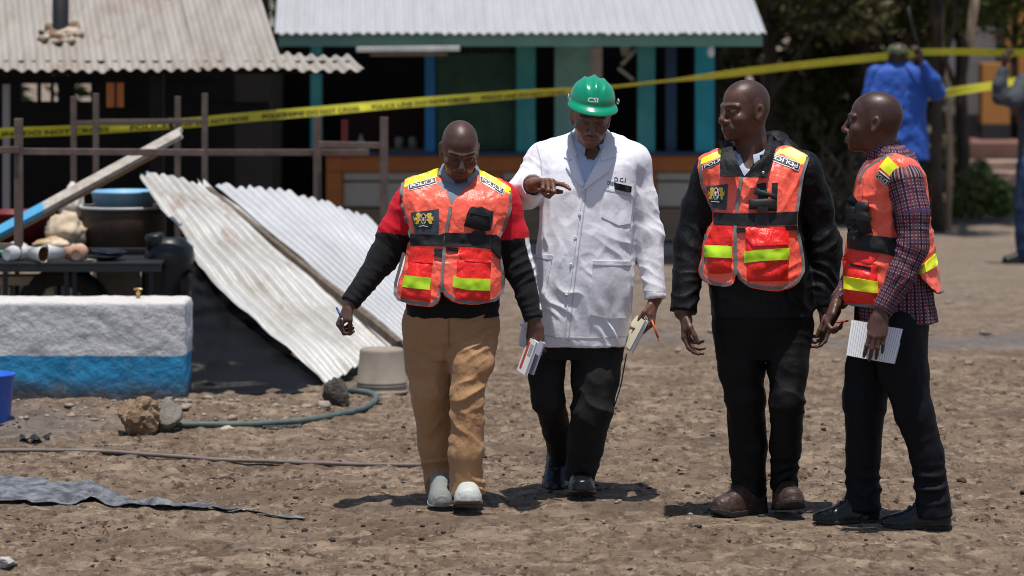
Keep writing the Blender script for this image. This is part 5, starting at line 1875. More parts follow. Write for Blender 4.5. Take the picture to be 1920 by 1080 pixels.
SKIN = skin_mat('skin')
MAT_ORANGE = cloth('orange_vest_cloth', (1.0, .135, .082), .33, .05, 1300, .0004, .02, .45, crease=.014)
MAT_REDNET = cloth('red_pocket_cloth', (.80, .018, .012), .30, .08, 1100, .0005, .02, .45, crease=.015)
MAT_YELLOW = M('yellow_reflective', (.86, .93, .02), .42, .04, 20, .0008, 40, .5)
MAT_LIME = M('lime_reflective', (.50, .80, .02), .36, .05, 20, .0012, 45, .5)
MAT_TAPE = M('grey_binding', (.17, .165, .165), .6, .15, 60, .0006, 300)
MAT_WEB = M('black_webbing', (.010, .010, .011), .62, .2, 30, .0012, 70, .35)
MAT_POUCH = M('black_pouch', (.008, .008, .009), .6, .2, 25, .0015, 60, .35)
MAT_NAVYPATCH = M('slate_patch', (.045, .055, .075), .6, .15, 40, .001, 90)
MAT_WHITE = M('white_print', (.78, .78, .76), .55)
MAT_NAVY = M('navy_print', (.022, .026, .045), .55)
MAT_GOLD = M('gold_print', (.72, .50, .06), .5, .35, 200)
MAT_GREENP = M('green_print', (.02, .12, .06), .6)
MAT_REDP = M('red_print', (.5, .02, .03), .6)
MAT_BLACKP = M('black_print', (.008, .008, .008), .6)
MAT_GREYBLUE = cloth('grey_blue_polo', (.20, .225, .27), .85, .08, 700, .0008)
MAT_PALEBLUE = cloth('pale_blue_shirt', (.42, .50, .64), .8, .05, 900, .0005)

def px_poly(poly, Yp):
    return [((a - 960) * Yp / F, H - (b - HZ) * Yp / F) for a, b in poly]

def round_poly(poly, it=2):
    p = np.asarray(poly, float)
    for _ in range(it):
        a = p * .82 + np.roll(p, -1, 0) * .18
        b = p * .18 + np.roll(p, -1, 0) * .82
        p = np.stack([a, b], 1).reshape(-1, 2)
    return p

def make_vest(p, rows, yoke, panels, off, specs, Yp, base=.004, parent=None, notfront=None):
    f, lo, hi = p.torso(rows, off)
    pts = np.array([q for c in yoke for q in c[0]])
    lo = np.minimum(lo, pts.min(0) - .12); hi = np.maximum(hi, pts.max(0) + .12)
    g = p.grid(lo, hi, .0054)
    g.fn(f, lo, hi)
    for pp, rr in yoke: add_chain(g, pp, rr, .04, 1.0, off)
    polys = [px_poly(round_poly(q, 1), Yp) for q in panels]
    X, Z = g.ax[0][:, None], g.ax[2][None, :]
    m = np.minimum.reduce([poly_sd(q, X, Z) for q in polys])
    g.D = np.maximum(g.D, m[:, None, :].astype(np.float32))
    v, q = g.mesh()
    v = folds(v, q, specs, base, (9, 9, 6), .0008, .0034, (11, 11, 8))
    o = mesh_obj('vest', v, q, MAT_ORANGE, p.root, True)
    return o, Skin(v, q), v, q

def emblem(skin, vest, cx, cy, w, h, ang=0.0):
    """shield with two supporters on a mound, ribbon below"""
    ca, sa = math.cos(ang), math.sin(ang)
    def T(pts):
        return [(cx + (x * ca - y * sa) * w, cy + (x * sa + y * ca) * h) for x, y in pts]
    def oval(x, y, a, b, n=12):
        return [(x + a * math.cos(t), y + b * math.sin(t)) for t in np.linspace(0, 2 * math.pi, n, endpoint=False)]
    L = []
    L.append((3, T([(-.42, .16), (-.3, .08), (0, .14), (.3, .08), (.42, .16), (.36, .36), (-.36, .36)])))
    for s in (-1, 1):
        L.append((0, T([(s * .14, -.30), (s * .22, -.44), (s * .36, -.48), (s * .44, -.36), (s * .38, -.26), (s * .50, -.14),
                        (s * .40, .02), (s * .46, .22), (s * .30, .24), (s * .26, .06), (s * .16, .0), (s * .24, -.14)])))
        L.append((0, T([(s * .44, .0), (s * .5, -.25), (s * .54, -.27), (s * .5, .05)])))
        L.append((2, T([(s * .1, .4), (s * .16, -.4), (s * .12, -.44), (s * .06, .38)])))
    L.append((4, T(oval(0, -.08, .17, .36))))
    L.append((5, T([(-.11, -.26), (0, -.42), (.11, -.26), (.12, -.2), (-.12, -.2)])))
    L.append((2, T([(-.15, -.14), (.15, -.14), (.15, -.0), (-.15, -.0)])))
    L.append((3, T([(-.12, .05), (.12, .05), (0, .24)])))
    L.append((4, T(oval(0, -.07, .05, .12, 8))))
    L.append((5, T([(-.40, .34), (0, .28), (.40, .34), (.36, .46), (0, .42), (-.36, .46)])))
    L.append((4, T([(-.26, .38), (0, .335), (.26, .38), (.24, .42), (0, .385), (-.24, .42)])))
    return blob('emblem', skin, L, [MAT_GOLD, MAT_NAVYPATCH, MAT_REDP, MAT_GREENP, MAT_WHITE, MAT_BLACKP], vest, off=.0085)

def police_label(skin, vest, quad, tquad=None, txt='POLICE', off=.0045):
    tl, tr, br, bl = [np.asarray(q, float) for q in quad]
    o = sew('name_label', skin, [tl, tr], [bl, br], MAT_WHITE, vest, off, .004, 3.0)
    def ins(q, a, b):
        return [q[0] * (1 - a) * (1 - b) + q[1] * a * (1 - b) + q[2] * a * b + q[3] * (1 - a) * b]
    def inset(q, x0, x1, y0, y1):
        q = [np.asarray(t, float) for t in q]
        return [ins(q, x0, y0)[0], ins(q, x1, y0)[0], ins(q, x1, y1)[0], ins(q, x0, y1)[0]]
    q2 = inset(quad, .02, .98, .09, .91)
    sew('label_field', skin, [q2[0], q2[1]], [q2[3], q2[2]], MAT_NAVY, vest, off + .0012, .004, 3.0)
    q3 = inset(tquad or quad, .08, .92, .24, .78)
    letters('lettering', skin, txt, q3, MAT_WHITE, vest, off + .0026, .016)

# ============================ man with tan trousers ============================
m1 = Person(13.60, 'man in orange police vest over red and black sweatshirt and tan trousers, holding books', 850)
J1 = [(338, 826, 898, .0, .10), (352, 792, 936, -.07, .105), (372, 770, 952, -.105, .115), (410, 768, 948, -.125, .12), (455, 772, 940, -.14, .115),
      (510, 765, 938, -.15, .11), (560, 761, 938, -.145, .115), (592, 763, 936, -.13, .12)]
V1 = [(338, 826, 898, .0, .10), (352, 792, 936, -.075, .105), (372, 768, 954, -.11, .115), (410, 766, 950, -.13, .12), (455, 770, 942, -.14, .115),
      (490, 764, 940, -.155, .115), (530, 752, 944, -.17, .12), (580, 744, 944, -.178, .125)]
yk1 = [m1.chain([(838, 352, .05, 24), (782, 372, .03, 33), (764, 392, .03, 33)]), m1.chain([(886, 352, .05, 24), (934, 376, .03, 33), (948, 396, .03, 33)])]
aR1 = m1.chain([(782, 374, .03, 35), (742, 436, .03, 31), (719, 484, .02, 27), (656, 568, -.06, 18)])
aL1 = m1.chain([(934, 378, .03, 35), (960, 440, .03, 30), (976, 508, .01, 27), (1001, 600, -.06, 18)])
lR1 = m1.chain([(806, 612, .03, 51), (808, 680, .02, 45), (809, 735, .0, 38), (817, 830, .08, 34), (828, 922, .12, 29)])
lL1 = m1.chain([(886, 612, -.02, 50), (882, 680, -.08, 41), (876, 745, -.13, 32), (875, 850, -.145, 31), (876, 928, -.13, 34)])
TR1 = [(574, 763, 931, -.12, .12), (600, 758, 933, -.125, .125), (640, 759, 930, -.12, .125), (672, 764, 926, -.10, .11)]
B1 = basis(-7, 26, 2)
o1 = m1.pt(862, 281, -.03)
hR1 = dict(W=m1.pt(653, 575, -.065), d=(-.42, -.15, -.8), n=(.85, .25, -.45), right=True,
           curls=[(52, 62, 35), (62, 70, 40), (66, 72, 40), (70, 72, 40)],
           thumb=[(.018, .026, .012), (.05, .040, .026), (.078, .034, .042), (.098, .024, .052)], sc=.95)
hL1 = dict(W=m1.pt(1003, 606, -.065), d=(.0, -.12, -1), n=(.25, 1, -.1), right=False,
           curls=[(28, 30, 20), (34, 34, 22), (36, 36, 22), (32, 34, 20)],
           thumb=[(.018, .026, .012), (.05, .036, .03), (.08, .030, .044), (.104, .022, .05)], sc=1.0)
body1, hr1 = build_body(m1, (.095, .045, .030), [(o1, B1, 1.0)], [hR1, hL1], J1, [aR1, aL1],
                        [lR1, lL1], SKIN, [(m1.pt(862, 300, .03), m1.pt(862, 356, .05), .062, .066)], stub=.5, closed=True,
                        headkw=dict(face=1.04, jaw=1.1, nose=1.15, lips=1.05))
# sweatshirt
f, lo, hi = m1.torso(J1)
pts = np.array(aR1[0] + aL1[0]); lo = np.minimum(lo, pts.min(0) - .1); hi = np.maximum(hi, pts.max(0) + .1)
g = m1.grid(lo, hi)
g.fn(f, lo, hi)
for y_ in yk1: add_chain(g, *y_, k=.04)
add_chain(g, *aR1, k=.03, flat_end=True); add_chain(g, *aL1, k=.03, flat_end=True)
v, q = g.mesh()
spec = [(m1.pt(722, 480, 0), (.17, .2, .17), (-.45, 0, -.8), 26, .0045), (m1.pt(680, 540, -.04), (.13, .2, .13), (-.5, 0, -.8), 34, .004),
        (m1.pt(976, 505, 0), (.16, .2, .16), (.3, .1, -.9), 26, .0045), (m1.pt(995, 570, -.04), (.12, .2, .12), (.3, 0, -.9), 34, .004),
        (m1.pt(850, 590, -.1), (.3, .3, .06), (.1, 0, 1), 22, .006)]
v = folds(v, q, spec, .003, (8, 8, 5), .0008, .0022, (9, 9, 14))
pyv = HZ + (H - v[:, 2]) * F / v[:, 1]; pxv = 960 + v[:, 0] * F / v[:, 1]
c = np.tile(np.array([.006, .0065, .008]), (len(v), 1))
edge = np.where(pxv < 860, 436 + (pxv - 722) * .13, 446 - (pxv - 988) * .10)
c[pyv < edge] = (.55, .008, .022)
white = (pxv > np.interp(pyv, [444, 480, 505, 560, 600], [983, 991, 1000, 1012, 1013])) & (pyv > 446) & (pyv < 594)
c[white] = (.70, .70, .72)
cuff = (np.linalg.norm(v - aR1[0][-1], axis=1) < .055) | (np.linalg.norm(v - aL1[0][-1], axis=1) < .055)
c[cuff] = (.008, .008, .009)
sw1 = mesh_obj('sweatshirt', v, q, cloth('sweatshirt_cloth', (.1, .1, .1), .85, .1, 700, .0008, .03, attr=True, crease=.006), m1.root, True, col=c)
sk_sw1 = Skin(v, q)
sew('polo_shirt', sk_sw1, [(812, 322), (862, 345), (906, 322)], [(838, 400), (846, 405), (854, 400)], MAT_GREYBLUE, m1.root, .006, .008, 4)
# vest
PL1 = [(757, 338), (790, 326), (824, 314), (834, 352), (845, 384), (838, 433), (832, 468), (829, 505), (827, 545), (823, 565), (812, 575), (776, 571), (744, 563), (738, 550),
       (742, 528), (747, 508), (757, 472), (771, 448), (764, 422), (754, 390), (752, 360)]
PR1 = [(898, 317), (930, 333), (959, 354), (958, 394), (946, 426), (934, 449), (938, 488), (946, 531), (944, 550), (930, 565), (888, 571), (853, 565), (834, 553), (829, 545),
       (831, 500), (834, 468), (840, 433), (846, 384), (872, 352)]
vspec = [(m1.pt(800, 540, -.16), (.16, .2, .16), (.6, 0, 1), 16, .006), (m1.pt(890, 530, -.16), (.18, .2, .16), (-.5, 0, 1), 15, .006),
         (m1.pt(770, 400, -.1), (.12, .2, .14), (.9, 0, .5), 18, .005), (m1.pt(925, 400, -.1), (.14, .2, .14), (-.9, 0, .5), 16, .005),
         (m1.pt(850, 470, -.15), (.3, .2, .07), (.1, 0, 1), 26, .004)]
vest1, sk1, v, q = make_vest(m1, V1, yk1, [PL1, PR1, [(838, 384), (851, 384), (845, 437), (838, 470), (834, 546), (825, 546), (828, 470), (833, 437)]], .012, vspec, 13.48, .003)
for ln in (PL1[:3], ):
    pass
edge_tape('binding', sk1, [(756, 343), (752, 362), (755, 390), (765, 422), (771, 446)], 6, MAT_TAPE, vest1)
edge_tape('binding', sk1, [(757, 474), (748, 508), (742, 530), (741, 550), (747, 561), (776, 568), (810, 571), (820, 562), (825, 545)], 6, MAT_TAPE, vest1)
edge_tape('binding', sk1, [(957, 358), (956, 394), (945, 426), (934, 446)], 6, MAT_TAPE, vest1)
edge_tape('binding', sk1, [(936, 478), (942, 510), (942, 548), (929, 562), (888, 568), (854, 562), (836, 550), (831, 540)], 6, MAT_TAPE, vest1)
edge_tape('zip', sk1, [(845, 388), (840, 415), (836, 437), (833, 468), (830, 505), (828, 547)], 6, MAT_TAPE, vest1, .006)
edge_tape('binding', sk1, [(824, 320), (834, 352), (845, 384)], 5, MAT_TAPE, vest1)
edge_tape('binding', sk1, [(897, 322), (872, 354), (848, 384)], 5, MAT_TAPE, vest1)
sew('shoulder_panel', sk1, [(761, 337), (792, 326), (822, 315)], [(758, 352), (790, 341), (819, 333)], MAT_YELLOW, vest1)
sew('shoulder_panel', sk1, [(899, 318), (930, 334), (957, 353)], [(900, 331), (929, 347), (956, 366)], MAT_YELLOW, vest1)
police_label(sk1, vest1, [(765, 347), (816, 333), (819, 345), (767, 358)])
police_label(sk1, vest1, [(900, 330), (945, 355), (942, 366), (901, 342)])
sew('badge_patch', sk1, [(771, 399), (823, 392)], [(779, 437), (823, 441)], MAT_NAVYPATCH, vest1, .006, .006, wob=.0015)
emblem(sk1, vest1, 796, 413, 34, 29)
sew('radio_pouch', sk1, [(877, 398), (883, 388), (901, 388), (924, 397)], [(870, 423), (890, 430), (906, 434), (919, 432)], MAT_POUCH, vest1, .012, .016, puff=.02)
sew('pouch_strap', sk1, [(884, 391), (902, 391)], [(880, 402), (918, 407)], MAT_WEB, vest1, .034, .008)
sew('pouch_tab', sk1, [(889, 432), (908, 434)], [(880, 441), (910, 442)], MAT_WEB, vest1, .012, .01)
sew('belt', sk1, [(771, 438), (800, 440), (822, 441), (838, 436), (880, 438), (931, 441)], [(771, 461), (800, 461), (838, 462), (883, 463), (923, 467), (931, 468)],
    MAT_WEB, vest1, .007, .010, 3, wob=.003)
sew('belt_end', sk1, [(923, 441), (934, 443)], [(921, 470), (936, 486)], MAT_WEB, vest1, .014, .012, 3)
def pocket_set(p, sk, vest, pt, pb, ft, fb, st, sb, smat, puff=.014):
    pk = sew('pocket', sk, pt, pb, MAT_REDNET, vest, .004, .008, 3.5, puff=puff, wob=.003)
    s2 = skin_on(sk, pk)
    sew('reflective_stripe', s2, st, sb, smat, vest, .0035, .006, 3, wob=.0008)
    sew('pocket_flap', s2, ft, fb, MAT_REDNET, vest, .006, .009, 3.5, wob=.002)
    return s2
pocket_set(m1, sk1, vest1, [(768, 492), (810, 494)], [(752, 559), (807, 566)], [(773, 463), (814, 467)], [(766, 491), (790, 493), (812, 494)],
           [(759, 516), (808, 521)], [(755, 538), (806, 544)], MAT_LIME, .012)
pocket_set(m1, sk1, vest1, [(857, 488), (920, 492)], [(853, 561), (918, 565)], [(860, 463), (890, 467), (921, 472)], [(860, 483), (874, 491), (920, 493)],
           [(851, 517), (864, 522), (919, 523)], [(849, 538), (880, 544), (918, 545)], MAT_LIME, .012)
sew('hook_tab', sk1, [(815, 466), (830, 467)], [(814, 480), (829, 483)], MAT_WEB, vest1, .009, .008)
sew('hook_tab', sk1, [(838, 463), (859, 464)], [(837, 470), (859, 472)], MAT_WEB, vest1, .009, .008)
# trousers, shoes, collar
MAT_TAN = cloth('tan_trouser_cloth', (.37, .205, .100), .8, .10, 800, .0007, .1, vscale=4, crease=.013)
f, lo, hi = m1.torso(TR1)
pts = np.array(lR1[0] + lL1[0]); lo = np.minimum(lo, pts.min(0) - .12); hi = np.maximum(hi, pts.max(0) + .12)
g = m1.grid(lo, hi)
g.fn(f, lo, hi)
add_chain(g, *lR1, k=.02, flat_end=True); add_chain(g, *lL1, k=.02, flat_end=True)
v, q = g.mesh()
spec = [(m1.pt(885, 610, -.1), (.2, .25, .18), (-.45, 0, 1), 20, .010), (m1.pt(880, 690, -.15), (.14, .25, .2), (-.6, 0, 1), 13, .010),
        (m1.pt(878, 790, -.12), (.12, .2, .2), (.7, 0, .9), 12, .010), (m1.pt(876, 905, -.1), (.14, .2, .11), (.25, 0, 1), 19, .014),
        (m1.pt(824, 895, .1), (.13, .2, .12), (-.35, 0, 1), 18, .010), (m1.pt(810, 640, 0), (.14, .25, .14), (.5, 0, 1), 16, .005),
        (m1.pt(812, 760, 0), (.12, .2, .2), (-.5, 0, .9), 11, .007)]
v = folds(v, q, spec, .004, (9, 9, 3.5), .0010, .0045, (8, 8, 6))
tr1 = mesh_obj('trousers', v, q, MAT_TAN, m1.root, True)
skt = Skin(v, q)
edge_tape('fly_seam', skt, [(841, 590), (841, 620), (843, 650)], 3, cloth('tan_seam', (.26, .13, .05)), tr1, .002, .004)
SH1 = M('grey_canvas', (.44, .45, .42), .85, .12, 30, .001, 300)
SO1 = M('tan_sole', (.20, .14, .09), .8, .2, 40, .001, 120)
s1a = shoe(m1, m1.pt(877, 962, -.06) * np.array([1, 1, 0]) + np.array([0, 0, .004]), (.02, -1), 9, .285, .118, SH1, SO1, 'slip')
s1b = shoe(m1, np.array([*(m1.pt(824, 900, .07)[:2]), .030]), (.06, -1), -5, .28, .112, M('shaded_canvas', (.19, .20, .19), .85, .12, 30, .001, 300), M('grey_sole', (.22, .22, .21), .8), 'slip')  # rear shoe: the same canvas with its shade put into the colour
collar(m1, m1.pt(862, 328, .045), basis(-5, 20), .068, .098, .045, -.012, .34, MAT_GREYBLUE, front=(.02, .018), tipdrop=.035, fr_ext=.01)

# ============================ man with green helmet and white coat ============================
m2 = Person(13.85, 'man in white lab coat and green hard hat pointing with his right hand', 1085)
C2 = [(262, 1066, 1152, .0, .10), (282, 1030, 1186, -.07, .11), (305, 1012, 1198, -.11, .12), (345, 1010, 1194, -.135, .125), (400, 1012, 1190, -.155, .125),
      (460, 1008, 1189, -.175, .12), (520, 999, 1189, -.18, .12), (580, 985, 1184, -.175, .13), (645, 972, 1179, -.165, .14)]
yk2 = [m2.chain([(1080, 268, .05, 22), (1020, 296, .03, 30)]), m2.chain([(1138, 268, .05, 22), (1186, 302, .03, 31)])]
aR2 = m2.chain([(1022, 300, .02, 34), (996, 346, -.02, 31), (980, 362, -.06, 30), (1000, 347, -.22, 23)])
aL2 = m2.chain([(1184, 308, .03, 33), (1203, 380, .03, 29), (1218, 440, .01, 27), (1228, 561, -.06, 20)])
lR2 = m2.chain([(1030, 640, .03, 40), (1026, 700, -.01, 32), (1029, 750, -.03, 31), (1043, 805, .14, 27), (1056, 866, .30, 23)])
lL2 = m2.chain([(1118, 640, .0, 50), (1116, 710, -.05, 43), (1110, 770, -.08, 39), (1097, 840, -.02, 34), (1087, 900, .02, 30)])
TR2 = [(585, 1000, 1180, -.13, .13), (640, 992, 1172, -.13, .13), (672, 998, 1166, -.11, .12)]
B2 = basis(-3, 14, 5)
o2 = m2.pt(1108, 220, -.05)
hR2 = dict(W=m2.pt(1004, 344, -.235), d=(.62, -.78, .12), n=(-.25, -.15, -1), right=True,
           curls=[(10, 12, 8), (66, 80, 45), (72, 88, 50), (74, 90, 50)],
           thumb=[(.018, .026, .012), (.05, .045, .022), (.082, .05, .026), (.108, .046, .03)], sc=1.12)
hL2 = dict(W=m2.pt(1226, 566, -.065), d=(-.10, -.15, -1), n=(-1, .1, .05), right=False,
           curls=[(42, 42, 22), (46, 46, 24), (48, 46, 24), (50, 46, 24)],
           thumb=[(.018, .026, .012), (.048, .034, .032), (.074, .024, .048), (.096, .01, .056)], sc=1.05)
body2, hr2 = build_body(m2, (.16, .076, .050), [(o2, B2, 1.02)], [hR2, hL2], C2, [aR2, aL2], [lR2, lL2], SKIN,
                        [(m2.pt(1108, 236, .03), m2.pt(1108, 300, .03), .064, .07)], stub=.2, closed=True,
                        headkw=dict(face=1.02, jaw=1.08, nose=1.1, lips=.95), arm_scale=.66)
MAT_COAT = cloth('white_coat_cloth', (.76, .76, .82), .75, .03, 900, .0004, .08, crease=.005)
MAT_COATSEAM = cloth('coat_stitching', (.50, .50, .56), .8, .03, 900, .0004)
f, lo, hi = m2.torso(C2)
pts = np.array(aR2[0] + aL2[0]); lo = np.minimum(lo, pts.min(0) - .1); hi = np.maximum(hi, pts.max(0) + .1)
g = m2.grid(lo, hi, .0055)
g.fn(f, lo, hi)
for y_ in yk2: add_chain(g, *y_, k=.04)
add_chain(g, *aR2, k=.03, flat_end=True); add_chain(g, *aL2, k=.03, flat_end=True)
# sleeve opening of the raised arm
a_, b_ = aR2[0][-2], aR2[0][-1]
g.cone(b_ - unit(b_ - a_) * .05, b_ + unit(b_ - a_) * .02, .036, .043, .004, 's')
# open neck
Yp = 13.85 - .12
vp = px_poly([(1066, 236), (1080, 276), (1094, 352), (1122, 300), (1140, 236)], Yp)
cut = poly_sd(vp, g.ax[0][:, None], g.ax[2][None, :])[:, None, :]
yy = g.ax[1][None, :, None]
g.D = np.maximum(g.D, -np.maximum(cut, yy - (13.85 + .02))).astype(np.float32)
# front skirts parted at the hem
v, q = g.mesh()
spec = [(m2.pt(985, 350, -.05), (.13, .2, .14), (.5, .3, 1), 22, .006), (m2.pt(1000, 320, 0), (.12, .2, .14), (.8, 0, -.6), 18, .005),
        (m2.pt(1218, 430, 0), (.13, .2, .18), (.4, 0, 1), 18, .006), (m2.pt(1225, 520, 0), (.12, .2, .14), (.3, 0, 1), 24, .005),
        (m2.pt(1160, 470, -.15), (.2, .25, .16), (.5, 0, 1), 16, .006), (m2.pt(1075, 560, -.16), (.16, .2, .25), (1, 0, .5), 12, .006),
        (m2.pt(1145, 610, -.16), (.18, .2, .14), (.8, 0, .7), 15, .008), (m2.pt(1030, 480, -.12), (.12, .25, .3), (1, 0, .15), 14, .006),
        (m2.pt(1172, 380, -.1), (.1, .2, .25), (1, 0, .2), 16, .005)]
v = folds(v, q, spec, .006, (9, 9, 2.6), .0005, .0028, (9, 9, 5))
coat = mesh_obj('lab_coat', v, q, MAT_COAT, m2.root, True)
sk2 = Skin(v, q)
# shirt below
f, lo, hi = m2.torso(C2, -.010)
g = m2.grid(lo, hi, .006)
g.fn(f, lo, hi)
for y_ in yk2: add_chain(g, *y_, k=.04, off=-.010)
g.inter(lambda X, Y, Z: m2.pt(0, 420)[2] - Z)
g.cone(m2.pt(1108, 230, .0), m2.pt(1108, 318, -.07), .056, .02, .01, 's')
v, q = g.mesh()
sh2 = mesh_obj('shirt', v, q, MAT_PALEBLUE, m2.root, True)
sksh2 = Skin(v, q)
MAT_SEAMB = cloth('shirt_seam', (.30, .37, .50))
edge_tape('placket', sksh2, [(1107, 296), (1104, 320), (1100, 350)], 8, MAT_PALEBLUE, sh2, .003)
cshirt = collar(m2, m2.pt(1109, 263, .02), basis(-3, 16), .068, .092, .036, -.006, .42, MAT_PALEBLUE, front=(.035, .035), tipdrop=.034, fr_ext=.012)
# coat collar and lapels
MAT_LAP = cloth('coat_lapel_cloth', (.74, .74, .80), .75, .03, 900, .0004, .08, crease=.003)
ccoat = collar(m2, m2.pt(1109, 262, .03), basis(-3, 14), .086, .118, .042, -.020, 1.15, MAT_LAP, name='coat_collar', front=(.06, .05), tipdrop=.0, parent=coat)
sew('lapel', sk2, [(1064, 252), (1060, 275), (1057, 296)], [(1080, 268), (1083, 285), (1076, 303)], MAT_LAP, coat, .008, .008, 3)
sew('lapel', sk2, [(1083, 283), (1089, 315), (1096, 349)], [(1070, 303), (1061, 313), (1087, 349)], MAT_LAP, coat, .0095, .009, 3)
sew('lapel', sk2, [(1134, 258), (1128, 288), (1126, 304)], [(1154, 258), (1156, 280), (1156, 294)], MAT_LAP, coat, .008, .008, 3)
sew('lapel', sk2, [(1125, 305), (1110, 330), (1094, 353)], [(1150, 303), (1141, 322), (1097, 355)], MAT_LAP, coat, .0095, .009, 3)
edge_tape('placket_stitching', sk2, [(1099, 356), (1094, 400), (1088, 446), (1081, 500), (1074, 560), (1066, 640)], 2.2, MAT_COATSEAM, coat, .002, .003)
edge_tape('placket_edge', sk2, [(1093, 354), (1086, 400), (1080, 446), (1073, 500), (1065, 560), (1056, 641)], 3.5, MAT_COAT, coat, .004, .005)
edge_tape('armhole_seam', sk2, [(1196, 306), (1191, 340), (1188, 380), (1187, 425)], 2.2, MAT_COATSEAM, coat, .002, .003)
edge_tape('armhole_seam', sk2, [(1006, 272), (1014, 300), (1016, 330)], 2.2, MAT_COATSEAM, coat, .002, .003)
edge_tape('hem_stitching', sk2, [(975, 608), (1000, 626), (1050, 633), (1110, 634), (1176, 631)], 2.0, MAT_COATSEAM, coat, .0015, .003)
edge_tape('cuff_stitching', sk2, [(1208, 544), (1228, 548), (1247, 546)], 2.2, MAT_COATSEAM, coat, .0015, .003)
sew('chest_pocket', sk2, [(1133, 351), (1160, 357), (1186, 364)], [(1127, 407), (1160, 423), (1181, 419)], MAT_COAT, coat, .005, .006, 3.5)
edge_tape('pocket_hem', sk2, [(1133, 356), (1160, 362), (1186, 369)], 2.2, MAT_COATSEAM, coat, .0065, .003)
sew('hip_pocket', sk2, [(1111, 488), (1182, 490)], [(1106, 590), (1140, 597), (1177, 596)], MAT_COAT, coat, .005, .006, 4)
edge_tape('pocket_hem', sk2, [(1111, 496), (1182, 498)], 2.2, MAT_COATSEAM, coat, .0065, .003)
sew('hip_pocket', sk2, [(998, 477), (1037, 478)], [(993, 560), (1021, 562)], MAT_COAT, coat, .005, .006, 4)
edge_tape('pocket_hem', sk2, [(998, 484), (1036, 486)], 2.2, MAT_COATSEAM, coat, .0065, .003)
for (bx, by) in ((1093, 361), (1087, 402), (1079, 446), (1071, 497), (1062, 553)):
    h = sk2.hit(bx, by, .003)
    if h:
        mb = MB(); mb.lathe([(.0, .003), (.0035, .0025), (.006, .004), (.0072, .0022), (.007, -.003)], h[0], h[1], 14)
        mb.build('button', M('coat_button', (.62, .62, .66), .35), coat, True)
letters('lettering', sk2, 'D.C.I', [(1152, 332), (1173, 334), (1173, 342), (1152, 340)], MAT_NAVY, coat, .0012, .02)
letters('lettering', sk2, 'DIREC', [(1139, 339), (1154, 341), (1154, 349), (1139, 347)], MAT_NAVY, coat, .0012, .02)
# trousers
MAT_CHAR = cloth('charcoal_trouser_cloth', (.014, .014, .0148), .75, .2, 800, .0006, .0, .2, vscale=4, crease=.006)
def trousers(p, rows, legs, mat, spec, base=.005):
    f, lo, hi = p.torso(rows)
    pts = np.array([q for l in legs for q in l[0]]); lo = np.minimum(lo, pts.min(0) - .12); hi = np.maximum(hi, pts.max(0) + .12)
    g = p.grid(lo, hi)
    g.fn(f, lo, hi)
    for l in legs: add_chain(g, *l, k=.02, flat_end=True)
    v, q = g.mesh()
    v = folds(v, q, spec, base, (9, 9, 3.5), .0010, .0030, (8, 8, 5))
    return mesh_obj('trousers', v, q, mat, p.root, True), Skin(v, q)
spec = [(m2.pt(1108, 760, -.08), (.14, .2, .2), (.5, 0, .9), 11, .007), (m2.pt(1090, 880, 0), (.13, .2, .1), (.2, 0, 1), 18, .010),
        (m2.pt(1040, 760, -.02), (.13, .25, .14), (-.5, .2, .9), 14, .007), (m2.pt(1120, 660, -.1), (.2, .2, .12), (.5, 0, 1), 15, .005)]
tr2, _ = trousers(m2, TR2, [lR2, lL2], MAT_CHAR, spec)
MAT_BLKSHOE = M('black_leather', (.007, .007, .0072), .30, .25, 40, .0012, 70, .38)
MAT_BLKSOLE = M('black_rubber', (.018, .017, .016), .75, .2, 60, .001, 150)
MAT_LACE = M('black_lace', (.02, .02, .02), .8)
shoe(m2, np.array([*(m2.pt(1086, 910, .10)[:2]), .0]), (.03, -1), 5, .295, .118, MAT_BLKSHOE, MAT_BLKSOLE, 'shoe', lace=MAT_LACE)
shoe(m2, m2.pt(1046, 848, .42), (-.06, -1), -38, .29, .115, MAT_BLKSHOE, MAT_BLKSOLE, 'shoe', lace=MAT_LACE)
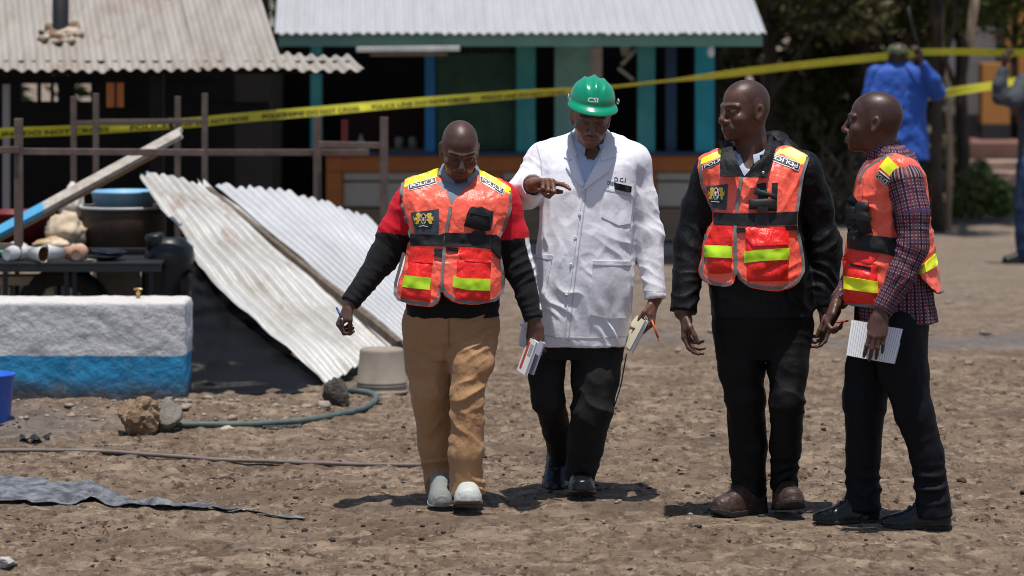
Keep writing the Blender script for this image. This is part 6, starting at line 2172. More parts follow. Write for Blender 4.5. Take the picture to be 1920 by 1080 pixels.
# helmet
def build_helmet(p, org, B, sc, mat):
    n, mrow = 72, 26
    def W(x, y, z): return org + B @ (np.array([x, y, z]) * sc)
    rows = []
    for j in range(mrow):
        t = j / (mrow - 1)                       # 0 rim .. 1 crown
        el = t * math.pi / 2
        ring = []
        for i in range(n):
            a = 2 * math.pi * i / n
            x, y = math.sin(a), math.cos(a)      # y forward
            r = math.cos(el) ** .72
            z = .095 * math.sin(el) ** .95
            px_, py_ = .098 * x * r, (.128 if y > 0 else .126) * y * r
            # ridges from front to back over the crown
            rid = 0.0
            for cx, wd, hgt in ((0, .013, .0115), (-.042, .008, .007), (.042, .008, .007)):
                rid += hgt * math.exp(-((px_ - cx) / wd) ** 2) * min(1, max(0, (t - .22) / .25))
            slot = .004 * math.exp(-((abs(px_) - .066) / .006) ** 2) * math.exp(-((py_ - .02) / .03) ** 2) * (t > .3)
            ring.append(W(px_, py_, z + rid - slot))
        rows.append(ring)
    # rolled rim and peak, from the rim outwards
    out1, out2, out3, lip = [], [], [], []
    for i in range(n):
        a = 2 * math.pi * i / n
        x, y = math.sin(a), math.cos(a)
        pk = max(0.0, (y - .10) / .90) ** .55 if y > .10 else 0.0
        e = .006 + .036 * pk
        dr = -.006 - .016 * pk
        bx, by = .098 * x, (.128 if y > 0 else .126) * y
        out1.append(W(bx + x * e * .35, by + y * e * .45, dr * .25 - .002))
        out2.append(W(bx + x * e * .75, by + y * e * 1.0, dr - .003))
        out3.append(W(bx + x * e * .75, by + y * e * 1.0, dr - .008))
        lip.append(W(bx * .97, by * .97, -.008))
    inner = []
    for j in (2, 8, 14, 20):
        el = j / (mrow - 1) * math.pi / 2
        inner.append([W(.093 * math.sin(2 * math.pi * i / n) * math.cos(el) ** .72, .121 * math.cos(2 * math.pi * i / n) * math.cos(el) ** .72, .088 * math.sin(el) ** .95 - .003) for i in range(n)])
    allr = inner[::-1] + [lip, out3, out2, out1] + rows
    v = np.array(allr).reshape(-1, 3)
    f = []
    for j in range(len(allr) - 1):
        for i in range(n):
            f.append((j * n + i, j * n + (i + 1) % n, (j + 1) * n + (i + 1) % n, (j + 1) * n + i))
    return mesh_obj('hard_hat', v, f, mat, p.root, True), v, f
MAT_HELM = M('green_plastic', (.0, .26, .13), .26, .06, 12, .0004, 120, .5, coat=.2)
hb = basis(-3, 12, 6)
oh = m2.pt(1111, 188, -.06)
helm, v, f = build_helmet(m2, oh, hb, 1.0, MAT_HELM)
skh = Skin(v, np.array(f))
letters('lettering', skh, 'CSI', [(1103, 182.5), (1122, 183.5), (1121, 192.5), (1102, 191)], MAT_WHITE, helm, .0015, .02)
for s_ in (-1, 1):
    mb = MB()
    c_ = oh + hb @ np.array([s_ * .101, .028, .012])
    ring = [c_ + hb @ np.array([s_ * .006 * (1 + .5 * math.cos(t)), .010 * math.cos(t), .011 * math.sin(t)]) for t in np.linspace(0, 2 * math.pi, 13)]
    mb.tube(ring, .0022, 6, caps=False)
    mb.build('strap_ring', M('clear_ring', (.5, .62, .6), .3), helm, True)

# ============================ man in black jacket ============================
m3 = Person(13.3, 'man in orange police vest over a black hooded jacket looking to the side', 1420)
J3 = [(278, 1378, 1450, .0, .10), (296, 1345, 1486, -.06, .115), (318, 1324, 1516, -.09, .125), (365, 1328, 1508, -.12, .125), (410, 1336, 1500, -.135, .12),
      (460, 1330, 1508, -.14, .12), (520, 1328, 1518, -.14, .125), (592, 1334, 1524, -.135, .13)]
V3 = [(278, 1378, 1450, .0, .10), (296, 1345, 1486, -.065, .115), (318, 1320, 1516, -.095, .125), (365, 1326, 1508, -.125, .125), (410, 1334, 1500, -.14, .12),
      (450, 1324, 1500, -.155, .12), (500, 1314, 1510, -.168, .125), (560, 1311, 1512, -.172, .125)]
yk3 = [m3.chain([(1388, 292, .05, 22), (1342, 318, .02, 30), (1333, 340, .02, 30)]), m3.chain([(1446, 290, .06, 24), (1500, 318, .03, 32), (1506, 345, .03, 32)])]
aR3 = m3.chain([(1334, 322, .03, 34), (1312, 390, .05, 32), (1296, 455, .04, 31), (1281, 584, -.05, 25)])
aL3 = m3.chain([(1508, 324, .03, 34), (1530, 395, .05, 32), (1545, 460, .05, 31), (1549, 575, .02, 26)])
lR3 = m3.chain([(1384, 610, .02, 48), (1392, 690, -.01, 41), (1399, 750, -.01, 36), (1404, 840, .06, 34), (1404, 935, .08, 33)])
lL3 = m3.chain([(1478, 610, .0, 47), (1478, 690, -.06, 36), (1476, 755, -.10, 31), (1473, 840, -.02, 28), (1470, 918, .04, 27)])
TR3 = [(575, 1336, 1522, -.125, .125), (610, 1338, 1522, -.125, .125), (645, 1344, 1516, -.115, .12), (670, 1350, 1510, -.10, .11)]
B3 = basis(57, 2, 0)
o3 = m3.pt(1395, 207, .0)
hR3 = dict(W=m3.pt(1284, 590, -.06), d=(.02, -.12, -1), n=(1, -.25, 0), right=True,
           curls=[(24, 26, 16), (30, 32, 20), (36, 36, 22), (42, 40, 24)],
           thumb=[(.018, .026, .012), (.05, .042, .028), (.082, .044, .044), (.108, .04, .056)], sc=1.08)
hL3 = dict(W=m3.pt(1550, 582, .01), d=(0, -.1, -1), n=(-1, -.2, 0), right=False,
           curls=[(24, 26, 16), (30, 32, 20), (36, 36, 22), (42, 40, 24)],
           thumb=[(.018, .026, .012), (.05, .042, .028), (.082, .044, .044), (.108, .04, .056)], sc=1.0)
body3, _ = build_body(m3, (.098, .045, .029), [(o3, B3, 1.06)], [hR3, hL3], J3, [aR3, aL3], [lR3, lL3], SKIN,
                      [(m3.pt(1402, 228, .02), m3.pt(1412, 300, .03), .066, .074)], stub=.75, headkw=dict(jaw=1.05, nose=1.1))
MAT_JKT = cloth('black_jacket_cloth', (.0035, .004, .0056), .55, .15, 900, .0005, .0, .22, crease=.012)
f, lo, hi = m3.torso(J3)
pts = np.array(aR3[0] + aL3[0]); lo = np.minimum(lo, pts.min(0) - .1); hi = np.maximum(hi, pts.max(0) + .1)
g = m3.grid(lo, hi)
g.fn(f, lo, hi)
for y_ in yk3: add_chain(g, *y_, k=.04)
add_chain(g, *aR3, k=.03, flat_end=True); add_chain(g, *aL3, k=.03, flat_end=True)
vp = px_poly([(1352, 262), (1372, 290), (1393, 336), (1424, 300), (1444, 262)], 13.3 - .1)
cut = poly_sd(vp, g.ax[0][:, None], g.ax[2][None, :])[:, None, :]
g.D = np.maximum(g.D, -np.maximum(cut, g.ax[1][None, :, None] - 13.3)).astype(np.float32)
v, q = g.mesh()
spec = [(m3.pt(1296, 450, 0), (.14, .2, .2), (.4, 0, 1), 17, .006), (m3.pt(1284, 540, 0), (.12, .2, .16), (-.3, 0, 1), 20, .006),
        (m3.pt(1545, 455, 0), (.15, .2, .2), (-.4, 0, 1), 17, .007), (m3.pt(1548, 540, 0), (.12, .2, .14), (.4, 0, 1), 20, .006),
        (m3.pt(1430, 570, -.1), (.3, .3, .1), (.5, 0, 1), 15, .006), (m3.pt(1530, 360, 0), (.1, .2, .16), (.7, 0, .6), 14, .005)]
v = folds(v, q, spec, .004, (8, 8, 4), .0006, .0024, (9, 9, 9))
jk3 = mesh_obj('jacket', v, q, MAT_JKT, m3.root, True)
# shirt
f, lo, hi = m3.torso(J3, -.010)
g = m3.grid(lo, hi, .006)
g.fn(f, lo, hi)
for y_ in yk3: add_chain(g, *y_, k=.04, off=-.010)
g.inter(lambda X, Y, Z: m3.pt(0, 400)[2] - Z)
g.cone(m3.pt(1405, 240, .0), m3.pt(1404, 312, -.05), .058, .02, .01, 's')
v, q = g.mesh()
sh3 = mesh_obj('shirt', v, q, MAT_PALEBLUE, m3.root, True)
collar(m3, m3.pt(1408, 283, .02), basis(18, 8), .070, .095, .046, -.004, .40, MAT_PALEBLUE, front=(.05, .045), tipdrop=.036, fr_ext=.008)
# stand collar of the jacket, hood behind
collar(m3, m3.pt(1411, 296, .02), basis(20, 6), .100, .118, .052, -.050, .62, MAT_JKT, name='jacket_collar', front=(.028, .02), tipdrop=.018, parent=jk3, fr_ext=.012)
leaf(m3, 'collar_flap', [(1359, 262, .0), (1351, 290, -.10), (1350, 330, -.150)], [(1371, 268, -.05), (1381, 300, -.13), (1396, 331, -.155)], MAT_JKT, jk3)
leaf(m3, 'collar_flap', [(1448, 250, .07), (1452, 285, -.06), (1438, 332, -.150)], [(1441, 258, .03), (1426, 300, -.125), (1394, 332, -.155)], MAT_JKT, jk3)
mb = MB(); sp_ = m3.pt(1431, 324, -.155); mb.lathe([(0, .002), (.006, .002), (.0065, 0)], sp_, (0, -1, 0), 12)
mb.build('press_stud', M('steel_stud', (.5, .5, .5), .35, metal=.8), jk3, True)
g = SDF(*[np.arange(a, b, .006) for a, b in ((o3[0] - .2, o3[0] + .34), (13.1, 13.7), (1.3, 1.72))])
for (x, y, dy, r) in ((1452, 268, .10, 13), (1470, 274, .10, 15), (1484, 283, .09, 13)):
    pass
hp = m3.chain([(1380, 272, .16, 16), (1420, 268, .17, 20), (1458, 268, .12, 19), (1478, 282, .06, 15), (1474, 296, -.01, 9)])
add_chain(g, *hp, k=.03)
v, q = g.mesh()
v = folds(v, q, [], .006, (14, 14, 14), .001, .006, (13, 13, 13))
mesh_obj('hood', v, q, MAT_JKT, jk3, True)
# vest
PL3 = [(1314, 297), (1349, 281), (1362, 290), (1391, 329), (1384, 369), (1379, 417), (1379, 469), (1380, 522), (1375, 532), (1359, 538), (1336, 534), (1317, 524),
       (1311, 512), (1319, 481), (1322, 434), (1338, 421), (1339, 397), (1328, 377), (1313, 347), (1311, 317)]
PR3 = [(1432, 290), (1483, 274), (1518, 291), (1506, 329), (1500, 369), (1495, 397), (1494, 421), (1501, 452), (1508, 485), (1509, 508), (1497, 531), (1467, 543), (1435, 543),
       (1403, 537), (1385, 524), (1378, 510), (1379, 469), (1379, 417), (1383, 369), (1391, 333), (1418, 328)]
PM3 = [(1386, 334), (1398, 333), (1392, 369), (1386, 417), (1386, 505), (1374, 505), (1373, 417), (1378, 369)]
vspec = [(m3.pt(1345, 500, -.16), (.14, .2, .16), (.6, 0, 1), 16, .006), (m3.pt(1440, 500, -.16), (.2, .2, .16), (-.5, 0, 1), 15, .006),
         (m3.pt(1340, 360, -.1), (.12, .2, .14), (.9, 0, .5), 16, .005), (m3.pt(1470, 360, -.1), (.14, .2, .14), (-.6, 0, .8), 15, .006),
         (m3.pt(1390, 370, -.12), (.1, .2, .12), (.7, 0, .7), 20, .004)]
vest3, sk3, v, q = make_vest(m3, V3, yk3, [PL3, PR3, PM3], .012, vspec, 13.18)
edge_tape('binding', sk3, [(1315, 300), (1314, 320), (1316, 346), (1329, 376), (1340, 395)], 6, MAT_TAPE, vest3)
edge_tape('binding', sk3, [(1324, 440), (1322, 481), (1314, 510), (1320, 521), (1337, 531), (1359, 535), (1373, 530)], 6, MAT_TAPE, vest3)
edge_tape('binding', sk3, [(1515, 294), (1504, 329), (1498, 369), (1494, 396)], 6, MAT_TAPE, vest3)
edge_tape('binding', sk3, [(1492, 424), (1499, 452), (1505, 485), (1506, 508), (1495, 528), (1467, 540), (1435, 540), (1404, 534), (1387, 521), (1381, 505)], 6, MAT_TAPE, vest3)
edge_tape('zip', sk3, [(1391, 331), (1384, 369), (1379, 417), (1379, 469), (1379, 515)], 6, MAT_TAPE, vest3, .006)
sew('shoulder_panel', sk3, [(1316, 297), (1352, 281)], [(1314, 309), (1352, 294)], MAT_YELLOW, vest3)
sew('shoulder_panel', sk3, [(1462, 281), (1482, 276), (1515, 292)], [(1452, 291), (1467, 289), (1506, 309)], MAT_YELLOW, vest3)
police_label(sk3, vest3, [(1318, 310), (1366, 288), (1368, 299), (1318, 319)])
ql = [(1447, 294), (1467, 289), (1500, 307), (1496, 321)]
police_label(sk3, vest3, [(1446, 287), (1501, 307), (1497, 321), (1443, 301)], [(1497, 321), (1443, 301), (1446, 287), (1501, 307)])
sew('badge_patch', sk3, [(1324, 350), (1365, 345)], [(1336, 388), (1350, 393), (1362, 394)], MAT_NAVYPATCH, vest3, .005, .006)
emblem(sk3, vest3, 1345, 366, 28, 32, .04)
for top, bot, o_, t_, pf in (([(1419, 345), (1436, 343)], [(1424, 396), (1444, 396)], .010, .010, .004), ([(1447, 344), (1458, 343)], [(1446, 396), (1455, 396)], .009, .009, 0),
                         ([(1414, 354), (1455, 366)], [(1413, 364), (1455, 374)], .022, .012, .004), ([(1404, 375), (1455, 372)], [(1404, 392), (1455, 396)], .019, .016, .008),
                         ([(1419, 388), (1440, 388)], [(1419, 398), (1438, 398)], .026, .010, 0)):
    sew('radio_holder_strap', sk3, top, bot, MAT_WEB if pf < .006 else MAT_POUCH, vest3, o_, t_, 3, puff=pf)
sew('belt', sk3, [(1339, 398), (1379, 400), (1415, 400), (1493, 397)], [(1340, 421), (1379, 423), (1415, 424), (1493, 421)], MAT_WEB, vest3, .008, .011, 3, wob=.0015)
sew('belt_buckle', sk3, [(1416, 400), (1441, 399)], [(1417, 424), (1441, 423)], M('dark_webbing', (.018, .018, .02), .5, .2, 40, .001, 100), vest3, .011, .006, 3)
pocket_set(m3, sk3, vest3, [(1322, 458), (1373, 460)], [(1330, 512), (1350, 514), (1371, 511)], [(1338, 423), (1374, 425)], [(1322, 457), (1373, 460)],
           [(1322, 460), (1372, 462)], [(1322, 482), (1372, 484)], MAT_LIME, .02)
pocket_set(m3, sk3, vest3, [(1397, 430), (1478, 430)], [(1401, 527), (1478, 527)], [(1398, 428), (1478, 427)], [(1400, 445), (1412, 462), (1478, 459)],
           [(1395, 472), (1420, 469), (1479, 465)], [(1396, 493), (1430, 489), (1479, 487)], MAT_LIME, .02)
sew('hook_tab', sk3, [(1381, 427), (1397, 428)], [(1381, 436), (1397, 436)], MAT_WEB, vest3, .008, .008)
sew('hook_tab', sk3, [(1471, 424), (1493, 423)], [(1472, 432), (1493, 431)], MAT_WEB, vest3, .009, .008)
MAT_BLKTR = cloth('black_trouser_cloth', (.0032, .0032, .0038), .65, .2, 800, .0006, .0, .2, vscale=4, crease=.006)
spec = [(m3.pt(1476, 625, -.1), (.14, .2, .12), (.1, 0, 1), 20, .004), (m3.pt(1474, 750, -.1), (.13, .2, .15), (.6, 0, .9), 12, .007),
        (m3.pt(1468, 890, 0), (.12, .2, .12), (-.4, 0, 1), 17, .009), (m3.pt(1404, 900, .08), (.13, .2, .14), (.3, 0, 1), 15, .008),
        (m3.pt(1395, 740, 0), (.13, .2, .14), (-.5, 0, 1), 12, .006)]
tr3, _ = trousers(m3, TR3, [lR3, lL3], MAT_BLKTR, spec)
MAT_BRN = M('brown_leather', (.050, .026, .020), .5, .4, 30, .0012, 90, .4)
MAT_BRNSOLE = M('dark_lug_sole', (.022, .020, .018), .7, .3, 50, .002, 120)
MAT_BLACE = M('brown_lace', (.05, .025, .025), .8)
h_ = m3.pt(1432, 950, .09); h_[2] = .0
shoe(m3, h_, (-.80, -.60), 0, .275, .108, MAT_BRN, MAT_BRNSOLE, 'boot', lace=MAT_BLACE)
h_ = m3.pt(1464, 950, .10); h_[2] = .006
shoe(m3, h_, (.12, -1), 10, .285, .112, MAT_BRN, MAT_BRNSOLE, 'boot', lace=MAT_BLACE)

# ============================ man in plaid shirt ============================
m4 = Person(13.0, 'man in orange police vest over a checked shirt, side on, holding a lined notepad', 1665)
J4 = [(286, 1655, 1712, -.09, .09), (304, 1632, 1722, -.17, .17), (330, 1620, 1732, -.20, .20), (380, 1608, 1738, -.19, .19), (430, 1602, 1738, -.175, .175),
      (480, 1600, 1738, -.17, .17), (530, 1602, 1745, -.175, .175), (602, 1606, 1760, -.18, .18)]
V4 = [(286, 1655, 1712, -.09, .09), (304, 1630, 1724, -.17, .17), (330, 1614, 1734, -.20, .20), (380, 1603, 1742, -.19, .19), (430, 1597, 1744, -.175, .175),
      (480, 1590, 1748, -.18, .18), (530, 1587, 1756, -.19, .19), (578, 1586, 1768, -.195, .195)]
yk4 = [m4.chain([(1672, 292, -.02, 26), (1688, 322, -.17, 32)]), m4.chain([(1672, 292, .02, 26), (1676, 322, .17, 32)])]
aL4 = m4.chain([(1697, 338, -.20, 34), (1710, 400, -.235, 30), (1712, 462, -.25, 28), (1690, 520, -.265, 26), (1655, 582, -.275, 19)])
aR4 = m4.chain([(1676, 338, .20, 32), (1660, 400, .22, 29), (1640, 458, .20, 27), (1600, 530, .06, 22), (1572, 566, -.02, 18)])
lF4 = m4.chain([(1655, 615, .09, 50), (1632, 690, .09, 45), (1622, 750, .09, 40), (1618, 840, .10, 34), (1618, 956, .10, 35)])
lB4 = m4.chain([(1680, 615, -.09, 52), (1694, 700, -.09, 46), (1712, 770, -.10, 37), (1738, 850, -.10, 31), (1752, 969, -.10, 33)])
TR4 = [(575, 1606, 1742, -.16, .16), (615, 1604, 1740, -.165, .165), (670, 1602, 1736, -.15, .15)]
B4 = basis(103, -3, 0)
o4 = m4.pt(1637, 229, .0)
hL4 = dict(W=m4.pt(1650, 590, -.285), d=(-.20, -.28, -1), n=(.05, .95, -.25), right=False,
           curls=[(8, 22, 14), (10, 24, 16), (12, 24, 16), (14, 26, 16)],
           thumb=[(.018, .026, .012), (.045, .032, .032), (.07, .022, .044), (.094, .012, .05)], sc=1.02)
hR4 = dict(W=m4.pt(1567, 570, -.03), d=(-.42, -.35, -.82), n=(.72, -.45, -.35), right=True,
           curls=[(55, 70, 40), (64, 78, 40), (70, 80, 40), (72, 80, 40)],
           thumb=[(.018, .026, .012), (.055, .034, .02), (.094, .026, .012), (.126, .018, .006)], sc=1.05)
body4, _ = build_body(m4, (.078, .036, .025), [(o4, B4, 1.05)], [hL4, hR4], J4, [aL4, aR4], [lF4, lB4], SKIN,
                      [(m4.pt(1648, 250, .0), m4.pt(1668, 312, .0), .062, .07)], stub=.7, headkw=dict(jaw=.95, nose=.95, lips=1.15))
# plaid
def plaid_mat():
    t = NT('plaid_cloth')
    at = t.n('ShaderNodeAttribute'); at.attribute_name = 'fab'
    x, y, z = t.xyz(at.outputs['Vector'])
    def wave(c, pitch, ph, duty):
        u = t.math('FRACT', t.math('ADD', t.math('DIVIDE', c, pitch), ph))
        return t.math('LESS_THAN', u, duty)
    a = wave(x, .0140, 0, .42); b = wave(y, .0140, 0, .42)
    a2 = wave(x, .028, .2, .16); b2 = wave(y, .028, .2, .16)
    c = t.mix(a, (.014, .012, .030), (.10, .022, .030))
    c2 = t.mix(a, (.012, .014, .045), (.27, .18, .17))
    c = t.mix(b, c, c2)
    c = t.mix(t.math('MULTIPLY', a2, .6), c, (.30, .05, .05))
    c = t.mix(t.math('MULTIPLY', b2, .5), c, (.05, .06, .16))
    t.l(c, t.b.inputs['Base Color'])
    t.b.inputs['Roughness'].default_value = .85
    t.b.inputs['Specular IOR Level'].default_value = .2
    t.bump(t.noise(700, 2), .0006)
    return t.m
MAT_PLAID = plaid_mat()
def plaid_uv(p, v, arms, cx, cy):
    """cloth coordinates: round the trunk and up, round each sleeve and along"""
    best = np.full(len(v), 1e9); U = np.zeros((len(v), 2))
    ang = np.arctan2(v[:, 0] - cx, -(v[:, 1] - cy))
    U[:, 0] = ang * .155; U[:, 1] = v[:, 2]
    d0 = np.maximum(np.hypot((v[:, 0] - cx) / .15, (v[:, 1] - cy) / .19) - 1, 0) * .15
    best = d0 + .012
    for pts, rad in arms:
        L = 0.0
        for i in range(len(pts) - 1):
            a, b = pts[i], pts[i + 1]
            ab = b - a; ln = np.linalg.norm(ab)
            t = np.clip(((v - a) @ ab) / ln ** 2, 0, 1)
            w = v - a - t[:, None] * ab
            d = np.abs(np.linalg.norm(w, axis=1) - (rad[i] + (rad[i + 1] - rad[i]) * t))
            k = d < best
            x = unit(np.cross(ab, [0, 1, .01])); y = unit(np.cross(x, ab))
            an = np.arctan2(w @ x, w @ y)
            U[k, 0] = an[k] * .065; U[k, 1] = L + t[k] * ln
            best = np.minimum(best, d)
            L += ln
    return U
f, lo, hi = m4.torso(J4)
pts = np.array(aL4[0] + aR4[0]); lo = np.minimum(lo, pts.min(0) - .1); hi = np.maximum(hi, pts.max(0) + .1)
g = m4.grid(lo, hi, .0055)
g.fn(f, lo, hi)
for y_ in yk4: add_chain(g, *y_, k=.04)
add_chain(g, *aL4, k=.022, flat_end=True); add_chain(g, *aR4, k=.022, flat_end=True)
v, q = g.mesh()
cx4, cy4 = m4.pt(1670, 400)[0], 13.0
U = plaid_uv(m4, v, [aL4, aR4], cx4, cy4)
spec = [(m4.pt(1712, 465, -.25), (.13, .2, .13), (.5, 0, 1), 20, .006), (m4.pt(1680, 530, -.24), (.12, .2, .13), (.7, 0, -.7), 24, .006),
        (m4.pt(1590, 530, .0), (.12, .2, .12), (.7, 0, -.7), 24, .005), (m4.pt(1710, 380, -.2), (.1, .2, .16), (.3, 0, 1), 15, .005),
        (m4.pt(1700, 570, -.1), (.2, .3, .12), (1, 0, .2), 16, .005)]
v = folds(v, q, spec, .004, (8, 8, 4), .0005, .0022, (9, 9, 8))
sh4 = mesh_obj('checked_shirt', v, q, MAT_PLAID, m4.root, True, uv=U)
c4 = collar(m4, m4.pt(1658, 288, .0), basis(103, 24), .063, .076, .034, -.004, .35, MAT_PLAID, front=(.0, .0), tipdrop=.02, squash=1.05)
me = c4.data
vv = np.array([tuple(q_.co) for q_ in me.vertices])
a_ = me.attributes.new('fab', 'FLOAT_VECTOR', 'POINT')
cc = np.zeros((len(vv), 3), np.float32)
lc = vv + origin_of(m4.root) - m4.pt(1664, 286, 0)
cc[:, 0] = np.arctan2(lc[:, 1], lc[:, 0]) * .09; cc[:, 1] = lc[:, 2] + lc[:, 0] * .4
a_.data.foreach_set('vector', cc.ravel())
PF4 = [(1672, 286), (1695, 292), (1712, 300), (1722, 314), (1713, 326), (1692, 332), (1678, 340), (1672, 366), (1672, 394), (1675, 420), (1681, 437), (1684, 487), (1676, 530), (1646, 575),
       (1615, 574), (1587, 571), (1580, 560), (1578, 520), (1578, 487), (1590, 466), (1591, 434), (1598, 394), (1607, 341), (1616, 316), (1640, 300)]
PB4 = [(1700, 294), (1716, 302), (1737, 337), (1744, 394), (1748, 429), (1758, 434), (1761, 476), (1772, 547), (1762, 553), (1745, 540), (1722, 518), (1728, 497), (1737, 470),
       (1738, 420), (1735, 370), (1728, 345), (1713, 328)]
vspec = [(m4.pt(1620, 520, -.12), (.14, .25, .16), (.5, 0, 1), 15, .006), (m4.pt(1640, 400, -.16), (.14, .25, .14), (-.5, 0, 1), 14, .005),
         (m4.pt(1750, 500, -.05), (.1, .3, .14), (.5, 0, 1), 16, .006)]
vest4, sk4, v, q = make_vest(m4, V4, yk4, [PF4, PB4], .012, vspec, 12.86)
skall4 = sk4
edge_tape('binding', sk4, [(1724, 316), (1714, 327), (1693, 333), (1680, 341), (1674, 366), (1674, 394), (1677, 420), (1682, 436)], 6, MAT_TAPE, vest4)
edge_tape('binding', sk4, [(1674, 289), (1645, 302), (1620, 320), (1611, 342)], 5, MAT_TAPE, vest4)
edge_tape('binding', sk4, [(1583, 566), (1600, 571), (1643, 574)], 6, MAT_TAPE, vest4)
edge_tape('binding', sk4, [(1770, 546), (1760, 550), (1745, 538), (1725, 518)], 5, MAT_TAPE, vest4)
sew('shoulder_panel', sk4, [(1665, 294), (1680, 308), (1695, 324)], [(1649, 313), (1664, 326), (1678, 339)], MAT_YELLOW, vest4, .003, .005, 3)
police_label(sk4, vest4, [(1650, 320), (1671, 337), (1662, 350), (1642, 331)])
sew('radio_pouch', sk4, [(1610, 384), (1615, 379), (1630, 381)], [(1609, 428), (1620, 440), (1637, 436)], MAT_POUCH, vest4, .014, .016, 3, puff=.022)
sew('pouch_strap', sk4, [(1608, 402), (1638, 406)], [(1607, 410), (1637, 415)], MAT_WEB, vest4, .036, .01, 3)
sew('belt', sk4, [(1592, 436), (1650, 443), (1684, 447)], [(1591, 466), (1650, 474), (1684, 482)], MAT_WEB, vest4, .008, .011, 3, wob=.002)
sp4 = pocket_set(m4, sk4, vest4, [(1582, 485), (1646, 499)], [(1583, 567), (1644, 572)], [(1594, 467), (1651, 478)], [(1581, 483), (1633, 495)],
           [(1583, 518), (1646, 528)], [(1583, 542), (1645, 550)], MAT_YELLOW, .018)
sew('pocket_slot', sp4, [(1594, 494), (1633, 501)], [(1595, 499), (1633, 507)], MAT_POUCH, vest4, .003, .004, 3)
sew('reflective_stripe', sk4, [(1723, 507), (1738, 489), (1753, 476)], [(1722, 516), (1738, 509), (1758, 497)], MAT_YELLOW, vest4, .005, .006, 3)
MAT_NAVTR = cloth('navy_trouser_cloth', (.003, .0034, .0070), .7, .2, 800, .0006, .0, .2, vscale=4, crease=.006)
spec = [(m4.pt(1618, 915, .1), (.13, .2, .13), (.2, 0, 1), 16, .012), (m4.pt(1748, 910, -.1), (.12, .2, .13), (-.2, 0, 1), 16, .012),
        (m4.pt(1625, 750, .1), (.13, .2, .14), (.5, 0, 1), 12, .006), (m4.pt(1712, 770, -.1), (.13, .2, .14), (-.5, 0, 1), 12, .007)]
tr4, _ = trousers(m4, TR4, [lF4, lB4], MAT_NAVTR, spec)
h_ = m4.pt(1650, 985, .10); h_[2] = .0
shoe(m4, h_, (-.99, -.16), 0, .285, .108, MAT_BLKSHOE, MAT_BLKSOLE, 'dress', lace=MAT_LACE)
h_ = m4.pt(1784, 985, -.08); h_[2] = .0
shoe(m4, h_, (-.985, .12), 0, .285, .108, MAT_BLKSHOE, MAT_BLKSOLE, 'dress', lace=MAT_LACE)

# ============================ two men further back ============================
def simple_man(Y0, label, px, skin, head, J, arms, legs, TR, jm, tm, hands, neckpts, shoes, headkw=None):
    p = Person(Y0, label, px)
    org, B, sc = p.pt(*head[0]), head[1], head[2]
    am = [p.chain(a) for a in arms]; lm = [p.chain(l) for l in legs]
    hs = [dict(W=p.pt(*h[0]), d=h[1], n=h[2], right=h[3], curls=[(40, 50, 30)] * 4, thumb=[(.018, .026, .012), (.05, .036, .03), (.08, .03, .044), (.1, .02, .05)]) for h in hands]
    build_body(p, skin, [(org, B, sc)], hs, J, am, lm, SKIN, [(p.pt(*neckpts[0]), p.pt(*neckpts[1]), .058, .066)], stub=.6, headkw=headkw)
    f, lo, hi = p.torso(J)
    pts = np.array([q for a in am for q in a[0]]); lo = np.minimum(lo, pts.min(0) - .1); hi = np.maximum(hi, pts.max(0) + .1)
    g = p.grid(lo, hi, .011)
    g.fn(f, lo, hi)
    for a in am: add_chain(g, *a, k=.04, flat_end=True)
    v, q = g.mesh()
    v = folds(v, q, [], .006, (7, 7, 5), .0, .007, (8, 8, 7))
    mesh_obj('jacket', v, q, jm, p.root, True)
    f, lo, hi = p.torso(TR)
    pts = np.array([q for l in lm for q in l[0]]); lo = np.minimum(lo, pts.min(0) - .12); hi = np.maximum(hi, pts.max(0) + .12)
    g = p.grid(lo, hi, .011)
    g.fn(f, lo, hi)
    for l in lm: add_chain(g, *l, k=.02, flat_end=True)
    v, q = g.mesh()
    v = folds(v, q, [], .006, (7, 7, 4), 0, .005, (8, 8, 6))
    mesh_obj('trousers', v, q, tm, p.root, True)
    for h, d in shoes:
        hp_ = p.pt(*h); hp_[2] = .0
        shoe(p, hp_, d, 0, .28, .11, MAT_BLKSHOE, MAT_BLKSOLE, 'slip')
    return p
BJ = cloth('blue_jacket_cloth', (.020, .085, .40), .6, .12, 500, .001, .05, .35, crease=.02)
GJ = cloth('grey_jacket_cloth', (.050, .056, .068), .75, .15, 500, .001, .05, crease=.02)
JN = cloth('denim', (.020, .040, .095), .85, .25, 500, .001, .05)
DT = cloth('dark_trouser_cloth', (.010, .010, .011), .8, .2, 500, .001, .02)
m5 = simple_man(27.0, 'man seen from behind in a bright blue jacket and camouflage cap lifting the yellow tape', 1690, (.075, .036, .026),
    ((1683, 107, .0), basis(176, 6), 1.0),
    [(118, 1664, 1706, -.05, .07), (126, 1650, 1722, -.09, .10), (140, 1638, 1736, -.11, .12), (180, 1636, 1738, -.13, .13), (230, 1644, 1738, -.13, .13), (300, 1640, 1742, -.14, .14)],
    [[(1643, 140, 0, 18), (1636, 180, -.02, 17), (1634, 230, -.10, 14), (1640, 262, -.18, 10)], [(1728, 142, 0, 18), (1756, 172, -.02, 15), (1748, 150, -.10, 13), (1728, 117, -.16, 9)]],
    [[(1668, 310, 0, 26), (1668, 390, .0, 20), (1668, 474, .02, 17)], [(1712, 310, 0, 26), (1716, 390, .0, 20), (1718, 474, .02, 17)]],
    [(290, 1643, 1740, -.13, .13), (320, 1644, 1738, -.12, .12)], BJ, DT,
    [((1641, 266, -.19), (0, -.2, -1), (1, 0, 0), False), ((1727, 114, -.165), (-.15, -.2, 1), (-1, 0, .1), True)], ((1684, 112, .02), (1686, 132, .03)),
    [((1668, 480, .1), (0, -1)), ((1718, 480, .1), (0, -1))])
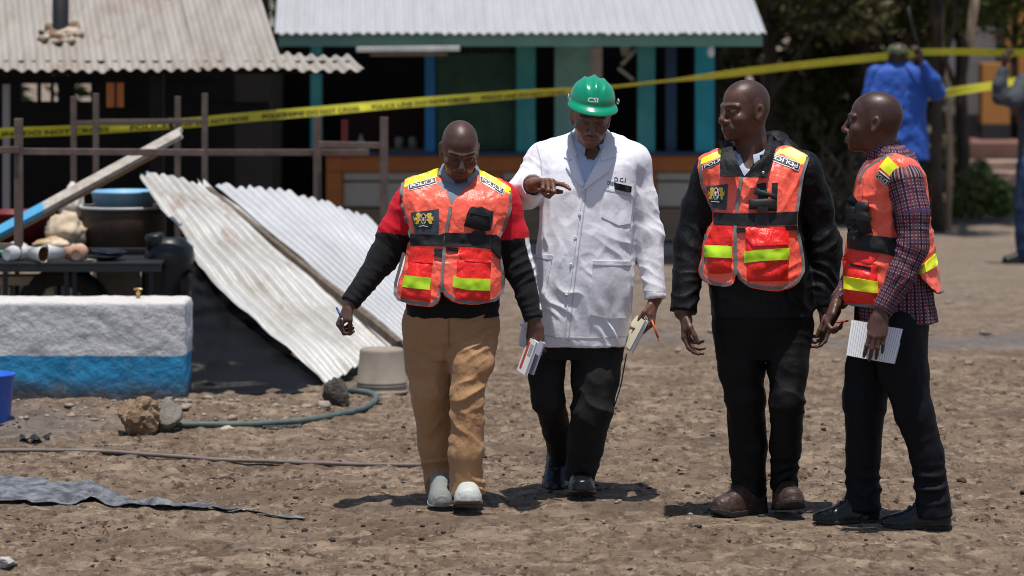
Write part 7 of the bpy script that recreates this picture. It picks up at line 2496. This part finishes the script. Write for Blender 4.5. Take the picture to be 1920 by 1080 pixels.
# camouflage cap
oc = m5.pt(1683, 106, .0)
g = SDF(np.arange(oc[0] - .16, oc[0] + .16, .008), np.arange(oc[1] - .2, oc[1] + .26, .008), np.arange(oc[2] - .08, oc[2] + .16, .008))
g.ell(oc + np.array([0, 0, .03]), (.094, .115, .085))
g.ell(oc + np.array([0, .13, .03]), (.07, .09, .010), None, .01)
zc_ = oc[2] + .012
g.inter(lambda X, Y, Z: zc_ - Z)
v, q = g.mesh()
mesh_obj('cap', v, q, M('camouflage', (.035, .05, .025), .85, .5, 22, col2=(.12, .13, .06), vsharp=(.47, .53)), m5.root, True)
rd = thing('walkie_talkie', 'black walkie talkie with a long aerial held up by the man in blue', 'radio', P(1726, 108, 26.83))
mb = MB(); mb.bar(P(1727, 112, 26.83), P(1722, 92, 26.83), .05, .03, bev=.006); mb.build('handset', M('black_radio', (.012, .012, .013), .5), rd)
mb = MB(); mb.tube([P(1722, 94, 26.83), P(1716, 70, 26.83), P(1708, 40, 26.83), P(1703, 12, 26.83)], [.017, .015, .012, .010], 8); mb.build('aerial', M('black_rubber_aerial', (.010, .010, .011), .6), rd, True)

m6 = simple_man(27.1, 'man in a grey sweater and jeans at the right edge holding up the tape', 1945, (.055, .028, .021),
    ((1950, 110, .0), basis(70, 0), 1.0),
    [(128, 1930, 1970, -.05, .07), (138, 1915, 1985, -.09, .10), (152, 1908, 1996, -.11, .12), (190, 1908, 1996, -.13, .13), (240, 1912, 1994, -.13, .13), (305, 1908, 1996, -.14, .14)],
    [[(1920, 158, -.05, 17), (1900, 186, -.18, 16), (1878, 182, -.22, 14), (1874, 160, -.22, 13), (1882, 128, -.2, 9)], [(1990, 158, 0, 17), (2002, 200, 0, 15), (2000, 250, -.1, 11)]],
    [[(1932, 315, -.06, 25), (1922, 390, -.06, 20), (1922, 488, -.04, 16)], [(1970, 315, .06, 25), (1974, 390, .06, 20), (1980, 476, .08, 16)]],
    [(295, 1908, 1996, -.13, .13), (325, 1910, 1994, -.12, .12)], GJ, JN,
    [((1882, 122, -.2), (.1, -.15, 1), (1, .2, 0), True), ((2000, 256, -.1), (0, -.2, -1), (-1, 0, 0), False)], ((1950, 118, .0), (1950, 142, .0)),
    [((1936, 493, .0), (-.95, -.3)), ((1990, 482, .1), (-.95, -.3))])

# ============================ things in hands and pockets ============================
PAGE = M('white_page', (.74, .74, .76), .7, .03, 30)
def book(name, label, c, ex, ey, ez, size, cover, cat, edge=None, parent_spine=True, extra=None):
    """book with its own directions: ex width, ey height, ez thickness"""
    ex, ey, ez = unit(ex), unit(ey), unit(ez)
    R = np.stack([ex, ey, ez], 1)
    w, h, t = size
    r = thing(name, label, cat, c)
    mb = MB(); mb.box(c, (w * .97, h * .97, t * .8), R); mb.build('pages', PAGE, r)
    for s_ in (-1, 1):
        mb = MB(); mb.box(np.asarray(c) + ez * s_ * t * .45, (w, h, t * .10), R, bev=.0006); mb.build('cover', cover if s_ < 0 else (edge or cover), r)
    if extra: extra(r, np.asarray(c), R)
    return r
c_ = m1.pt(990, 668, -.10)
ey = P(1010, 634, 13.33) - P(985, 704, 13.33)
WCOV = M('white_cover', (.68, .68, .69), .45, .04, 20)
RCOV = M('red_strip', (.42, .05, .03), .5)
LIL = M('lilac_cover', (.40, .40, .56), .55)
def ex1(r, c, R):
    mb = MB(); mb.box(c + R @ np.array([.018, .0, -.0078]), (.022, .118, .0012), R); mb.build('red_band', RCOV, r)
    mb = MB(); mb.box(c + R @ np.array([-.022, .03, -.0078]), (.034, .05, .0012), R); mb.build('grey_field', M('grey_print', (.30, .31, .33), .5), r)
exv = np.array([.42, -.90, .12])
ezv = np.cross(exv, ey); ezv = ezv if ezv[1] > 0 else -ezv
exv = np.cross(ey, ezv)
book('notebook', 'white notebook with a red band held by the man in tan trousers', c_, exv, ey, ezv, (.095, .150, .014), WCOV, 'notebook', extra=ex1)
book('notebook', 'thicker lilac paper block held behind the red banded notebook', c_ + np.array([.030, .020, -.004]), exv, ey, ezv + .15 * unit(exv), (.09, .145, .020), LIL, 'notebook', LIL)
pn = MB(); pn.tube([P(631, 577, 13.51), P(641, 597, 13.48)], [.0045, .004], 8); pn.tube([P(641, 597, 13.48), P(643, 601, 13.475)], [.004, .001], 8, m=1)
tag(pn.build('pen', [M('blue_pen', (.03, .05, .22), .3), M('pen_tip', (.4, .4, .42), .3)], None, True, loc=P(636, 587, 13.49)), 'blue pen held in the right hand of the man in tan trousers', 'pen')
# black notebook with strap in the pointing man's hand
c_ = m2.pt(1195, 627, -.10)
ey = P(1213, 590, 13.74) - P(1176, 660, 13.74)
exv = np.array([.20, -.97, .1]); ezv = np.cross(exv, ey); ezv = ezv if ezv[1] > 0 else -ezv; exv = np.cross(ey, ezv)
BCOV = M('black_cover', (.014, .014, .015), .45, .1, 20)
def ex2(r, c, R):
    u = np.linspace(0, 1, 16)
    for k, (a0, m_) in enumerate(((.16, PAGE), (.30, M('cream_page', (.55, .50, .38), .7)), (-.18, PAGE))):
        g = np.zeros((16, 6, 3))
        for i in range(16):
            for j in range(6):
                x = -.052 + .10 * j / 5
                g[i, j] = c + R @ np.array([x, -.07 + .14 * u[i], -.010 - a0 * (x + .052) * (.6 + .4 * math.sin(u[i] * 3))])
        v, f = slab(g, .0008); mesh_obj('loose_page', v, f, m_, r, True)
    st = [P(1175, 662, 13.74), P(1170, 690, 13.74), P(1164, 722, 13.75), P(1155, 752, 13.76), P(1145, 778, 13.77)]
    mb = MB(); mb.tube(list(spline(st, 24)), .0028, 6); mb.build('strap', BCOV, r, True)
book('notebook', 'black notebook with loose pages and a dangling strap held by the man in white', c_, exv, ey, ezv, (.10, .15, .020), BCOV, 'notebook', extra=ex2)
pn = MB(); pn.tube([P(1222, 600, 13.70), P(1234, 634, 13.68)], [.0045, .0045], 8); pn.tube([P(1234, 634, 13.68), P(1236, 640, 13.68)], [.0045, .001], 8)
tag(pn.build('pen', M('orange_pen', (.55, .10, .02), .4), None, True, loc=P(1228, 617, 13.69)), 'orange pen sticking down from the hand of the man in white', 'pen')
# phone in the breast pocket
ph = sew('phone', sk2, [(1151, 343), (1182, 350)], [(1152, 355), (1181, 361)], M('black_glass', (.006, .006, .007), .2), None, .013, .011, 4, smooth=False)
tag(ph, 'black phone standing in the breast pocket of the white coat', 'phone')
# lined pad
def pad():
    Yp_ = 12.775
    tl, tr, br, bl = P(1597, 600, Yp_), P(1693, 617, Yp_ + .02), P(1676, 682, Yp_ - .01), P(1587, 666, Yp_ - .03)
    c = (tl + tr + br + bl) / 4
    r = thing('notepad', 'white ruled notepad held flat against the side of the man in the checked shirt', 'notepad', c)
    n, m = 18, 10
    g = np.zeros((n, m, 3))
    for i in range(n):
        for j in range(m):
            u, w = i / (n - 1), j / (m - 1)
            g[i, j] = (tl * (1 - u) + tr * u) * (1 - w) + (bl * (1 - u) + br * u) * w
            g[i, j, 1] -= .006 * math.sin(u * 3.14)
    v, f = slab(g, .004); mesh_obj('page', v, f, PAGE, r, True)
    g2 = g + np.array([.006, .014, -.002]); v, f = slab(g2, .008); mesh_obj('page_block', v, f, M('grey_page', (.42, .42, .40), .7), r, True)
    g3 = g + np.array([.008, .024, -.001]); v, f = slab(g3, .004); mesh_obj('back_cover', v, f, M('pad_card', (.30, .29, .26), .7), r, True)
    INK = M('rule_ink', (.36, .36, .44), .7)
    mb = MB()
    for k in range(1, 22):
        u = k / 22
        pts = []
        for j in range(m):
            i = u * (n - 1); i0 = int(i); fr = i - i0
            p = g[i0, j] * (1 - fr) + g[min(i0 + 1, n - 1), j] * fr
            pts.append(p - np.array([0, .0014, 0]))
        a = np.array(pts); d = np.array([.0008, 0, 0])
        vv = np.concatenate([a - d, a + d]); ff = [(q, q + 1, m + q + 1, m + q) for q in range(m - 1)]
        mb.add(vv, ff)
    tag(mb.build('ruled_lines', INK, r), kind='stuff')
pad()
pn = MB(); pn.tube([P(1568, 604, 12.86), P(1588, 602, 12.9)], [.0042, .0042], 8); pn.tube([P(1588, 602, 12.9), P(1592, 601.5, 12.905)], [.0042, .001], 8)
tag(pn.build('pencil', M('red_pencil', (.40, .06, .03), .5), None, True, loc=P(1578, 603, 12.88)), 'red pencil held in the far hand of the man in the checked shirt', 'pencil')
